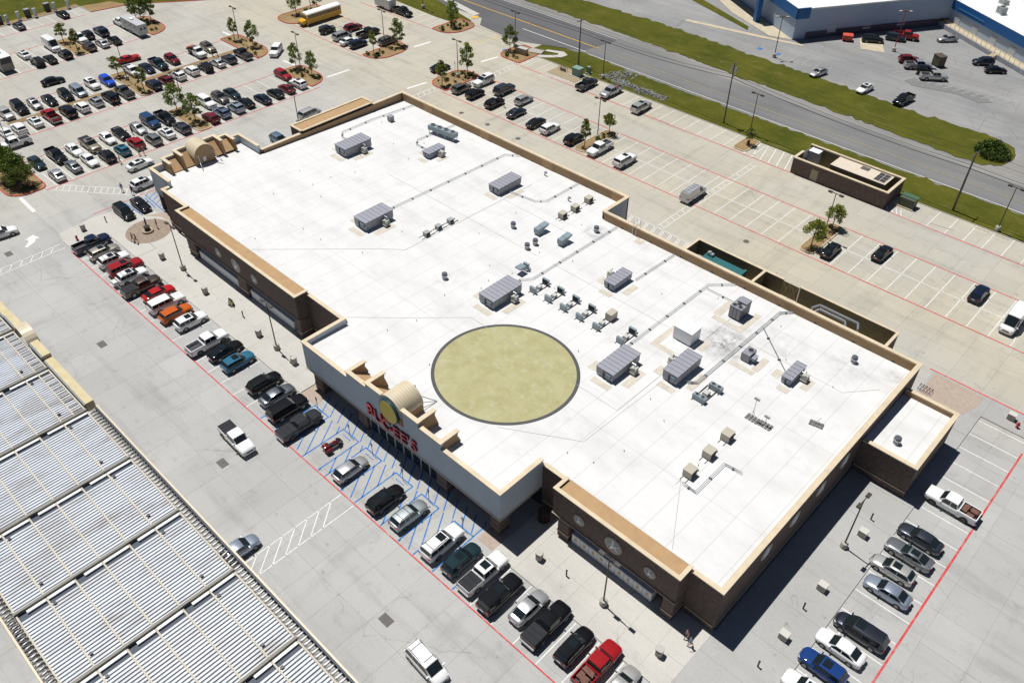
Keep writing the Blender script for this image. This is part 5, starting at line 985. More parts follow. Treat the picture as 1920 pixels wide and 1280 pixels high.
def car_meshes(kind):
    if kind in CM: return CM[kind]
    cover = kind == 'pickup_cover'; S = SPEC['pickup' if cover else kind]; P = []; hw = S['hw']
    # P entries: (name, mesh, loc, role, sub-entries); role 'p' = painted
    P.append(('body', loft(S['st'], hw).mesh('body', M_TRIM, 50), (0, 0, 0), 'p', ()))
    xr0, xr1, xf1, xf0, zb, zr, wb, wr = S['cab']
    # cabin: rings front to back
    b = MB(); rings = []
    xm = (xr1+xf1)/2
    for x, z, wt, w0 in ((xf0, interp_top(S['st'], xf0)-.02, wb*.80, wb*.86), (xf1, zr-.045, wr*.97, wb), (xm, zr, wr, wb), (xr1, zr-.05, wr*.95, wb*.98), (xr0, interp_top(S['st'], xr0)-.02, wb*.78, wb*.84)):
        top = z; lo = zb-.06
        if top <= zb+.05: pts = [(w0, top-.05), (wt, top), (wt*.6, top+.012), (0, top+.02)]
        else: pts = [(w0, lo), (wt, top-.035), (wt*.8, top), (0, top+.015)]
        rings.append([(x, y, q) for y, q in pts]+[(x, -y, q) for y, q in pts[::-1][1:]])
    n = len(rings[0])
    for r in rings: b.v += r
    for k in range(len(rings)-1):
        for i in range(n-1): b.f.append((k*n+i, k*n+i+1, (k+1)*n+i+1, (k+1)*n+i)); b.mi.append(0); b.sm.append(True)
    P.append(('cabin', b.mesh('cabin', M_TRIM, 32), (0, 0, 0), 'p', ()))
    def lerp(a, c, t): return tuple(a[i]+(c[i]-a[i])*t for i in range(3))
    def pane(r0, r1, i0, i1, a, c, ofs, name, m=M_GLASS):
        """glass on the loft face strip between rings r0 and r1, points i0..i1, from fraction a to c"""
        q = MB(); A = [lerp(rings[r0][i], rings[r1][i], a) for i in range(i0, i1+1)]; C = [lerp(rings[r0][i], rings[r1][i], c) for i in range(i0, i1+1)]
        k = len(A)
        def pull(R_):  # narrow a little at both ends
            R_ = list(R_); R_[0] = lerp(R_[0], R_[1], .10); R_[-1] = lerp(R_[-1], R_[-2], .10); return R_
        A = pull(A); C = pull(C); nrm = (Vector(C[k//2])-Vector(A[k//2])).cross(Vector(A[-1])-Vector(A[0])).normalized()
        if nrm.z < 0: nrm = -nrm
        q.add([Vector(v)+nrm*ofs for v in A]+[Vector(v)+nrm*ofs for v in C], [(i, i+1, k+i+1, k+i) for i in range(k-1)], 0, True)
        return (name, q.mesh(name, m), (0, 0, 0), None, ())
    P.append(pane(0, 1, 1, 5, .10, .93, .012, 'windshield'))
    if not S.get('cargo'): P.append(pane(3, 4, 1, 5, .10 if xr1-xr0 > .3 else .12, .90 if xr1-xr0 > .5 else .78, .012, 'rear_window'))
    # side glass: on the plane belt -> roof edge
    def side(sgn, xa0, xa1, xb0, xb1, name='side_window'):
        z0 = zb+.045; z1 = zr-.10
        def yy(z): return wb+(wr-wb)*(z-(zb-.06))/(zr-.035-(zb-.06))
        q = MB(); q.add([(xa0, sgn*(yy(z0)+.010), z0), (xb0, sgn*(yy(z0)+.010), z0), (xb1, sgn*(yy(z1)+.012), z1), (xa1, sgn*(yy(z1)+.012), z1)], [(0, 1, 2, 3) if sgn < 0 else (3, 2, 1, 0)])
        return (name, q.mesh(name, M_GLASS), (0, 0, 0), None, ())
    lo_r = xr0+(xr1-xr0)*.10+.12; hi_r = xr1+.10; lo_f = xf0-(xf0-xf1)*.10-.17; hi_f = xf1-.03
    lo_r = min(lo_r, hi_r+.0) if xr1-xr0 < .3 else lo_r
    if S.get('cargo'): cuts = [(lo_f-.95, hi_f-.45, lo_f, hi_f)]
    elif xf1-xr1 > 2.0: c1 = xr1+(xf1-xr1)*.33; c2 = xr1+(xf1-xr1)*.66; cuts = [(lo_r, hi_r, c1-.04, c1-.04), (c1+.04, c1+.04, c2-.04, c2-.04), (c2+.04, c2+.04, lo_f, hi_f)]
    else: c1 = xr1+(xf1-xr1)*.52; cuts = [(lo_r, hi_r, c1-.04, c1-.04), (c1+.04, c1+.04, lo_f, hi_f)]
    for sgn in (-1, 1):
        for a0, a1, b0, b1 in cuts: P.append(side(sgn, a0, a1, b0, b1))
    # wheels with dark arches
    r = S['wr']
    ty = MB().rod((0, -.11, 0), (0, .11, 0), r, n=20).mesh('tyre', M_TYRE); ri = MB().rod((0, -.118, 0), (0, .118, 0), r*.64, n=16, smooth=False).mesh('rim', M_RIM); hb = MB()
    for k in range(5):
        a = 2*math.pi*k/5; hb.prism([(0, 0), (0, 0.001), (0.001, 0)], 0, 0) if False else None
    for x in (S['wf'], S['wb']):
        for sgn in (-1, 1):
            P.append(('wheel', ty, (x, sgn*(hw-.105), r), None, (('rim', ri, (0, 0, 0), None),)))
            ar = MB(); n_ = 16; vs_ = [(x, sgn*(hw+.004), r)]+[(x+(r+.075)*math.cos(math.pi*i/n_), sgn*(hw+.004), r-.04+(r+.06)*math.sin(math.pi*i/n_)) for i in range(n_+1)]
            ar.add(vs_, [(0, i, i+1) if sgn < 0 else (0, i+1, i) for i in range(1, n_+1)]); P.append(('wheel_arch', ar.mesh('wheel_arch', M_TRIM), (0, 0, 0), None, ()))
    xf = S['st'][-1][0]; fz = S['st'][-2][3]; x2 = S['st'][-3][0]; bw = hw*S['st'][-2][1]
    for sgn in (-1, 1):
        ya, yb = bw*.58*sgn, bw*1.02*sgn; zt = fz-.02; xh = S['st'][-2][0]
        b = MB(); b.box(x2+.05, ya, zt-.10, xh+.035, yb, zt+.03); P.append(('headlight', b.mesh('headlight', M_HEAD), (0, 0, 0), None, ()))
        if 'bed' in S or 'flat' in S: xa = (S.get('bed') or S.get('flat'))[0]; wq = hw*.97; zq = 1.0
        else: xa = S['st'][0][0]; wq = hw*S['st'][0][1]; zq = S['st'][1][3]-.12
        b = MB().box(xa-.012, sgn*wq*.66, zq-.13, xa+.14, sgn*wq*.985, zq+.06); P.append(('taillight', b.mesh('taillight', M_TAIL), (0, 0, 0), None, ()))
        b = MB().box(xf0-.42, sgn*(wb-.08), zb-.02, xf0-.28, sgn*(wb+.22), zb+.13); P.append(('mirror', b.mesh('mirror', M_TRIM), (0, 0, 0), 'p', ()))
    P.append(('grille', MB().box(xf-.12, -bw*.5, fz-.30, xf+.015, bw*.5, fz-.12).mesh('grille', M_TRIM), (0, 0, 0), None, ()))
    if 'bed' in S:
        x0, x1, z = S['bed']; w = hw*.985; b = MB()
        for sgn in (-1, 1):
            b.add([(x0, sgn*w*.96, .42), (x1, sgn*w, .38), (x1, sgn*w, z-.12), (x1, sgn*w*.95, z), (x0, sgn*w*.93, z), (x0, sgn*w*.97, z-.12)], [(0, 1, 2, 5), (5, 2, 3, 4)] if sgn < 0 else [(5, 2, 1, 0), (4, 3, 2, 5)], 0, False)
            b.box(x0+.02, sgn*w*.84, .75, x1, sgn*w*.945, z-.005)
        b.box(x0, -w*.84, .55, x0+.09, w*.84, z-.01); b.box(x1-.08, -w*.84, .6, x1, w*.84, z-.015)
        P.append(('bed', b.mesh('bed', M_TRIM), (0, 0, 0), 'p', ()))
        P.append(('bed_floor', MB().box(x0+.09, -w*.84, .60, x1-.08, w*.84, .78).mesh('bed_floor', mat('bed_liner', (.05, .05, .052), .8)), (0, 0, 0), None, ()))
        if cover:
            for k in range(3): xa = x0+.05+(x1-x0-.08)*k/3; P.append(('bed_cover', MB().box(xa, -w*.90, z-.006, xa+(x1-x0-.08)/3-.025, w*.90, z+.028).mesh('bed_cover', M_COVER), (0, 0, 0), None, ()))
        P.append(('rear_bumper', MB().box(x0-.16, -w*.9, .48, x0-.003, w*.9, .68).mesh('rear_bumper', mat('chrome', (.4, .4, .41), .25, .8)), (0, 0, 0), None, ()))
    elif 'flat' in S:
        x0, x1, z = S['flat']; P.append(('deck', MB().box(x0, -1.05, .85, x1, 1.05, z).box(x0+.1, -.45, .45, x1+.2, .45, .849).mesh('deck', mat('deck_black', (.03, .03, .03), .7)), (0, 0, 0), None, ()))
        for k, c in enumerate(((.55, .10, .02), (.05, .05, .05), (.1, .09, .07))): P.append(('tool_box', MB().box(x0+.2+k*.85, -.9+.3*k, z, x0+.9+k*.85, .7, z+.45+.12*k).mesh('tool_box', mat('toolbox_%d' % k, c, .6)), (0, 0, 0), None, ()))
    else: P.append(('plate', MB().box(S['st'][0][0]-.035, -.25, .72, S['st'][0][0]-.003, .25, .86).mesh('plate', M_PLATE), (0, 0, 0), None, ()))
    if kind == 'jeep': P.append(('spare_wheel', MB().rod((-2.2, 0, 1.0), (-2.42, 0, 1.0), .40, n=20).mesh('spare_wheel', M_TYRE), (0, 0, 0), None, ()))
    if kind == 'jeep':
        for x in (S['wf'], S['wb']):
            for sgn in (-1, 1): P.append(('fender', MB().box(x-.55, sgn*.80, .92, x+.55, sgn*1.0, .99).mesh('fender', M_TRIM), (0, 0, 0), None, ()))
    # options
    opt = {}
    if xf1-xr1 > .8:
        opt['s'] = ('sunroof', MB().box(xf1-.95, -wr*.62, zr-.03, xf1-.12, wr*.62, zr+.022).mesh('sunroof', M_GLASS))
        q = MB()
        for sgn in (-1, 1): q.rod((xr1+.15, sgn*wr*.86, zr+.045), (xf1-.1, sgn*wr*.86, zr+.045), .025, n=5)
        opt['r'] = ('roof_rack', q.rod((xr1+.5, -wr*.86, zr+.05), (xr1+.5, wr*.86, zr+.05), .02, n=5).rod((xf1-.5, -wr*.86, zr+.05), (xf1-.5, wr*.86, zr+.05), .02, n=5).mesh('roof_rack', M_TRIM))
    if 'bed' in S: opt['c'] = ('cargo', MB().box(S['bed'][0]+.3, -.6, .8, S['bed'][0]+1.1, .1, 1.3).box(S['bed'][0]+.5, .15, .8, S['bed'][0]+1.6, .7, 1.15).prism([(-1.7, -.7), (-1.1, -.5), (-1.05, .6), (-1.6, .7)], .8, 1.38).mesh('cargo', mat('cargo_brown', (.16, .07, .05), .8, vary=.4, vscale=4)))
    if kind == 'servicevan':
        q = MB()
        for sgn in (-.7, .7): q.rod((-2.6, sgn, 2.3), (1.2, sgn, 2.3), .03, n=5)
        for k in range(5): q.rod((-2.4+k*.8, -.7, 2.3), (-2.4+k*.8, .7, 2.3), .03, n=5); q.rod((-2.4+k*.8, -.7, 2.05), (-2.4+k*.8, -.7, 2.3), .03, n=5); q.rod((-2.4+k*.8, .7, 2.05), (-2.4+k*.8, .7, 2.3), .03, n=5)
        q.rod((-2.5, .2, 2.36), (.8, .2, 2.36), .035, n=5).rod((-2.5, .5, 2.36), (.8, .5, 2.36), .035, n=5); opt['l'] = ('ladder_rack', q.mesh('ladder_rack', M_WHITE))
    if kind in ('suv',): opt['b'] = ('rear_box', MB().box(-3.1, -.55, .6, -2.45, .55, 1.05).rod((-2.5, 0, .5), (-2.3, 0, .5), .05, n=5).mesh('rear_box', M_PLATE))
    CM[kind] = (P, opt); return CM[kind]
def make_car(kind, colour, x, y, hd, opts, label, group=None, noun='car'):
    P, opt = car_meshes(kind); pm = paint(colour)
    root = empty({'pickup': 'pickup_truck', 'pickup_cover': 'pickup_truck', 'bigsuv': 'large_suv', 'servicevan': 'service_van', 'van': 'delivery_van', 'flatbed': 'flatbed_truck', 'hatch': 'hatchback', 'jeep': 'off_roader'}.get(kind, kind), (x, y, .006), R(hd), label, noun, group)
    dark = rnd.random() < .3; root.scale = (rnd.uniform(.97, 1.03), rnd.uniform(.98, 1.02), rnd.uniform(.97, 1.03))
    for name, me, loc, role, subs in P:
        o = bpy.data.objects.new(name, me); col.objects.link(o); o.parent = root; o.location = loc
        if role == 'p': o.material_slots[0].link = 'OBJECT'; o.material_slots[0].material = pm
        for sn, sm_, sl, _ in subs:
            q = bpy.data.objects.new(sn, sm_); col.objects.link(q); q.parent = o; q.location = sl
            if dark: q.material_slots[0].link = 'OBJECT'; q.material_slots[0].material = M_RIMD
    for c in opts:
        if c in opt: o = bpy.data.objects.new(opt[c][0], opt[c][1]); col.objects.link(o); o.parent = root
    return root
NOUN = {'sedan': ('sedan', 'car'), 'coupe': ('coupe', 'car'), 'hatch': ('hatchback', 'car'), 'suv': ('SUV', 'car'), 'bigsuv': ('large SUV', 'car'), 'minivan': ('minivan', 'van'), 'jeep': ('boxy off-roader', 'car'), 'pickup': ('pickup', 'pickup'), 'pickup_cover': ('covered pickup', 'pickup'), 'van': ('van', 'van'), 'servicevan': ('service van', 'van'), 'flatbed': ('flatbed truck', 'truck')}
CARS = {'front': [('pickup', 'navy', -123.9, 34.2, 90, ''),
 ('suv', 'beige', -120.4, 34.5, 90, 's'),
 ('suv', 'white', -117.3, 34.5, 90, 'rs'),
 ('bigsuv', 'red', -114.1, 34.8, 90, 's'),
 ('suv', 'white', -111.4, 34.5, 90, 'rsb'),
 ('pickup_cover', 'brown', -108.0, 34.2, 90, ''),
 ('sedan', 'bright red', -104.7, 35.1, 90, ''),
 ('bigsuv', 'white', -101.6, 34.7, 90, ''),
 ('suv', 'orange', -98.6, 34.5, 90, ''),
 ('suv', 'white', -95.6, 35.1, 90, 's'),
 ('pickup', 'white', -89.7, 34.2, 90, ''),
 ('sedan', 'black', -86.6, 35.0, 90, 's'),
 ('suv', 'teal blue', -83.4, 35.0, 90, 's'),
 ('suv', 'black', -77.4, 35.1, 90, ''),
 ('sedan', 'steel grey', -74.4, 35.0, 90, ''),
 ('bigsuv', 'black', -71.3, 34.5, 90, ''),
 ('pickup_cover', 'charcoal', -67.8, 33.9, 90, ''),
 ('hatch', 'silver', -57.8, 33.9, 90, ''),
 ('suv', 'black', -51.4, 33.9, 90, 's'),
 ('suv', 'pale grey', -47.8, 34.2, 90, 'r'),
 ('bigsuv', 'white', -42.4, 34.3, 90, 'rs'),
 ('suv', 'dark teal', -39.3, 34.3, 90, 's'),
 ('pickup_cover', 'white', -36.5, 34.7, 90, 's'),
 ('bigsuv', 'black', -33.5, 34.1, 90, 's'),
 ('sedan', 'silver', -30.4, 35.1, 90, ''),
 ('pickup_cover', 'black', -27.7, 35.0, 90, ''),
 ('suv', 'black', -24.2, 35.1, 90, 's'),
 ('pickup', 'red', -21.4, 35.1, 90, 'c'),
 ('sedan', 'light silver', -18.5, 35.1, 90, '')], 'side': [('pickup', 'white', -4.5, 78.0, 180, 'c'),
 ('sedan', 'slate grey', -5.2, 71.1, 180, ''),
 ('coupe', 'grey', -5.1, 68.2, 180, 's'),
 ('hatch', 'light silver', -5.6, 65.2, 180, 's'),
 ('sedan', 'silver blue', -4.8, 62.3, 180, ''),
 ('minivan', 'dark slate', -4.7, 56.0, 180, 's'),
 ('sedan', 'white', -5.4, 53.1, 180, ''),
 ('suv', 'royal blue', -5.6, 50.0, 180, 's'),
 ('suv', 'white', -5.7, 46.8, 180, 's')], 'e_near': [('sedan', 'silver', -148.9, 39.8, 180, ''),
 ('sedan', 'grey', -149.9, 43.2, 180, ''),
 ('sedan', 'white', -149.9, 46.2, 0, ''),
 ('suv', 'black', -148.9, 49.1, 180, 'r'),
 ('hatch', 'teal blue', -149.2, 52.2, 180, 's'),
 ('suv', 'red', -149.8, 55.3, 180, ''),
 ('suv', 'grey', -148.9, 58.3, 180, ''),
 ('sedan', 'white', -149.5, 61.4, 180, 's'),
 ('suv', 'slate grey', -149.1, 64.5, 180, 's'),
 ('suv', 'dark red', -149.0, 70.6, 180, ''),
 ('suv', 'steel blue', -149.4, 73.4, 180, 'rs'),
 ('suv', 'silver blue', -149.3, 76.6, 180, 's'),
 ('sedan', 'black', -149.9, 79.4, 180, ''),
 ('sedan', 'navy', -149.0, 82.7, 180, ''),
 ('sedan', 'black', -149.3, 86.0, 180, ''),
 ('sedan', 'dark red', -149.5, 89.0, 180, ''),
 ('suv', 'white', -149.7, 92.1, 180, 's')], 'e_far': [('sedan', 'dark teal', -155.7, 39.1, 0, ''),
 ('pickup', 'black', -155.6, 42.7, 0, ''),
 ('sedan', 'white', -155.6, 46.0, 0, ''),
 ('pickup_cover', 'tan', -155.2, 49.0, 0, 's'),
 ('sedan', 'white', -155.5, 52.5, 0, ''),
 ('coupe', 'black', -155.5, 55.2, 0, ''),
 ('sedan', 'silver', -155.1, 58.5, 0, ''),
 ('bigsuv', 'blue', -155.8, 61.5, 0, ''),
 ('pickup', 'black', -155.2, 64.3, 0, ''),
 ('bigsuv', 'white', -155.5, 73.7, 0, ''),
 ('suv', 'taupe', -155.3, 76.8, 0, 's'),
 ('sedan', 'dark teal', -155.6, 79.7, 0, ''),
 ('suv', 'red', -155.7, 92.3, 0, '')], 'd_near': [('sedan', 'white', -171.5, 40.0, 180, ''),
 ('suv', 'white', -171.3, 42.4, 180, ''),
 ('sedan', 'white', -171.9, 45.8, 180, 's'),
 ('pickup', 'red', -171.8, 49.0, 180, ''),
 ('bigsuv', 'black', -171.5, 52.2, 180, ''),
 ('suv', 'white', -171.4, 55.1, 180, ''),
 ('hatch', 'silver', -171.9, 58.2, 180, 's'),
 ('bigsuv', 'black', -171.4, 61.1, 180, ''),
 ('pickup_cover', 'charcoal', -171.9, 64.3, 180, ''),
 ('suv', 'navy', -170.9, 70.4, 180, ''),
 ('suv', 'dark red', -171.1, 73.2, 180, 's'),
 ('suv', 'white', -171.4, 76.3, 180, 's'),
 ('suv', 'white', -171.6, 79.7, 180, ''),
 ('jeep', 'black', -170.9, 82.7, 180, ''),
 ('sedan', 'light silver', -171.4, 85.9, 180, ''),
 ('suv', 'slate grey', -171.3, 88.8, 180, 's'),
 ('pickup_cover', 'black', -171.3, 92.4, 180, '')], 'd_far': [('suv', 'light silver', -179.2, 43.2, 0, ''),
 ('bigsuv', 'black', -180.0, 46.2, 0, ''),
 ('hatch', 'silver', -179.7, 49.1, 0, 's'),
 ('sedan', 'black', -179.3, 51.9, 0, ''),
 ('suv', 'black', -179.2, 55.2, 0, ''),
 ('minivan', 'silver blue', -179.2, 58.0, 0, ''),
 ('suv', 'white', -180.2, 61.5, 0, 's'),
 ('suv', 'bright blue', -179.6, 64.5, 0, ''),
 ('pickup', 'white', -180.2, 70.5, 0, ''),
 ('sedan', 'navy', -179.8, 73.6, 0, ''),
 ('pickup', 'dark teal', -179.9, 76.5, 0, ''),
 ('suv', 'dark red', -180.0, 79.8, 0, ''),
 ('flatbed', 'white', -179.5, 85.7, 0, ''),
 ('suv', 'tan', -180.2, 89.0, 0, 'rs')], 'b_near': [('jeep', 'black', -199.6, 58.3, 180, ''),
 ('sedan', 'black', -199.6, 61.0, 180, ''),
 ('suv', 'black', -199.6, 64.4, 180, ''),
 ('suv', 'brown', -200.0, 70.2, 180, 's'),
 ('sedan', 'silver', -200.0, 73.3, 180, ''),
 ('sedan', 'black', -199.6, 76.1, 180, '')], 'b_far': [('sedan', 'white', -206.2, 58.0, 180, 's'),
 ('van', 'white', -206.2, 64.4, 0, ''),
 ('pickup', 'white', -206.2, 70.8, 0, ''),
 ('suv', 'black', -207.0, 73.2, 180, 's'),
 ('bigsuv', 'navy', -206.5, 76.3, 180, '')], 'ev': [('sedan', 'slate grey', -224.2, 64.4, 180, 's'),
 ('sedan', 'black', -224.2, 75.0, 180, '')], 'bus': [('jeep', 'dark slate', -169.5, 114.6, 90, ''),
 ('minivan', 'silver', -164.0, 114.7, 90, 'r'),
 ('sedan', 'white', -160.5, 114.0, 90, ''),
 ('suv', 'navy', -157.6, 114.4, 90, '')], 'rear': [('suv', 'taupe', -123.4, 114.7, 90, ''),
 ('suv', 'black', -119.4, 114.9, 90, ''),
 ('suv', 'black', -113.6, 114.7, 90, ''),
 ('sedan', 'dark slate', -107.4, 114.8, 90, ''),
 ('sedan', 'black', -101.6, 114.3, 90, ''),
 ('suv', 'white', -98.0, 114.3, 90, ''),
 ('suv', 'black', -91.9, 114.3, 90, ''),
 ('pickup', 'white', -86.0, 114.8, -90, ''),
 ('bigsuv', 'white', -79.7, 114.5, 90, 's'),
 ('sedan', 'black', -38.7, 114.8, 90, 's')], 'rear2': [('bigsuv', 'white', -122.6, 120.5, -90, 's'),
 ('bigsuv', 'slate grey', -116.5, 120.6, 90, ''),
 ('hatch', 'silver', -110.2, 119.9, 90, ''),
 ('sedan', 'black', -32.5, 119.8, 90, ''),
 ('suv', 'navy', -17.3, 119.8, 90, 's')], 'kerb': [('pickup', 'charcoal', -105.8, 134.8, 90, ''),
 ('pickup', 'silver', -99.8, 135.6, -90, 'c'),
 ('bigsuv', 'light silver', -90.9, 134.2, 90, 's')], 'x': [('pickup_cover', 'white', -71.4, 27.2, -2, ''),
 ('minivan', 'white', -33.3, 23.9, -3, 'r'),
 ('hatch', 'silver blue', -57.5, 18.7, 88, ''),
 ('suv', 'white', -137.1, 25.5, 80, ''),
 ('minivan', 'black', -128.9, 42.2, 0, 's'),
 ('sedan', 'black', -129.2, 45.3, 0, ''),
 ('sedan', 'white', -141.9, 51.9, 93, 's'),
 ('suv', 'white', -135.2, 49.2, 92, 's'),
 ('minivan', 'light silver', -136.5, 85.4, 95, ''),
 ('bigsuv', 'white', -167.6, 98.7, -50, ''),
 ('sedan', 'black', -187.8, 56.4, 84, ''),
 ('coupe', 'bright red', -187.4, 73.3, 84, ''),
 ('pickup', 'white', -165.7, 39.3, -92, ''),
 ('sedan', 'black', -134.4, 118.8, 80, ''),
 ('pickup', 'black', -165.7, 135.0, 0, ''),
 ('pickup', 'white', -208.5, 82.4, 180, ''),
 ('servicevan', 'light grey', -64.0, 113.5, 90, 'l'),
 ('van', 'white', -11.3, 116.4, -90, ''),
 ('suv', 'steel blue', -131.5, 74.8, 0, ''),
 ('sedan', 'silver', -73.4, 175.4, -100, ''),
 ('sedan', 'white', -62.3, 174.9, -95, 's'),
 ('pickup', 'black', -54.0, 175.3, -97, ''),
 ('suv', 'dark red', -62.1, 196.3, 43, ''),
 ('pickup', 'silver', -59.2, 194.4, 38, ''),
 ('jeep', 'black', -56.6, 192.8, 38, ''),
 ('pickup', 'light silver', -54.2, 191.0, 38, ''),
 ('minivan', 'black', -73.4, 201.7, 32, ''),
 ('suv', 'dark slate', -70.0, 206.6, 20, ''),
 ('pickup', 'red', -68.6, 209.2, 20, ''),
 ('sedan', 'silver', -60.9, 214.7, -130, ''),
 ('suv', 'dark slate', -49.6, 207.0, -138, ''),
 ('sedan', 'black', -45.9, 204.5, 42, '')], 'bus2': [('suv', 'dark red', -166.5, 119.9, 90, ''),
 ('pickup', 'black', -161.1, 120.3, 90, ''),
 ('minivan', 'taupe', -154.1, 120.4, 90, 'r')]}
XL = ['white pickup with dark bed cover driving along the front lane', 'white minivan with roof rails driving in the front lane, bottom edge', 'silver blue car nosing out from under the fuel canopy', 'white car entering at the left edge by the turn arrow', 'black minivan next to the plaza', 'black sedan beside the blue-hatched bay at the plaza', 'white sedan driving past the side barrel vault', 'white SUV driving in front of the side entrance corner', 'light silver minivan driving behind the tan side panel', 'large white SUV driving between the side-lot islands', 'black sedan driving across the upper left lot', 'bright red coupe driving across the upper left lot', 'white pickup crossing the lot at the left edge', 'black sedan half hidden by the tree at the rear corner', 'black pickup towing the white box trailer', 'white pickup towing the long silver trailer', 'light grey service van with white ladder rack beside the ladder crossing', 'white delivery van at the right edge', 'steel blue SUV tucked against the left store wall', 'silver sedan at the verge of the far lot', 'white sedan with sunroof at the verge of the far lot', 'black pickup at the verge of the far lot', 'dark red SUV beside the brown box trailer', 'silver pickup between the dark red SUV and the black off-roader', 'black off-roader between two silver pickups', 'light silver pickup at the end of the far lot group', 'black van nearest the orange-red skip bin', 'dark slate SUV by the red lamp pole', 'red pickup behind the red lamp pole', 'silver sedan near the inner warehouse corner', 'dark slate SUV at the foot of the dock stair', 'black sedan just below the dock stair']
ROWS = {'front': ('in the front row, {o} vehicle from the plaza end', 0, 'cars in the front row'), 'side': ('beside the brick side wall, {o} car from the low wing', 3, 'cars beside the brick side wall'), 'e_near': ('in the row nearest the side entrance, {o} from the left', 1, 'cars in the side lot'), 'e_far': ('in the second row from the side entrance, {o} from the left', 1, 'cars in the side lot'), 'd_near': ('in the third row from the side entrance, {o} from the left', 1, 'cars in the side lot'), 'd_far': ('in the fourth row from the side entrance, {o} from the left', 1, 'cars in the side lot'), 'b_near': ('in the fifth row from the side entrance, {o} from the left', 1, 'cars in the side lot'), 'b_far': ('in the sixth row from the side entrance, {o} from the left', 1, 'cars in the side lot'), 'ev': ('at the charging posts, {o} from the left', 1, 'cars at the charging posts'), 'bus': ('by the school bus, nearer row, {o} from the left', 0, 'cars by the school bus'), 'bus2': ('by the school bus, farther row, {o} from the left', 0, 'cars by the school bus'), 'rear': ('in the rear lot row nearest the store, {o} from the left', 0, 'cars in the rear lot'), 'rear2': ('in the rear lot second row, {o} from the left', 0, 'cars in the rear lot'), 'kerb': ('at the road-side kerb, {o} from the left', 0, 'cars in the rear lot')}
for key, (ph, ax, grp) in ROWS.items():
    L = sorted(CARS[key], key=(lambda c: c[2]) if ax == 0 else (lambda c: c[3]), reverse=(ax == 3))
    for i, (k, c, x, y, h, o) in enumerate(L):
        n, cat = NOUN[k]; make_car(k, c, x+rnd.uniform(-.05, .05), y+rnd.uniform(-.05, .05), h+rnd.uniform(-1.2, 1.2), o, c+' '+n+' '+ph.format(o=ORD[i+1]), grp, cat)
for (k, c, x, y, h, o), lab in zip(CARS['x'], XL): make_car(k, c, x, y, h, o, lab, None, NOUN[k][1])
# ---- school bus
u = empty('school_bus', (-177.2, 117.9, 0), R(-90), 'long yellow school bus with white roof', 'bus')
MY_, MW_ = paint('yellow'), M_WHITE
b = MB(); b.prism([(-5.9, -1.22), (4.4, -1.22), (4.4, 1.22), (-5.9, 1.22)], .5, 2.55); b.build('body', MY_, u)
b = MB(); n = 10
for i in range(n):
    a0, a1 = math.pi*i/n, math.pi*(i+1)/n; f = lambda a, x: (x, 1.22*math.cos(a), 2.55+.45*math.sin(a)); b.add([f(a0, -5.9), f(a1, -5.9), f(a1, 4.3), f(a0, 4.3)], [(0, 1, 2, 3)], 0, True)
for x in (-5.9, 4.3): b.add([(x, 1.22*math.cos(math.pi*i/n), 2.55+.45*math.sin(math.pi*i/n)) for i in range(n+1)], [tuple(range(n+1))])
b.build('roof', MW_, u); loft([(4.2, .95, .6, 1.65), (4.9, .9, .6, 1.55), (5.4, .8, .6, 1.35), (5.6, .6, .7, 1.15)], 1.15).build('hood', MY_, u)
for s in (-1, 1):
    for k in range(12): MB().box(-5.6+k*.8, s*1.225, 1.75, -4.9+k*.8, s*1.23, 2.42).build('side_window', M_GLASS, u)
    for z in (.75, 1.15, 1.6): MB().box(-5.88, s*1.222, z, 4.3, s*1.236, z+.07).build('rub_rail', M_TRIM, u)
    for x in (-3.6, 4.3): w = MB().rod((x, s*.92, .5), (x, s*1.20, .5), .5, n=18).build('wheel', M_TYRE, u); MB().rod((x, s*.9, .5), (x, s*1.21, .5), .3, n=14).build('rim', MY_, w)
MB().box(4.402, -1.05, 1.7, 4.42, 1.05, 2.5).build('windshield', M_GLASS, u); MB().box(5.55, -1.1, .45, 5.75, 1.1, .7).build('bumper', M_TRIM, u); MB().box(-5.93, -.9, 1.6, -5.902, .9, 2.4).build('rear_window', M_GLASS, u)
# ---- trailers, motor homes
u = empty('horse_trailer', (-202.6, 82.6, 0), R(180), 'long silver box trailer behind white pickup by the tree island', 'trailer')
MB().box(-4.9, -1.15, .6, 3.6, 1.15, 2.9).build('body', mat('trailer_alu', (.36, .375, .39), .4, .5), u); MB().box(-4.85, -1.1, 2.9, 3.55, 1.1, 2.98).build('roof', mat('trailer_roof', (.45, .46, .48), .5), u); MB().box(-.5, -.4, 2.98, .6, .4, 3.2).build('vent', M_WHITE, u); MB().prism([(3.6, -.9), (5.6, -.1), (5.6, .1), (3.6, .9)], .6, .8).build('tongue', M_TRIM, u)
for y in (-.75, .15): MB().box(-4.93, y, 1.7, -4.902, y+.5, 2.3).build('rear_window', M_GLASS, u)
for s in (-1, 1):
    for x in (-.9, .1): w = MB().rod((x, s*.95, .4), (x, s*1.2, .4), .4, n=16).build('wheel', M_TYRE, u); MB().rod((x, s*.94, .4), (x, s*1.21, .4), .22, n=12).build('rim', M_RIM, w)
    for k in range(3): MB().box(-4+k*2.4, s*1.152, 1.9, -3+k*2.4, s*1.165, 2.4).build('side_window', M_GLASS, u)
u = empty('box_trailer', (-171.8, 134.9, 0), 0, 'white box trailer behind black pickup at the top edge', 'trailer')
MB().box(-3.4, -1.15, .5, 2.4, 1.15, 2.7).build('body', mat('trailer_white', (.62, .63, .64), .4), u); MB().box(-3.42, -1.17, 2.7, 2.42, 1.17, 2.78).build('roof', M_WHITE, u); MB().prism([(2.4, -.8), (3.9, -.08), (3.9, .08), (2.4, .8)], .45, .6).build('tongue', M_TRIM, u)
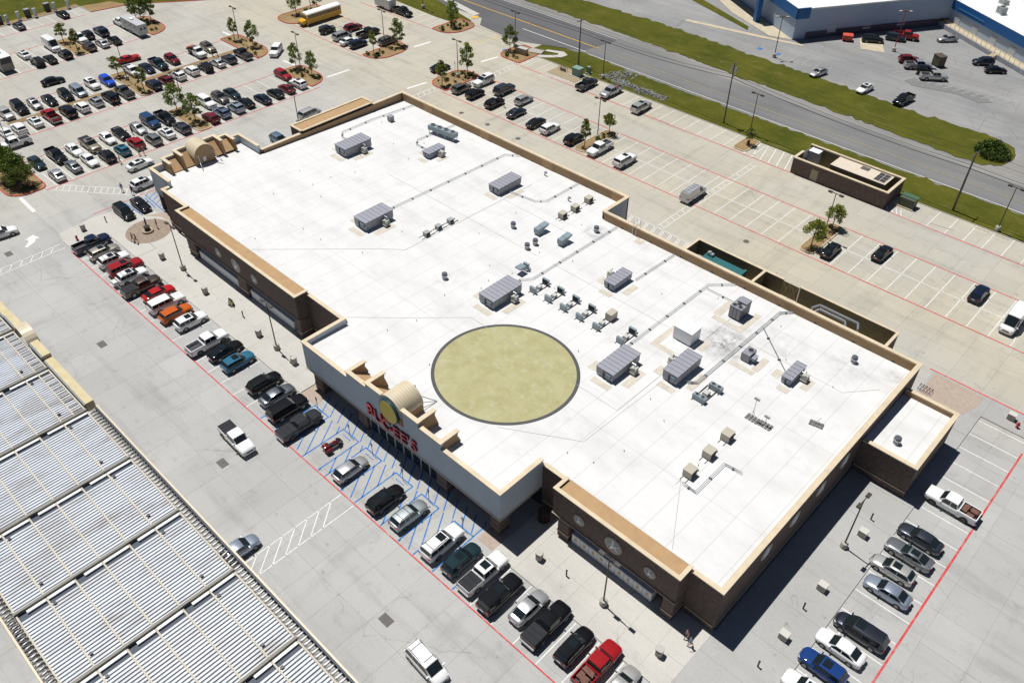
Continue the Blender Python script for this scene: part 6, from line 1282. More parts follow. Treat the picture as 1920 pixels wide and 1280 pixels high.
for s in (-1, 1):
    for x in (-.9, 0): MB().rod((x, s*.95, .38), (x, s*1.2, .38), .38, n=16).build('wheel', M_TYRE, u)
u = empty('motor_home', (-205.2, 52.3, 0), R(180), 'white motor home with dark rear at the left edge', 'motor home')
MB().box(-5.2, -1.25, .5, 5.0, 1.25, 3.3).build('body', mat('rv_grey', (.24, .235, .22), .5, vary=.3, vscale=.8), u); MB().box(-5.25, -1.28, 3.3, 5.0, 1.28, 3.42).build('roof', M_WHITE, u); MB().box(-2.5, -.4, 3.42, -1.5, .4, 3.7).build('roof_unit', M_TRIM, u); MB().box(-5.23, -1.1, 2.0, -5.202, 1.1, 3.2).build('rear_panel', mat('rv_graphic', (.03, .03, .03), .3), u); MB().box(5.0, -1.1, 1.6, 5.03, 1.1, 2.9).build('windshield', M_GLASS, u)
for s in (-1, 1):
    for x in (-3, 3.6): MB().rod((x, s*1.0, .45), (x, s*1.27, .45), .45, n=16).build('wheel', M_TYRE, u)
    for k in range(3): MB().box(-3.6+k*2.6, s*1.252, 1.9, -2.2+k*2.6, s*1.265, 2.7).build('side_window', M_GLASS, u)
# ---- red three-wheeled motorcycle in an access bay
u = empty('motorcycle', (-62.35, 34.7, .006), R(84), 'red touring trike parked in a blue-lined access bay', 'motorcycle')
MR = paint('dark red')
for x, y, r in ((1.05, 0, .33), (-.75, .55, .32), (-.75, -.55, .32)): w = MB().rod((x, y-.1, r), (x, y+.1, r), r, n=18).build('wheel', M_TYRE, u); MB().rod((x, y-.105, r), (x, y+.105, r), r*.55, n=12).build('rim', M_RIM, w)
for y in (-.55, .55): loft([(-1.2, .5, .45, .6), (-1., .9, .45, .74), (-.6, 1, .45, .78), (-.3, .7, .45, .68)], .2).xform(Matrix.Translation((0, y, 0))).build('rear_fender', MR, u)
loft([(-1.2, .8, .45, .9), (-.8, 1, .4, 1.0), (-.4, .8, .4, .85)], .36).build('trunk', MR, u); loft([(-.1, .6, .5, .9), (.3, 1, .5, 1.02), (.6, .7, .55, .9)], .24).build('tank', MR, u); loft([(.6, .8, .5, 1.0), (.85, 1, .45, 1.1), (1.15, .6, .6, .9)], .34).build('fairing', mat('bike_plum', (.05, .006, .01), .35, 0, 1), u)
MB().box(-.55, -.2, .78, .05, .2, .92).build('saddle', M_BLACK, u); MB().rod((.62, -.42, 1.08), (.62, .42, 1.08), .025, n=6).build('handlebar', M_RIM, u); MB().box(-.5, -.28, .3, .6, .28, .52).build('engine', M_GALV, u); MB().add([(.8, -.25, 1.08), (.8, .25, 1.08), (.62, .2, 1.42), (.62, -.2, 1.42)], [(0, 1, 2, 3)]).build('windscreen', M_GLASS, u)
# ------------------------------------------------------------------ planting beds (mulch inside a painted kerb)
def rrect(x0, y0, x1, y1, r=(1, 1, 1, 1), n=6):
    """corner radii: (x0y0, x1y0, x1y1, x0y1)"""
    pts = []
    for (cx, cy, a0), rr in zip(((x0, y0, 180), (x1, y0, 270), (x1, y1, 0), (x0, y1, 90)), r):
        ox = cx+rr if cx == x0 else cx-rr; oy = cy+rr if cy == y0 else cy-rr
        for i in range(n+1): a = R(a0+90*i/n); pts.append((ox+rr*math.cos(a), oy+rr*math.sin(a)))
    return pts
M_KERBC = mat('kerb_concrete', (.50, .43, .31), .9, vary=.1)
BEDS = {'side row mid': ((-158.6, 66.5, -146.4, 69.6), (.4, 1.2, 1.2, .4), 0), 'third row mid': ((-183.1, 66.5, -168.4, 69.6), (.4, 1.2, 1.2, .4), 0), 'fifth row mid': ((-209.9, 66.5, -198.0, 69.6), (.4, 1.2, 1.2, .4), 0),
 'side row end': ((-158.8, 93.9, -147.6, 99.0), (.3, .3, 4.6, 1.6), 1), 'third row end': ((-184.0, 94.3, -168.3, 99.0), (.3, .3, 4.6, 1.6), 1), 'fifth row end': ((-210.3, 84.5, -197.6, 89.6), (.3, .3, 4.6, 1.6), 1),
 'bus row end': ((-153.2, 112.0, -147.9, 122.8), (.4, 4, 4, .4), 1), 'bus nose': ((-187, 111.0, -179.2, 124), (3, 3, .4, .4), 1), 'rear corner': ((-131.8, 112.4, -125.8, 122.8), (3, .4, .4, 3), 1), 'rear mid': ((-90.4, 112.3, -87.6, 122.7), (.9, .9, .9, .9), 0), 'rear right': ((-43.0, 112.3, -40.5, 122.9), (.9, .9, .9, .9), 0), 'kerb nose': ((-69., 133.8, -66.1, 139.25), (.9, .9, .2, .2), 0), 'left corner': ((-162, 31.0, -147.0, 37.2), (2, 3.2, 1.4, .3), 1), 'entry nose': ((-153.6, 133.7, -147.1, 143.2), (.4, 4.5, 2.5, .4), 1), 'sign bed': ((-131.6, 133.6, -124.6, 142), (2.5, .4, .4, 2), 1)}
for k, ((x0, y0, x1, y1), rr, red) in BEDS.items():
    pts = rrect(x0, y0, x1, y1, rr); b = MB().prism(pts, 0, .10); o = b.build('planting_bed', M_MULCH, kind='structure')
    kerb('kerb', pts, M_REDK if red else M_KERBC, .2, .16, True, o)
b = MB()
for y0, y1 in ((42, 66.2), (70, 94)): b.box(-176.4, y0, 0, -174.9, y1, .07)
b.build('median_bed', M_MULCH, kind='structure')
# ------------------------------------------------------------------ trees
def leaf_cloud(b, c, r, n, s0, s1, rg):
    for _ in range(n):
        d = Vector((rg.gauss(0, 1), rg.gauss(0, 1), rg.gauss(0, 1))).normalized()*r*rg.random()**.45
        p = Vector(c)+Vector((d.x, d.y, d.z*.8)); s = rg.uniform(s0, s1)
        a = Vector((rg.gauss(0, 1), rg.gauss(0, 1), rg.gauss(0, .6))).normalized(); t = a.orthogonal().normalized(); t.rotate(Matrix.Rotation(rg.uniform(0, 6.28), 3, a)); q = a.cross(t)
        b.add([p-t*s*.5, p+q*s*.32, p+t*s*.62, p-q*s*.32], [(0, 1, 2, 3)])
def tree_meshes(seed, H, cr, base, nc, nl, mat_):
    rg = random.Random(seed); tk = MB(); cw = MB(); tip = Vector((rg.uniform(-.15, .15), rg.uniform(-.15, .15), H*.86))
    pts = [Vector((0, 0, 0)), Vector((rg.uniform(-.06, .06), rg.uniform(-.06, .06), base)), tip.lerp(Vector((0, 0, base)), .45), tip]
    for (a, c), (r0, r1) in zip(zip(pts, pts[1:]), ((.085, .07), (.07, .045), (.045, .015))): tk.rod(a, c, r0, r1, 7)
    for k in range(nc):
        t = rg.random()**.8; z = base+(H-base)*t; rad = cr*(math.sin(math.pi*min(1, .18+.80*t))**.7)*rg.uniform(.35, 1.0); an = rg.uniform(0, 6.28)
        c = Vector((rad*math.cos(an), rad*math.sin(an), z)); st = Vector((0, 0, max(base*.85, z-rad*.8-.2))); tk.rod(st, c, .03, .008, 5, cap=False)
        leaf_cloud(cw, c, cr*rg.uniform(.26, .44), int(nl*1.5), .13, .36, rg)
    leaf_cloud(cw, tip+Vector((0, 0, .2)), cr*.25, nl, .12, .28, rg)
    return tk.mesh('trunk', M_BARK), cw.mesh('crown', mat_)
TM = {'sparse': tree_meshes(3, 5.0, 1.35, 1.7, 20, 42, M_LEAFY), 'sparse2': tree_meshes(14, 5.2, 1.2, 1.6, 17, 44, M_LEAFY), 'oak': tree_meshes(21, 5.6, 1.75, 1.4, 30, 52, M_LEAF), 'oak2': tree_meshes(33, 5.6, 1.55, 1.5, 25, 50, M_LEAF), 'wide': tree_meshes(41, 4.6, 1.8, 1.6, 22, 58, M_LEAFY), 'full': tree_meshes(52, 6.0, 2.5, 1.2, 60, 80, M_LEAF)}
TREES = [('full', -154.6, 33.6, 1.05, 'leftmost of two full trees in the lower left corner bed'), ('full', -150.6, 34.4, .95, 'right one of two full trees in the lower left corner bed'), ('sparse', -207.9, 67.8, 1, 'sparse young tree at the back of the fifth-row bed'), ('sparse2', -200.1, 67.6, 1, 'sparse young tree at the front of the fifth-row bed, beside brown SUV'), ('sparse', -181.5, 67.8, 1.0, 'sparse young tree at the back of the third-row bed near bright blue SUV'), ('sparse2', -170.6, 68, 1.0, 'young tree at the front of the third-row bed, beside charcoal pickup'), ('oak', -157.5, 68.1, 1, 'bushy young tree beside the lamp in the side-row bed'), ('oak2', -150.6, 68.2, 1.05, 'bushy young tree nearest the side entrance'), ('oak', -207.4, 87.0, 1.15, 'middle of three trees in the top left bed behind silver trailer'), ('oak2', -205.8, 88.6, 1.05, 'right of three trees in the top left bed behind silver trailer'), ('oak2', -209.4, 86.6, .95, 'left of three trees in the top left bed behind silver trailer'), ('sparse2', -181.4, 96.5, .95, 'young tree left of the lamp in the third-row end bed'), ('oak2', -174.9, 97.4, .95, 'young tree right of the lamp in the third-row end bed'), ('oak', -184.8, 116.4, .95, 'young tree in front of the school bus'), ('oak2', -184.8, 122.8, .8, 'young tree behind the school bus at the top edge'), ('oak2', -157.8, 97.2, .9, 'young tree left of the lamp in the side-row end bed'), ('oak', -152.1, 97.3, .85, 'young tree right of the lamp in the side-row end bed'), ('sparse2', -152.0, 114.4, .95, 'young tree beside navy car in the bus-row end bed'), ('oak2', -151.6, 121.2, 1.05, 'taller young tree at the far side of the bus-row end bed'), ('oak', -151.3, 138.2, 1.02, 'young tree in the rounded bed at the road entrance'), ('sparse2', -128.5, 113.9, 1.05, 'young tree by the stop sign at the rear corner bed'), ('oak2', -128.4, 121.3, 1.1, 'young tree at the far side of the rear corner bed'), ('oak', -130.9, 137.4, 1.0, 'young tree by the stone sign at the road entrance'), ('wide', -89.1, 121.6, .85, 'umbrella-shaped tree at the far end of the rear middle bed'), ('sparse2', -89.1, 114.2, 1.0, 'slim young tree beside white pickup in the rear middle bed'), ('sparse', -67.2, 136.8, .8, 'small young tree in the narrow kerb bed by the road'), ('wide', -41.7, 114.0, 1.05, 'spreading young tree beside black sedan in the rear right bed'), ('wide', -41.9, 121.4, .95, 'rounded young tree at the far end of the rear right bed')]
for i, (k, x, y, s, lab) in enumerate(TREES):
    u = empty('young_tree', (x, y, .09), rnd.uniform(0, 6.28), lab, 'tree', 'young trees in the planting beds'); u.scale = (s*rnd.uniform(.9, 1.15), s*rnd.uniform(.9, 1.15), s*rnd.uniform(.92, 1.08))
    for nm, me in zip(('trunk', 'crown'), TM[k]): o = bpy.data.objects.new(nm, me); col.objects.link(o); o.parent = u
# shrubs
def shrub_mesh(seed, r, n, m=M_SHRUB):
    rg = random.Random(seed); b = MB()
    for k in range(7): leaf_cloud(b, (rg.uniform(-r, r)*.6, rg.uniform(-r, r)*.6, r*rg.uniform(.35, .8)), r*.5, n, .10*r+.05, .30*r+.05, rg)
    return b.mesh('shrub', m)
SM = [shrub_mesh(5, .45, 30), shrub_mesh(6, .6, 36), shrub_mesh(7, .38, 26, M_LEAF)]
PLC = {'side row mid': ('side-row bed by the barrel vault', 3), 'third row mid': ('third-row middle bed', 4), 'fifth row mid': ('fifth-row middle bed', 3), 'side row end': ('side-row end bed', 10), 'third row end': ('third-row end bed', 9), 'fifth row end': ('top left bed behind silver trailer', 12), 'bus row end': ('bus-row end bed', 14), 'bus nose': ('bed before the school bus', 5), 'rear corner': ('rear corner bed', 12), 'rear mid': ('rear middle bed', 5), 'rear right': ('rear right bed', 4), 'left corner': ('lower left corner bed', 9), 'entry nose': ('rounded bed at the road entrance', 16), 'sign bed': ('bed with the stone sign', 8), 'kerb nose': ('narrow kerb bed by the road', 1)}
for k, (ph, n) in PLC.items():
    (x0, y0, x1, y1), rr, _ = BEDS[k]
    spots = []
    for i in range(n):
        x = rnd.uniform(x0+.9, x1-1.1) if x1-x0 > 3 else (x0+x1)/2+rnd.uniform(-.4, .4); y = rnd.uniform(y0+.8, y1-1.0); spots.append((x, y))
    spots.sort(key=lambda q: (CMI @ Vector((q[0], q[1], .3))).x/-(CMI @ Vector((q[0], q[1], .3))).z)
    for i, (x, y) in enumerate(spots):
        o = bpy.data.objects.new('shrub', rnd.choice(SM)); col.objects.link(o); o.location = (x, y, .09); o.rotation_euler.z = rnd.uniform(0, 6.28); s = rnd.uniform(.7, 1.25); o.scale = (s, s, s)
        tag(o, ('lone low green shrub in the '+ph) if n == 1 else ORD[i+1]+' low green shrub from the left in the '+ph, 'shrub', 'low shrubs in the '+ph)
b = MB(); rg = random.Random(9)
for k in range(70):
    a = rg.uniform(0, 6.28); q = rg.random()**.5*2.9; leaf_cloud(b, (q*math.cos(a), q*math.sin(a), rg.uniform(.25, max(.5, 2.1*math.sqrt(max(0, 1-(q/3.1)**2))))), .75, 90, .16, .40, rg)
u = empty('large_bush', (-32.3, 165.9, 0), 0, 'large round dark green bush at the end of the road verge', 'bush'); b.build('foliage', leaf_mat('bush_leaf', (.035, .075, .009), (.13, .19, .03)), u); MB().rod((0, 0, 0), (.1, 0, 1.2), .14, .08, 7).build('stem', M_BARK, u)
# riprap on the verge
b = MB(); rg = random.Random(4)
for k in range(520):
    t = rg.random()
    if t < .45: x, y = rg.uniform(-107.8, -101), rg.uniform(141.2, 147.3)
    else: x = rg.uniform(-104, -90); y = 141.6+(x+104)*.02+rg.gauss(0, .6)
    if t < .45 and (y-141)*.9 > (x+108.5)*1.6: continue
    s = rg.uniform(.12, .34); c = rg.random()
    pts = [(x+s*rg.uniform(.7, 1.2)*math.cos(a), y+s*rg.uniform(.7, 1.2)*math.sin(a)) for a in [i*1.2566 for i in range(5)]]; h = .06+s*rg.uniform(.4, .9)
    m_ = int(c*3); b.add([(p[0], p[1], .03) for p in pts]+[(x+(p[0]-x)*.55, y+(p[1]-y)*.55, h) for p in pts], [tuple(range(5, 10))]+[(i, (i+1) % 5, 5+(i+1) % 5, 5+i) for i in range(5)], m_)
b.build('riprap', [mat('stone_a', (.23, .23, .235), .9), mat('stone_b', (.15, .155, .165), .9), mat('stone_c', (.31, .305, .29), .9)], kind='stuff', label='grey riprap stones spread on the road verge', cat='rocks')
# ------------------------------------------------------------------ lamp posts
def lamp_parts():
    P = []
    P.append(('base', MB().lathe([(.42, 0), (.42, .72), (.38, .78)], 16).mesh('base', M_PRECAST), [])); P.append(('pole', MB().rod((0, 0, .75), (0, 0, 8.1), .09, .065, 8).mesh('pole', M_BRONZE), []))
    P.append(('arm', MB().box(-.85, -.045, 8.0, .85, .045, 8.1).mesh('arm', M_BRONZE), []))
    for s in (-1, 1): P.append(('lamp_head', MB().box(s*.62, -.2, 7.92, s*1.3, .2, 8.12).mesh('lamp_head', M_BRONZE), [('lens', MB().box(s*.68, -.15, 7.9, s*1.24, .15, 7.918).mesh('lens', M_PLATE))]))
    return P
LP = lamp_parts()
LAMPS = [(-179.1, 96.4, 0, 'lamp post between the two trees of the third-row end bed'), (-157.0, 69.4, 90, 'lamp post beside the bushy tree in the side-row bed'), (-178.4, 68.2, 90, 'lamp post in the third-row middle bed'), (-159.4, 36.9, 90, 'lamp post behind the lower left corner trees'), (-156.4, 97.4, 0, 'lamp post in the side-row end bed near red SUV'), (-153.6, 119.0, 0, 'lamp post behind taupe minivan by the bus-row end bed'), (-184.4, 120.6, 0, 'lamp post behind the school bus'), (-128.9, 119.0, 0, 'lamp post in the rear corner bed'), (-106.0, 140.6, 0, 'lamp post on the verge beside charcoal pickup'), (-89.4, 118.4, 0, 'lamp post in the rear middle bed'), (-131.4, 139.6, 0, 'lamp post at the road entrance by the stone sign'), (-69.5, 141.0, 0, 'lamp post on the verge behind the narrow kerb bed'), (-41.7, 118.2, 0, 'lamp post between the two trees of the rear right bed'), (-21.9, 140.0, 0, 'lamp post on the verge at the right edge'), (-108.1, 41.0, 0, 'lamp post on the front walk nearest the plaza'), (-82.4, 40.4, 0, 'lamp post on the front walk left of the entrance'), (-25.3, 40.9, 0, 'lamp post on the front walk before the right star panel'), (-10.8, 64.6, 90, 'lamp post on the side walk by the brick side wall'), (-135.6, 82.0, 0, 'lamp post behind the tan side panel'), (-165.3, 141.4, 0, 'lamp post at the top edge by the box trailer')]
for x, y, a, lab in LAMPS:
    u = empty('lamp_post', (x, y, .1 if y > 139 else .08), R(a+rnd.uniform(-4, 4)), lab, 'lamp post', 'lamp posts of the store')
    for nm, me, subs in LP:
        o = bpy.data.objects.new(nm, me); col.objects.link(o); o.parent = u
        for sn, sm_ in subs: q = bpy.data.objects.new(sn, sm_); col.objects.link(q); q.parent = o
for x, y, c, lab in ((-67.3, 200.0, (.32, .02, .025), 'red lamp pole in the far lot beside the warehouse'), (-85.4, 177.3, (.07, .06, .05), 'slim lamp pole at the edge of the far lot')):
    u = empty('far_lamp_post', (x, y, 0), R(40), lab, 'lamp post'); mm = mat('pole_%s' % lab[:3], c, .5); MB().lathe([(.45, 0), (.45, .8)], 10).build('base', M_KERBC, u); MB().rod((0, 0, .8), (0, 0, 9.2), .1, .07, 8).build('pole', mm, u); MB().box(-1.1, -.05, 9.1, 1.1, .05, 9.2).build('arm', mm, u)
    for s in (-1, 1): MB().box(s*.8, -.25, 9.0, s*1.4, .25, 9.25).build('lamp_head', M_PRECAST, u)
# ------------------------------------------------------------------ utility poles and wires
UP = [(-114.4, 142.3, 10.4, 'wooden utility pole beside the green transformer cabinet'), (-75.6, 141.2, 12.4, 'wooden utility pole with transformer on the near verge'), (-29.7, 141.2, 11.0, 'thick wooden utility pole right of the brick enclosure')]
tops = []
for i, (x, y, h, lab) in enumerate(UP):
    u = empty('utility_pole', (x, y, 0), R(-4), lab, 'utility pole', 'utility poles along the road'); r = .2 if i == 2 else .15
    MB().rod((0, 0, 0), (0, 0, h), r, r*.7, 9).build('pole', M_WOOD, u); MB().box(-.06, -1.2, h-.55, .06, 1.2, h-.43).build('cross_arm', M_WOOD, u)
    for s in (-1.1, -.5, .5, 1.1): MB().rod((0, s, h-.43), (0, s, h-.2), .05, n=6).build('insulator', M_PRECAST, u)
    if i == 1:
        MB().rod((.35, .1, h-1.9), (.35, .1, h-.9), .26, n=12).build('transformer', M_GALV, u); MB().rod((-.3, -.3, h-1.6), (-.3, -.3, h-.8), .2, n=12).build('transformer', M_GALV, u); MB().rod((.3, -.2, h-2.6), (.3, .5, h-2.5), .12, n=8).build('switch_box', M_HVAC, u)
    if i == 0: MB().rod((.18, 0, 0), (.18, 0, h*.5), .09, n=6).build('riser', M_HVAC, u)
    tops.append((x, y, h))
def wire(p0, p1, sag, r=.022, n=14):
    b = MB(); q = [Vector(p0).lerp(Vector(p1), i/n)-Vector((0, 0, sag*4*(i/n)*(1-i/n))) for i in range(n+1)]
    for a, c in zip(q, q[1:]): b.rod(a-Vector(p0), c-Vector(p0), r, n=4, cap=False)
    return b
ends = [(-190, 143.5, 10.6)]+tops+[(60, 141.5, 11.5)]
NMS = ['from the left edge to the pole by the transformer cabinet', 'between the first two poles', 'between the pole with transformer and the thick pole', 'from the thick pole to the right edge']
for i, (a, c) in enumerate(zip(ends, ends[1:])):
    for j, (dy, dh, lv, r) in enumerate(((1.1, -.2, 'outer top', .022), (-1.1, -.2, 'inner top', .022), (.12, -2.4, 'middle', .035), (0, -3.0, 'lowest', .05))):
        wire((a[0], a[1]+dy, a[2]+dh), (c[0], c[1]+dy, c[2]+dh), .7, r).build('overhead_wire', M_WIRE, None, (a[0], a[1]+dy, a[2]+dh), label=lv+' overhead wire '+NMS[i], cat='wire', group='overhead wires')
# ------------------------------------------------------------------ cabinets, fence and sign by the entrance
u = empty('transformer_cabinet', (-111.0, 138.0, 0), 0, 'pale green transformer cabinet on a slab', 'cabinet'); MB().box(-1.0, -.8, .12, 1.0, .8, 1.75).build('body', mat('cabinet_green', (.20, .30, .24), .5), u); MB().box(-1.05, -.85, 1.75, 1.05, .85, 1.82).build('lid', MATS['cabinet_green'], u); MB().box(-1.4, -1.2, 0, 1.4, 1.2, .12).build('slab', M_PRECAST, u); MB().box(-.9, -.83, .25, -.04, -.8, 1.6).build('door', MATS['cabinet_green'], u); MB().box(.04, -.83, .25, .9, -.8, 1.6).build('door', MATS['cabinet_green'], u)
u = empty('switch_cabinet', (-110.0, 140.6, 0), 0, 'small pale green cabinet behind the transformer cabinet', 'cabinet'); MB().box(-.4, -.35, .1, .4, .35, 1.5).build('body', MATS['cabinet_green'], u); MB().box(-.6, -.5, 0, .6, .5, .1).build('slab', M_PRECAST, u)
u = empty('pipe_cage', (-114.9, 137.6, 0), 0, 'low dark metal cage beside the transformer cabinet', 'cage')
for k in range(5): MB().rod((-.9+k*.45, -.5, 0), (-.9+k*.45, -.5, .9), .03, n=5).rod((-.9+k*.45, .5, 0), (-.9+k*.45, .5, .9), .03, n=5).rod((-.9+k*.45, -.5, .9), (-.9+k*.45, .5, .9), .03, n=5).build('hoop', M_DARK, u)
MB().rod((-.8, 0, .4), (.8, 0, .4), .2, n=10).build('pipe', mat('pipe_brown', (.12, .08, .06), .7), u)
MB().box(-117.0, 134.6, 0, -109.0, 139.2, .06).build('gravel_yard', mat('gravel_tan', (.34, .27, .17), .9, vary=.2, vscale=5), kind='structure')
u = empty('stone_sign', (-127.8, 138.0, .1), R(8), 'low tan stone sign base with flat top at the road entrance', 'sign base'); MB().box(-1.5, -.5, 0, 1.5, .5, 1.25).build('body', mat('sandstone', (.42, .34, .23), .9, vary=.15, vscale=3), u); MB().box(-1.6, -.6, 1.25, 1.6, .6, 1.38).build('cap', M_WALK, u)
MB().box(-1.7, -1.1, 0, 1.7, 1.1, .18).build('concrete_slab', M_PRECAST, None, (-126.2, 141.2, .06), R(20), label='grey concrete lid slab in the grass by the stone sign', cat='slab')
# STOP signs
STOPS = [(-131.1, 120.2, 'red stop sign at the far side of the rear corner bed', -50), (-129.9, 136.4, 'red stop sign by the stone sign bed', -50), (-130.0, 114.0, 'red stop sign at the near side of the rear corner bed', 200), (-152.9, 32.6, 'red stop sign at the lower left corner bed', 190)]
def text_mesh(s, size, m, ext=.004):
    cu = bpy.data.curves.new('text', 'FONT'); cu.body = s; cu.size = size; cu.align_x = 'CENTER'; cu.align_y = 'CENTER'; cu.extrude = ext
    t = bpy.data.objects.new('text', cu); col.objects.link(t); bpy.context.view_layer.update(); me = bpy.data.meshes.new_from_object(t.evaluated_get(bpy.context.evaluated_depsgraph_get())); bpy.data.objects.remove(t)
    me.transform(Matrix.Rotation(R(90), 4, 'X')); me.materials.clear(); me.materials.append(m); return me
STM = text_mesh('STOP', .34, M_WHITE)
for x, y, lab, a in STOPS:
    u = empty('stop_sign', (x, y, .1), R(a), lab, 'sign', 'stop signs'); MB().rod((0, .03, 0), (0, .03, 2.4), .03, n=6).build('post', M_GALV, u)
    oc = [(.42*math.cos(R(22.5+45*k)), .42*math.sin(R(22.5+45*k))) for k in range(8)]; b = MB(); b.add([(p, -.02, 2.2+q) for p, q in oc]+[(p, 0., 2.2+q) for p, q in oc], [tuple(range(8)), tuple(range(15, 7, -1))]+[(i, (i+1) % 8, 8+(i+1) % 8, 8+i) for i in range(8)])
    pl_ = b.build('sign_plate', mat('stop_red', (.45, .015, .02), .5), u); o = bpy.data.objects.new('lettering', STM); col.objects.link(o); o.parent = pl_; o.location = (0, -.03, 2.2)
# charging posts
CP = [(-228.4, 63.4), (-228.9, 66.4), (-228.2, 70.1), (-228.8, 75.2), (-228.3, 78.4)]
for i, (x, y) in enumerate(CP):
    u = empty('charging_post', (x, y, .05), 0, ORD[i+1]+' charging post from the left at the field edge', 'charger', 'charging posts'); b = MB()
    MB().box(-.25, -.45, 0, .25, .45, .12).build('plinth', M_PRECAST, u); MB().box(-.14, -.38, .12, .14, -.25, 2.0).box(-.14, .25, .12, .14, .38, 2.0).box(-.14, -.38, 2.0, .14, .38, 2.2).build('frame', M_ICE, u); MB().box(-.12, -.25, .3, .12, .25, 1.9).build('screen', M_GALV, u); MB().rod((.14, .3, 1.4), (.3, .3, .5), .03, n=6).build('cable', M_BLACK, u)
    if i in (0, 2, 3): c_ = empty('charger_cabinet', (x-1.6, y-1.2, .05), 0, 'dark charger cabinet behind the '+ORD[i+1]+' charging post', 'cabinet', 'charger cabinets'); MB().box(-.5, -.6, 0, .5, .6, 1.9).build('body', mat('cabinet_dark', (.06, .06, .065), .5), c_); MB().box(-.55, -.65, 1.9, .55, .65, 1.96).build('lid', M_HVAC, c_)
# ------------------------------------------------------------------ walk furniture
BINS = [(-129.4, 35.3, 'round concrete litter bin at the plaza corner'), (-112.95, 40.2, 'concrete litter bin on the front walk near the plaza lamp'), (-100.4, 40.2, 'concrete litter bin on the front walk by the A-frame sign'), (-86.5, 40.25, 'concrete litter bin on the front walk left of the second lamp'), (-78.2, 40.3, 'concrete litter bin on the front walk right of the second lamp'), (-33.7, 40.4, 'concrete litter bin left of the right star panel'), (-17.9, 40.4, 'concrete litter bin at the right end of the front walk')]
for x, y, lab in BINS:
    u = empty('litter_bin', (x, y, .122), rnd.uniform(-.2, .2), lab, 'bin', 'concrete litter bins'); MB().prism(rrect(-.36, -.36, .36, .36, (.2,)*4, 4), 0, .95).build('body', M_PRECAST, u); MB().prism(rrect(-.40, -.40, .40, .40, (.22,)*4, 4), .95, 1.12).build('rim', mat('bin_rim', (.46, .44, .40), .9), u); MB().box(-.22, -.385, .72, .22, -.362, .9).build('mouth', M_DARK, u)
CUB = [(-10.0, 67.4, 'square planter block on the side walk by the lamp'), (-9.95, 58.1, 'middle square planter block on the side walk'), (-10.0, 50.4, 'lowest square planter block on the side walk'), (-4.6, 97.2, 'square block by the red hydrant at the right')]
for x, y, lab in CUB:
    u = empty('planter_block', (x, y, .122), 0, lab, 'planter', 'planter blocks on the side walk'); MB().box(-.45, -.38, 0, .45, .38, .85).build('body', M_PRECAST, u); MB().box(-.48, -.41, .85, .48, .41, .93).build('cap', mat('block_cap', (.55, .53, .48), .9), u)
BOL = [(-129.1, 39.0, 'slim bollard light on the plaza'), (-91.6, 41.0, 'slim bollard light right of the A-frame sign'), (-30.2, 40.8, 'slim bollard light before the right star panel'), (-10.3, 70.1, 'slim bollard light at the top of the side walk'), (-10.2, 54.7, 'slim bollard light in the middle of the side walk'), (-10.25, 46.0, 'slim bollard light at the bottom of the side walk')]
for x, y, lab in BOL:
    u = empty('bollard_light', (x, y, .122), 0, lab, 'bollard', 'bollard lights'); MB().rod((0, 0, 0), (0, 0, .85), .085, n=10).build('post', M_BRONZE, u); MB().lathe([(.085, .85), (.11, .9), (.11, 1.0), (.06, 1.05)], 12).build('cap', M_BRONZE, u)
u = empty('a_frame_sign', (-95.1, 41.3, .122), R(8), 'black A-frame sign with yellow print on the front walk', 'sign')
b = MB(); b.add([(-.35, -.35, 0), (.35, -.35, 0), (.35, -.03, 1.25), (-.35, -.03, 1.25), (-.35, -.32, 0), (.35, -.32, 0), (.35, 0, 1.25), (-.35, 0, 1.25)], [(0, 1, 2, 3), (7, 6, 5, 4), (0, 4, 5, 1), (1, 5, 6, 2), (2, 6, 7, 3), (3, 7, 4, 0)]); b.build('front_board', mat('board_black', (.02, .02, .02), .5), u)
b = MB(); b.add([(-.22, -.275, .35), (.22, -.275, .35), (.22, -.105, 1.02), (-.22, -.105, 1.02)], [(0, 1, 2, 3)]); b.build('print_panel', mat('print_yellow', (.45, .40, .12), .6), u)
b = MB(); b.add([(-.35, .35, 0), (.35, .35, 0), (.35, .03, 1.25), (-.35, .03, 1.25)], [(0, 1, 2, 3)]); b.build('back_board', MATS['board_black'], u)
for x, y, lab in ((-127.3, 33.3, 'red fire hydrant at the plaza corner'), (-3.5, 96.2, 'red fire hydrant at the far right kerb')):
    u = empty('fire_hydrant', (x, y, .122), 0, lab, 'hydrant', 'fire hydrants'); mr = mat('hydrant_red', (.40, .02, .02), .5); MB().lathe([(.2, 0), (.2, .08), (.14, .1), (.14, .6), (.18, .62), (.16, .78), (.05, .9)], 14).build('barrel', mr, u); MB().rod((-.28, 0, .45), (.28, 0, .45), .08, n=8).build('outlet', mr, u); MB().rod((0, -.26, .42), (0, 0, .42), .09, n=8).build('outlet', mr, u)
u = empty('bike_rack', (-14.6, 94.6, .122), 0, 'black metal rack on the side walk near the ramp', 'rack')
for k in range(5): MB().rod((-.8+k*.4, -.5, 0), (-.8+k*.4, -.5, .5), .03, n=5).rod((-.8+k*.4, -.5, .5), (-.8+k*.4, .5, .5), .03, n=5).rod((-.8+k*.4, .5, .5), (-.8+k*.4, .5, 0), .03, n=5).build('hoop', M_DARK, u)
MB().rod((-.9, -.5, .3), (.9, -.5, .3), .03, n=5).rod((-.9, .5, .3), (.9, .5, .3), .03, n=5).build('rail', M_DARK, u)
HP = [(-69.0, 37.4), (-62.4, 37.35), (-58.0, 37.35), (-52.4, 37.3), (-48.0, 37.4), (-42.4, 37.4)]
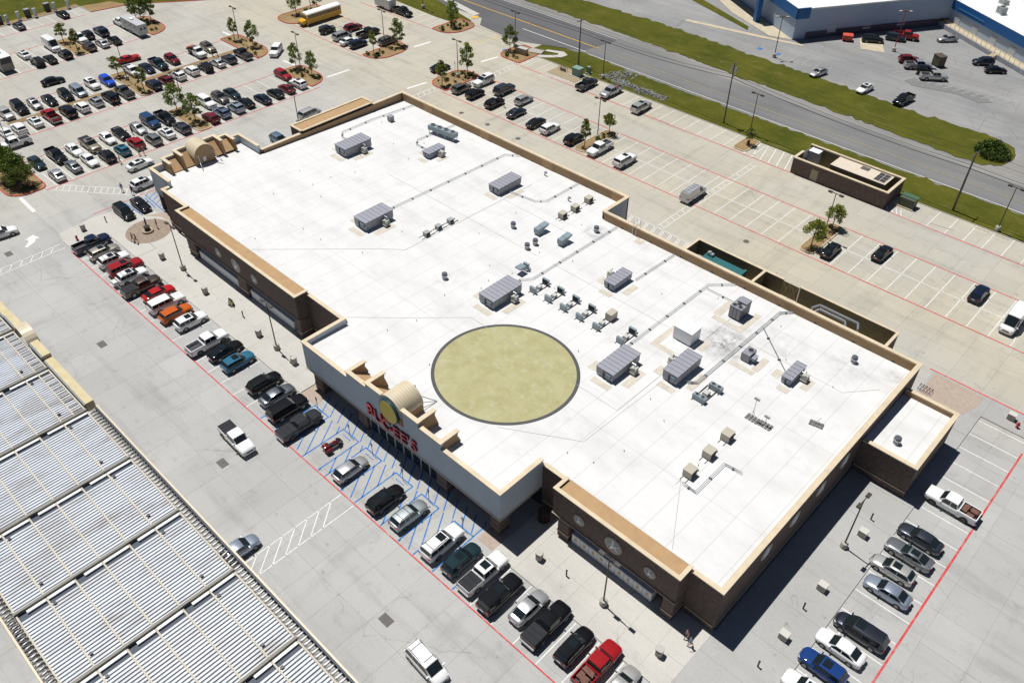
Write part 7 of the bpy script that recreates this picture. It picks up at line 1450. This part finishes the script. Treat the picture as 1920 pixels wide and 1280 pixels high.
for i, (x, y) in enumerate(HP):
    u = empty('bay_sign', (x, y, 0), 0, ORD[i+1]+' access bay sign post from the left', 'sign post', 'access bay signs'); MB().rod((0, 0, 0), (0, 0, 2.1), .035, n=6).build('post', M_DARK, u); MB().box(-.16, -.02, 1.65, .16, .015, 2.15).build('plate', mat('bay_blue', (.03, .10, .30), .5), u); MB().box(-.07, -.025, 1.8, .07, -.021, 2.05).build('symbol', M_WHITE, u)
u = empty('plaza_plinth', (-121.6, 42.4, .126), 0, 'round stone plinth in the middle of the plaza ring', 'plinth'); MB().lathe([(.95, 0), (.95, .25), (.85, .32)], 24).build('step', mat('plinth_stone', (.36, .28, .20), .9, vary=.15), u); MB().lathe([(.45, .32), (.42, .8), (.5, .85), (.5, .95)], 16).build('drum', mat('plinth_bronze', (.04, .032, .025), .45, .4), u)
# racks of tyres / cage in the dark corner right of the entrance
u = empty('wire_cage', (-36.8, 44.6, .122), .3, 'dark round wire cage in the shade right of the entrance', 'cage'); b = MB()
for k in range(9): a = 2*math.pi*k/9; b.rod((.7*math.cos(a), .7*math.sin(a), 0), (.7*math.cos(a), .7*math.sin(a), 1.4), .03, n=5)
b.build('bars', mat('cage_rust', (.09, .06, .045), .8), u)
for z in (.1, .7, 1.35): MB().lathe([(.73, z), (.73, z+.06), (.68, z+.06)], 18).build('hoop', MATS['cage_rust'], u)
# ------------------------------------------------------------------ people
def person_mesh(pose, seed):
    s = pose; me = bpy.data.meshes.new('body')
    V = [(0, 0, .95, .135), (0, 0, 1.15, .125), (0, 0, 1.36, .14), (0, 0, 1.49, .06), (0, .015, 1.60, .092), (0, .01, 1.69, .088)]; E = [(0, 1), (1, 2), (2, 3), (3, 4), (4, 5)]
    def chain(root, pts):
        k = root
        for p in pts: V.append(p); E.append((k, len(V)-1)); k = len(V)-1
        return k
    for sg in (-1, 1):
        sw = s*sg
        h = chain(2, [(sg*.17, 0, 1.40, .062), (sg*.24, -.10*sw, 1.14, .047), (sg*.25, .12-.16*sw, .92, .036), (sg*.25, .16-.17*sw, .85, .036)])
        x, y, z, _ = V[h]
        for k, (dx, dl) in enumerate(((-.028, .075), (-.01, .085), (.01, .08), (.027, .065))): chain(h, [(x+dx, y+.02, z-.04, .012), (x+dx, y+.03, z-.04-dl, .009)])
        chain(h, [(x-sg*.035, y+.04, z-.01, .012), (x-sg*.04, y+.06, z-.05, .010)])
        chain(0, [(sg*.095, 0, .88, .092), (sg*.105, .20*sw+.02, .50, .064), (sg*.105, .16*sw-(.16 if sw < 0 else 0), .09+(.05 if sw < 0 else 0), .045), (sg*.11, .16*sw-(.14 if sw < 0 else 0)+.16, .045, .042)])
    me.from_pydata([v[:3] for v in V], E, []); o = bpy.data.objects.new('body', me); col.objects.link(o)
    md = o.modifiers.new('skin', 'SKIN'); md.use_smooth_shade = True
    for i, v in enumerate(V): sv = me.skin_vertices[0].data[i]; sv.radius = (v[3], v[3]*.85); sv.use_root = (i == 0)
    ss = o.modifiers.new('sub', 'SUBSURF'); ss.levels = 1; ss.render_levels = 1
    bpy.context.view_layer.update(); out = bpy.data.meshes.new_from_object(o.evaluated_get(bpy.context.evaluated_depsgraph_get())); bpy.data.objects.remove(o)
    return out
PB = [person_mesh(0., 1), person_mesh(1., 2)]
hairm = MB(); hv = []
for i in range(6):
    t = i/5*math.pi*.58
    for k in range(12): a = 2*math.pi*k/12; hv.append((.098*math.sin(t)*math.cos(a), -.012+.112*math.sin(t)*math.sin(a), 1.66+.12*math.cos(t)))
hairm.add(hv, [(i*12+k, i*12+(k+1) % 12, (i+1)*12+(k+1) % 12, (i+1)*12+k) for i in range(5) for k in range(12)], 0, True); HAIR = hairm
def person(x, y, rz, pose, shirt, legs, hair, shorts, lab, z=.008):
    me = PB[pose].copy(); me.materials.clear()
    for mm in (mat('skin', (.45, .27, .18), .6), mat('cloth_%s' % (shirt,), shirt, .9), mat('cloth_%s' % (legs,), legs, .9), mat('shoe', (.06, .055, .05), .8)): me.materials.append(mm)
    for p in me.polygons:
        c = p.center; arm = abs(c.x) > .19 and c.z > .7
        p.material_index = 3 if c.z < .09 else (0 if c.z > 1.47 else ((1 if c.z > 1.2 else 0) if arm else (1 if c.z > .93 else (0 if shorts and c.z < .5 else 2))))
    o = bpy.data.objects.new('person', me); col.objects.link(o); o.location = (x, y, z); o.rotation_euler.z = rz; tag(o, lab, 'person')
    HAIR_ = bpy.data.objects.new('hair', HM[hair]); col.objects.link(HAIR_); HAIR_.parent = o
HM = {'dark': HAIR.mesh('hair', mat('hair_dark', (.025, .018, .013), .7)), 'light': HAIR.mesh('hair', mat('hair_light', (.30, .20, .09), .7)), 'cap': HAIR.mesh('hair', mat('hat_white', (.6, .6, .58), .8))}
for a in [(-136.2, 45.5, 1.2, 1, (.08, .18, .42), (.10, .12, .16), 'dark', 1, 'person in blue shirt walking on the crosswalk to the side entrance', .008), (-134.1, 46.3, 1.2, 1, (.03, .03, .035), (.03, .03, .04), 'dark', 0, 'person in black walking ahead on the crosswalk', .008), (-122.9, 42.9, 2.2, 0, (.16, .10, .32), (.05, .05, .07), 'dark', 0, 'person in purple shirt standing behind the plaza plinth', .13), (-121.4, 44.0, 2.8, 0, (.05, .05, .055), (.25, .22, .17), 'dark', 1, 'person in dark shirt standing right of the plaza plinth', .13), (-120.5, 39.3, -.4, 1, (.42, .12, .11), (.22, .20, .18), 'light', 1, 'person in red shirt walking below the plaza ring', .125), (-119.7, 39.5, -.3, 1, (.04, .04, .045), (.05, .05, .06), 'dark', 0, 'person in black beside the one in red on the plaza', .125), (-146.1, 53.9, -1.2, 1, (.50, .48, .46), (.06, .07, .1), 'dark', 1, 'person in pale shirt behind the red SUV, left of two', .008), (-145.6, 54.6, -1.4, 1, (.40, .14, .16), (.10, .10, .12), 'light', 1, 'person in rose shirt behind the red SUV, right of two', .008), (-145.7, 50.0, -1.0, 1, (.60, .58, .56), (.45, .43, .40), 'light', 1, 'person in white standing behind the black SUV near the vault', .008), (-16.9, 43.6, 2.9, 1, (.30, .22, .22), (.05, .05, .06), 'dark', 1, 'person in mauve shirt walking at the store corner, farther one', .122), (-16.2, 43.2, 2.7, 1, (.16, .30, .40), (.30, .26, .22), 'dark', 1, 'person in blue shirt walking at the store corner, nearer one', .122), (-111.7, 115.6, 2.0, 0, (.10, .04, .04), (.04, .04, .05), 'dark', 0, 'person in dark clothes beside a black SUV in the rear lot', .008), (-176.3, 87.7, 2.4, 0, (.03, .03, .035), (.04, .04, .05), 'dark', 0, 'left one of two people by the tan SUV', .008), (-175.7, 88.5, -.6, 0, (.04, .04, .045), (.05, .05, .06), 'dark', 0, 'right one of two people by the tan SUV', .008), (-154.6, 57.0, .5, 0, (.03, .12, .24), (.05, .06, .09), 'dark', 0, 'person in blue between the cars of the second side row', .008), (-168.6, 61.1, 2.6, 0, (.05, .05, .06), (.06, .10, .16), 'dark', 0, 'person at the rear of the black SUV in the third side row', .008), (-154.9, 45.6, .4, 0, (.55, .53, .5), (.05, .05, .06), 'dark', 0, 'person in white by the black pickup in the second side row', .008)]: person(*a)
bpy.context.view_layer.update()
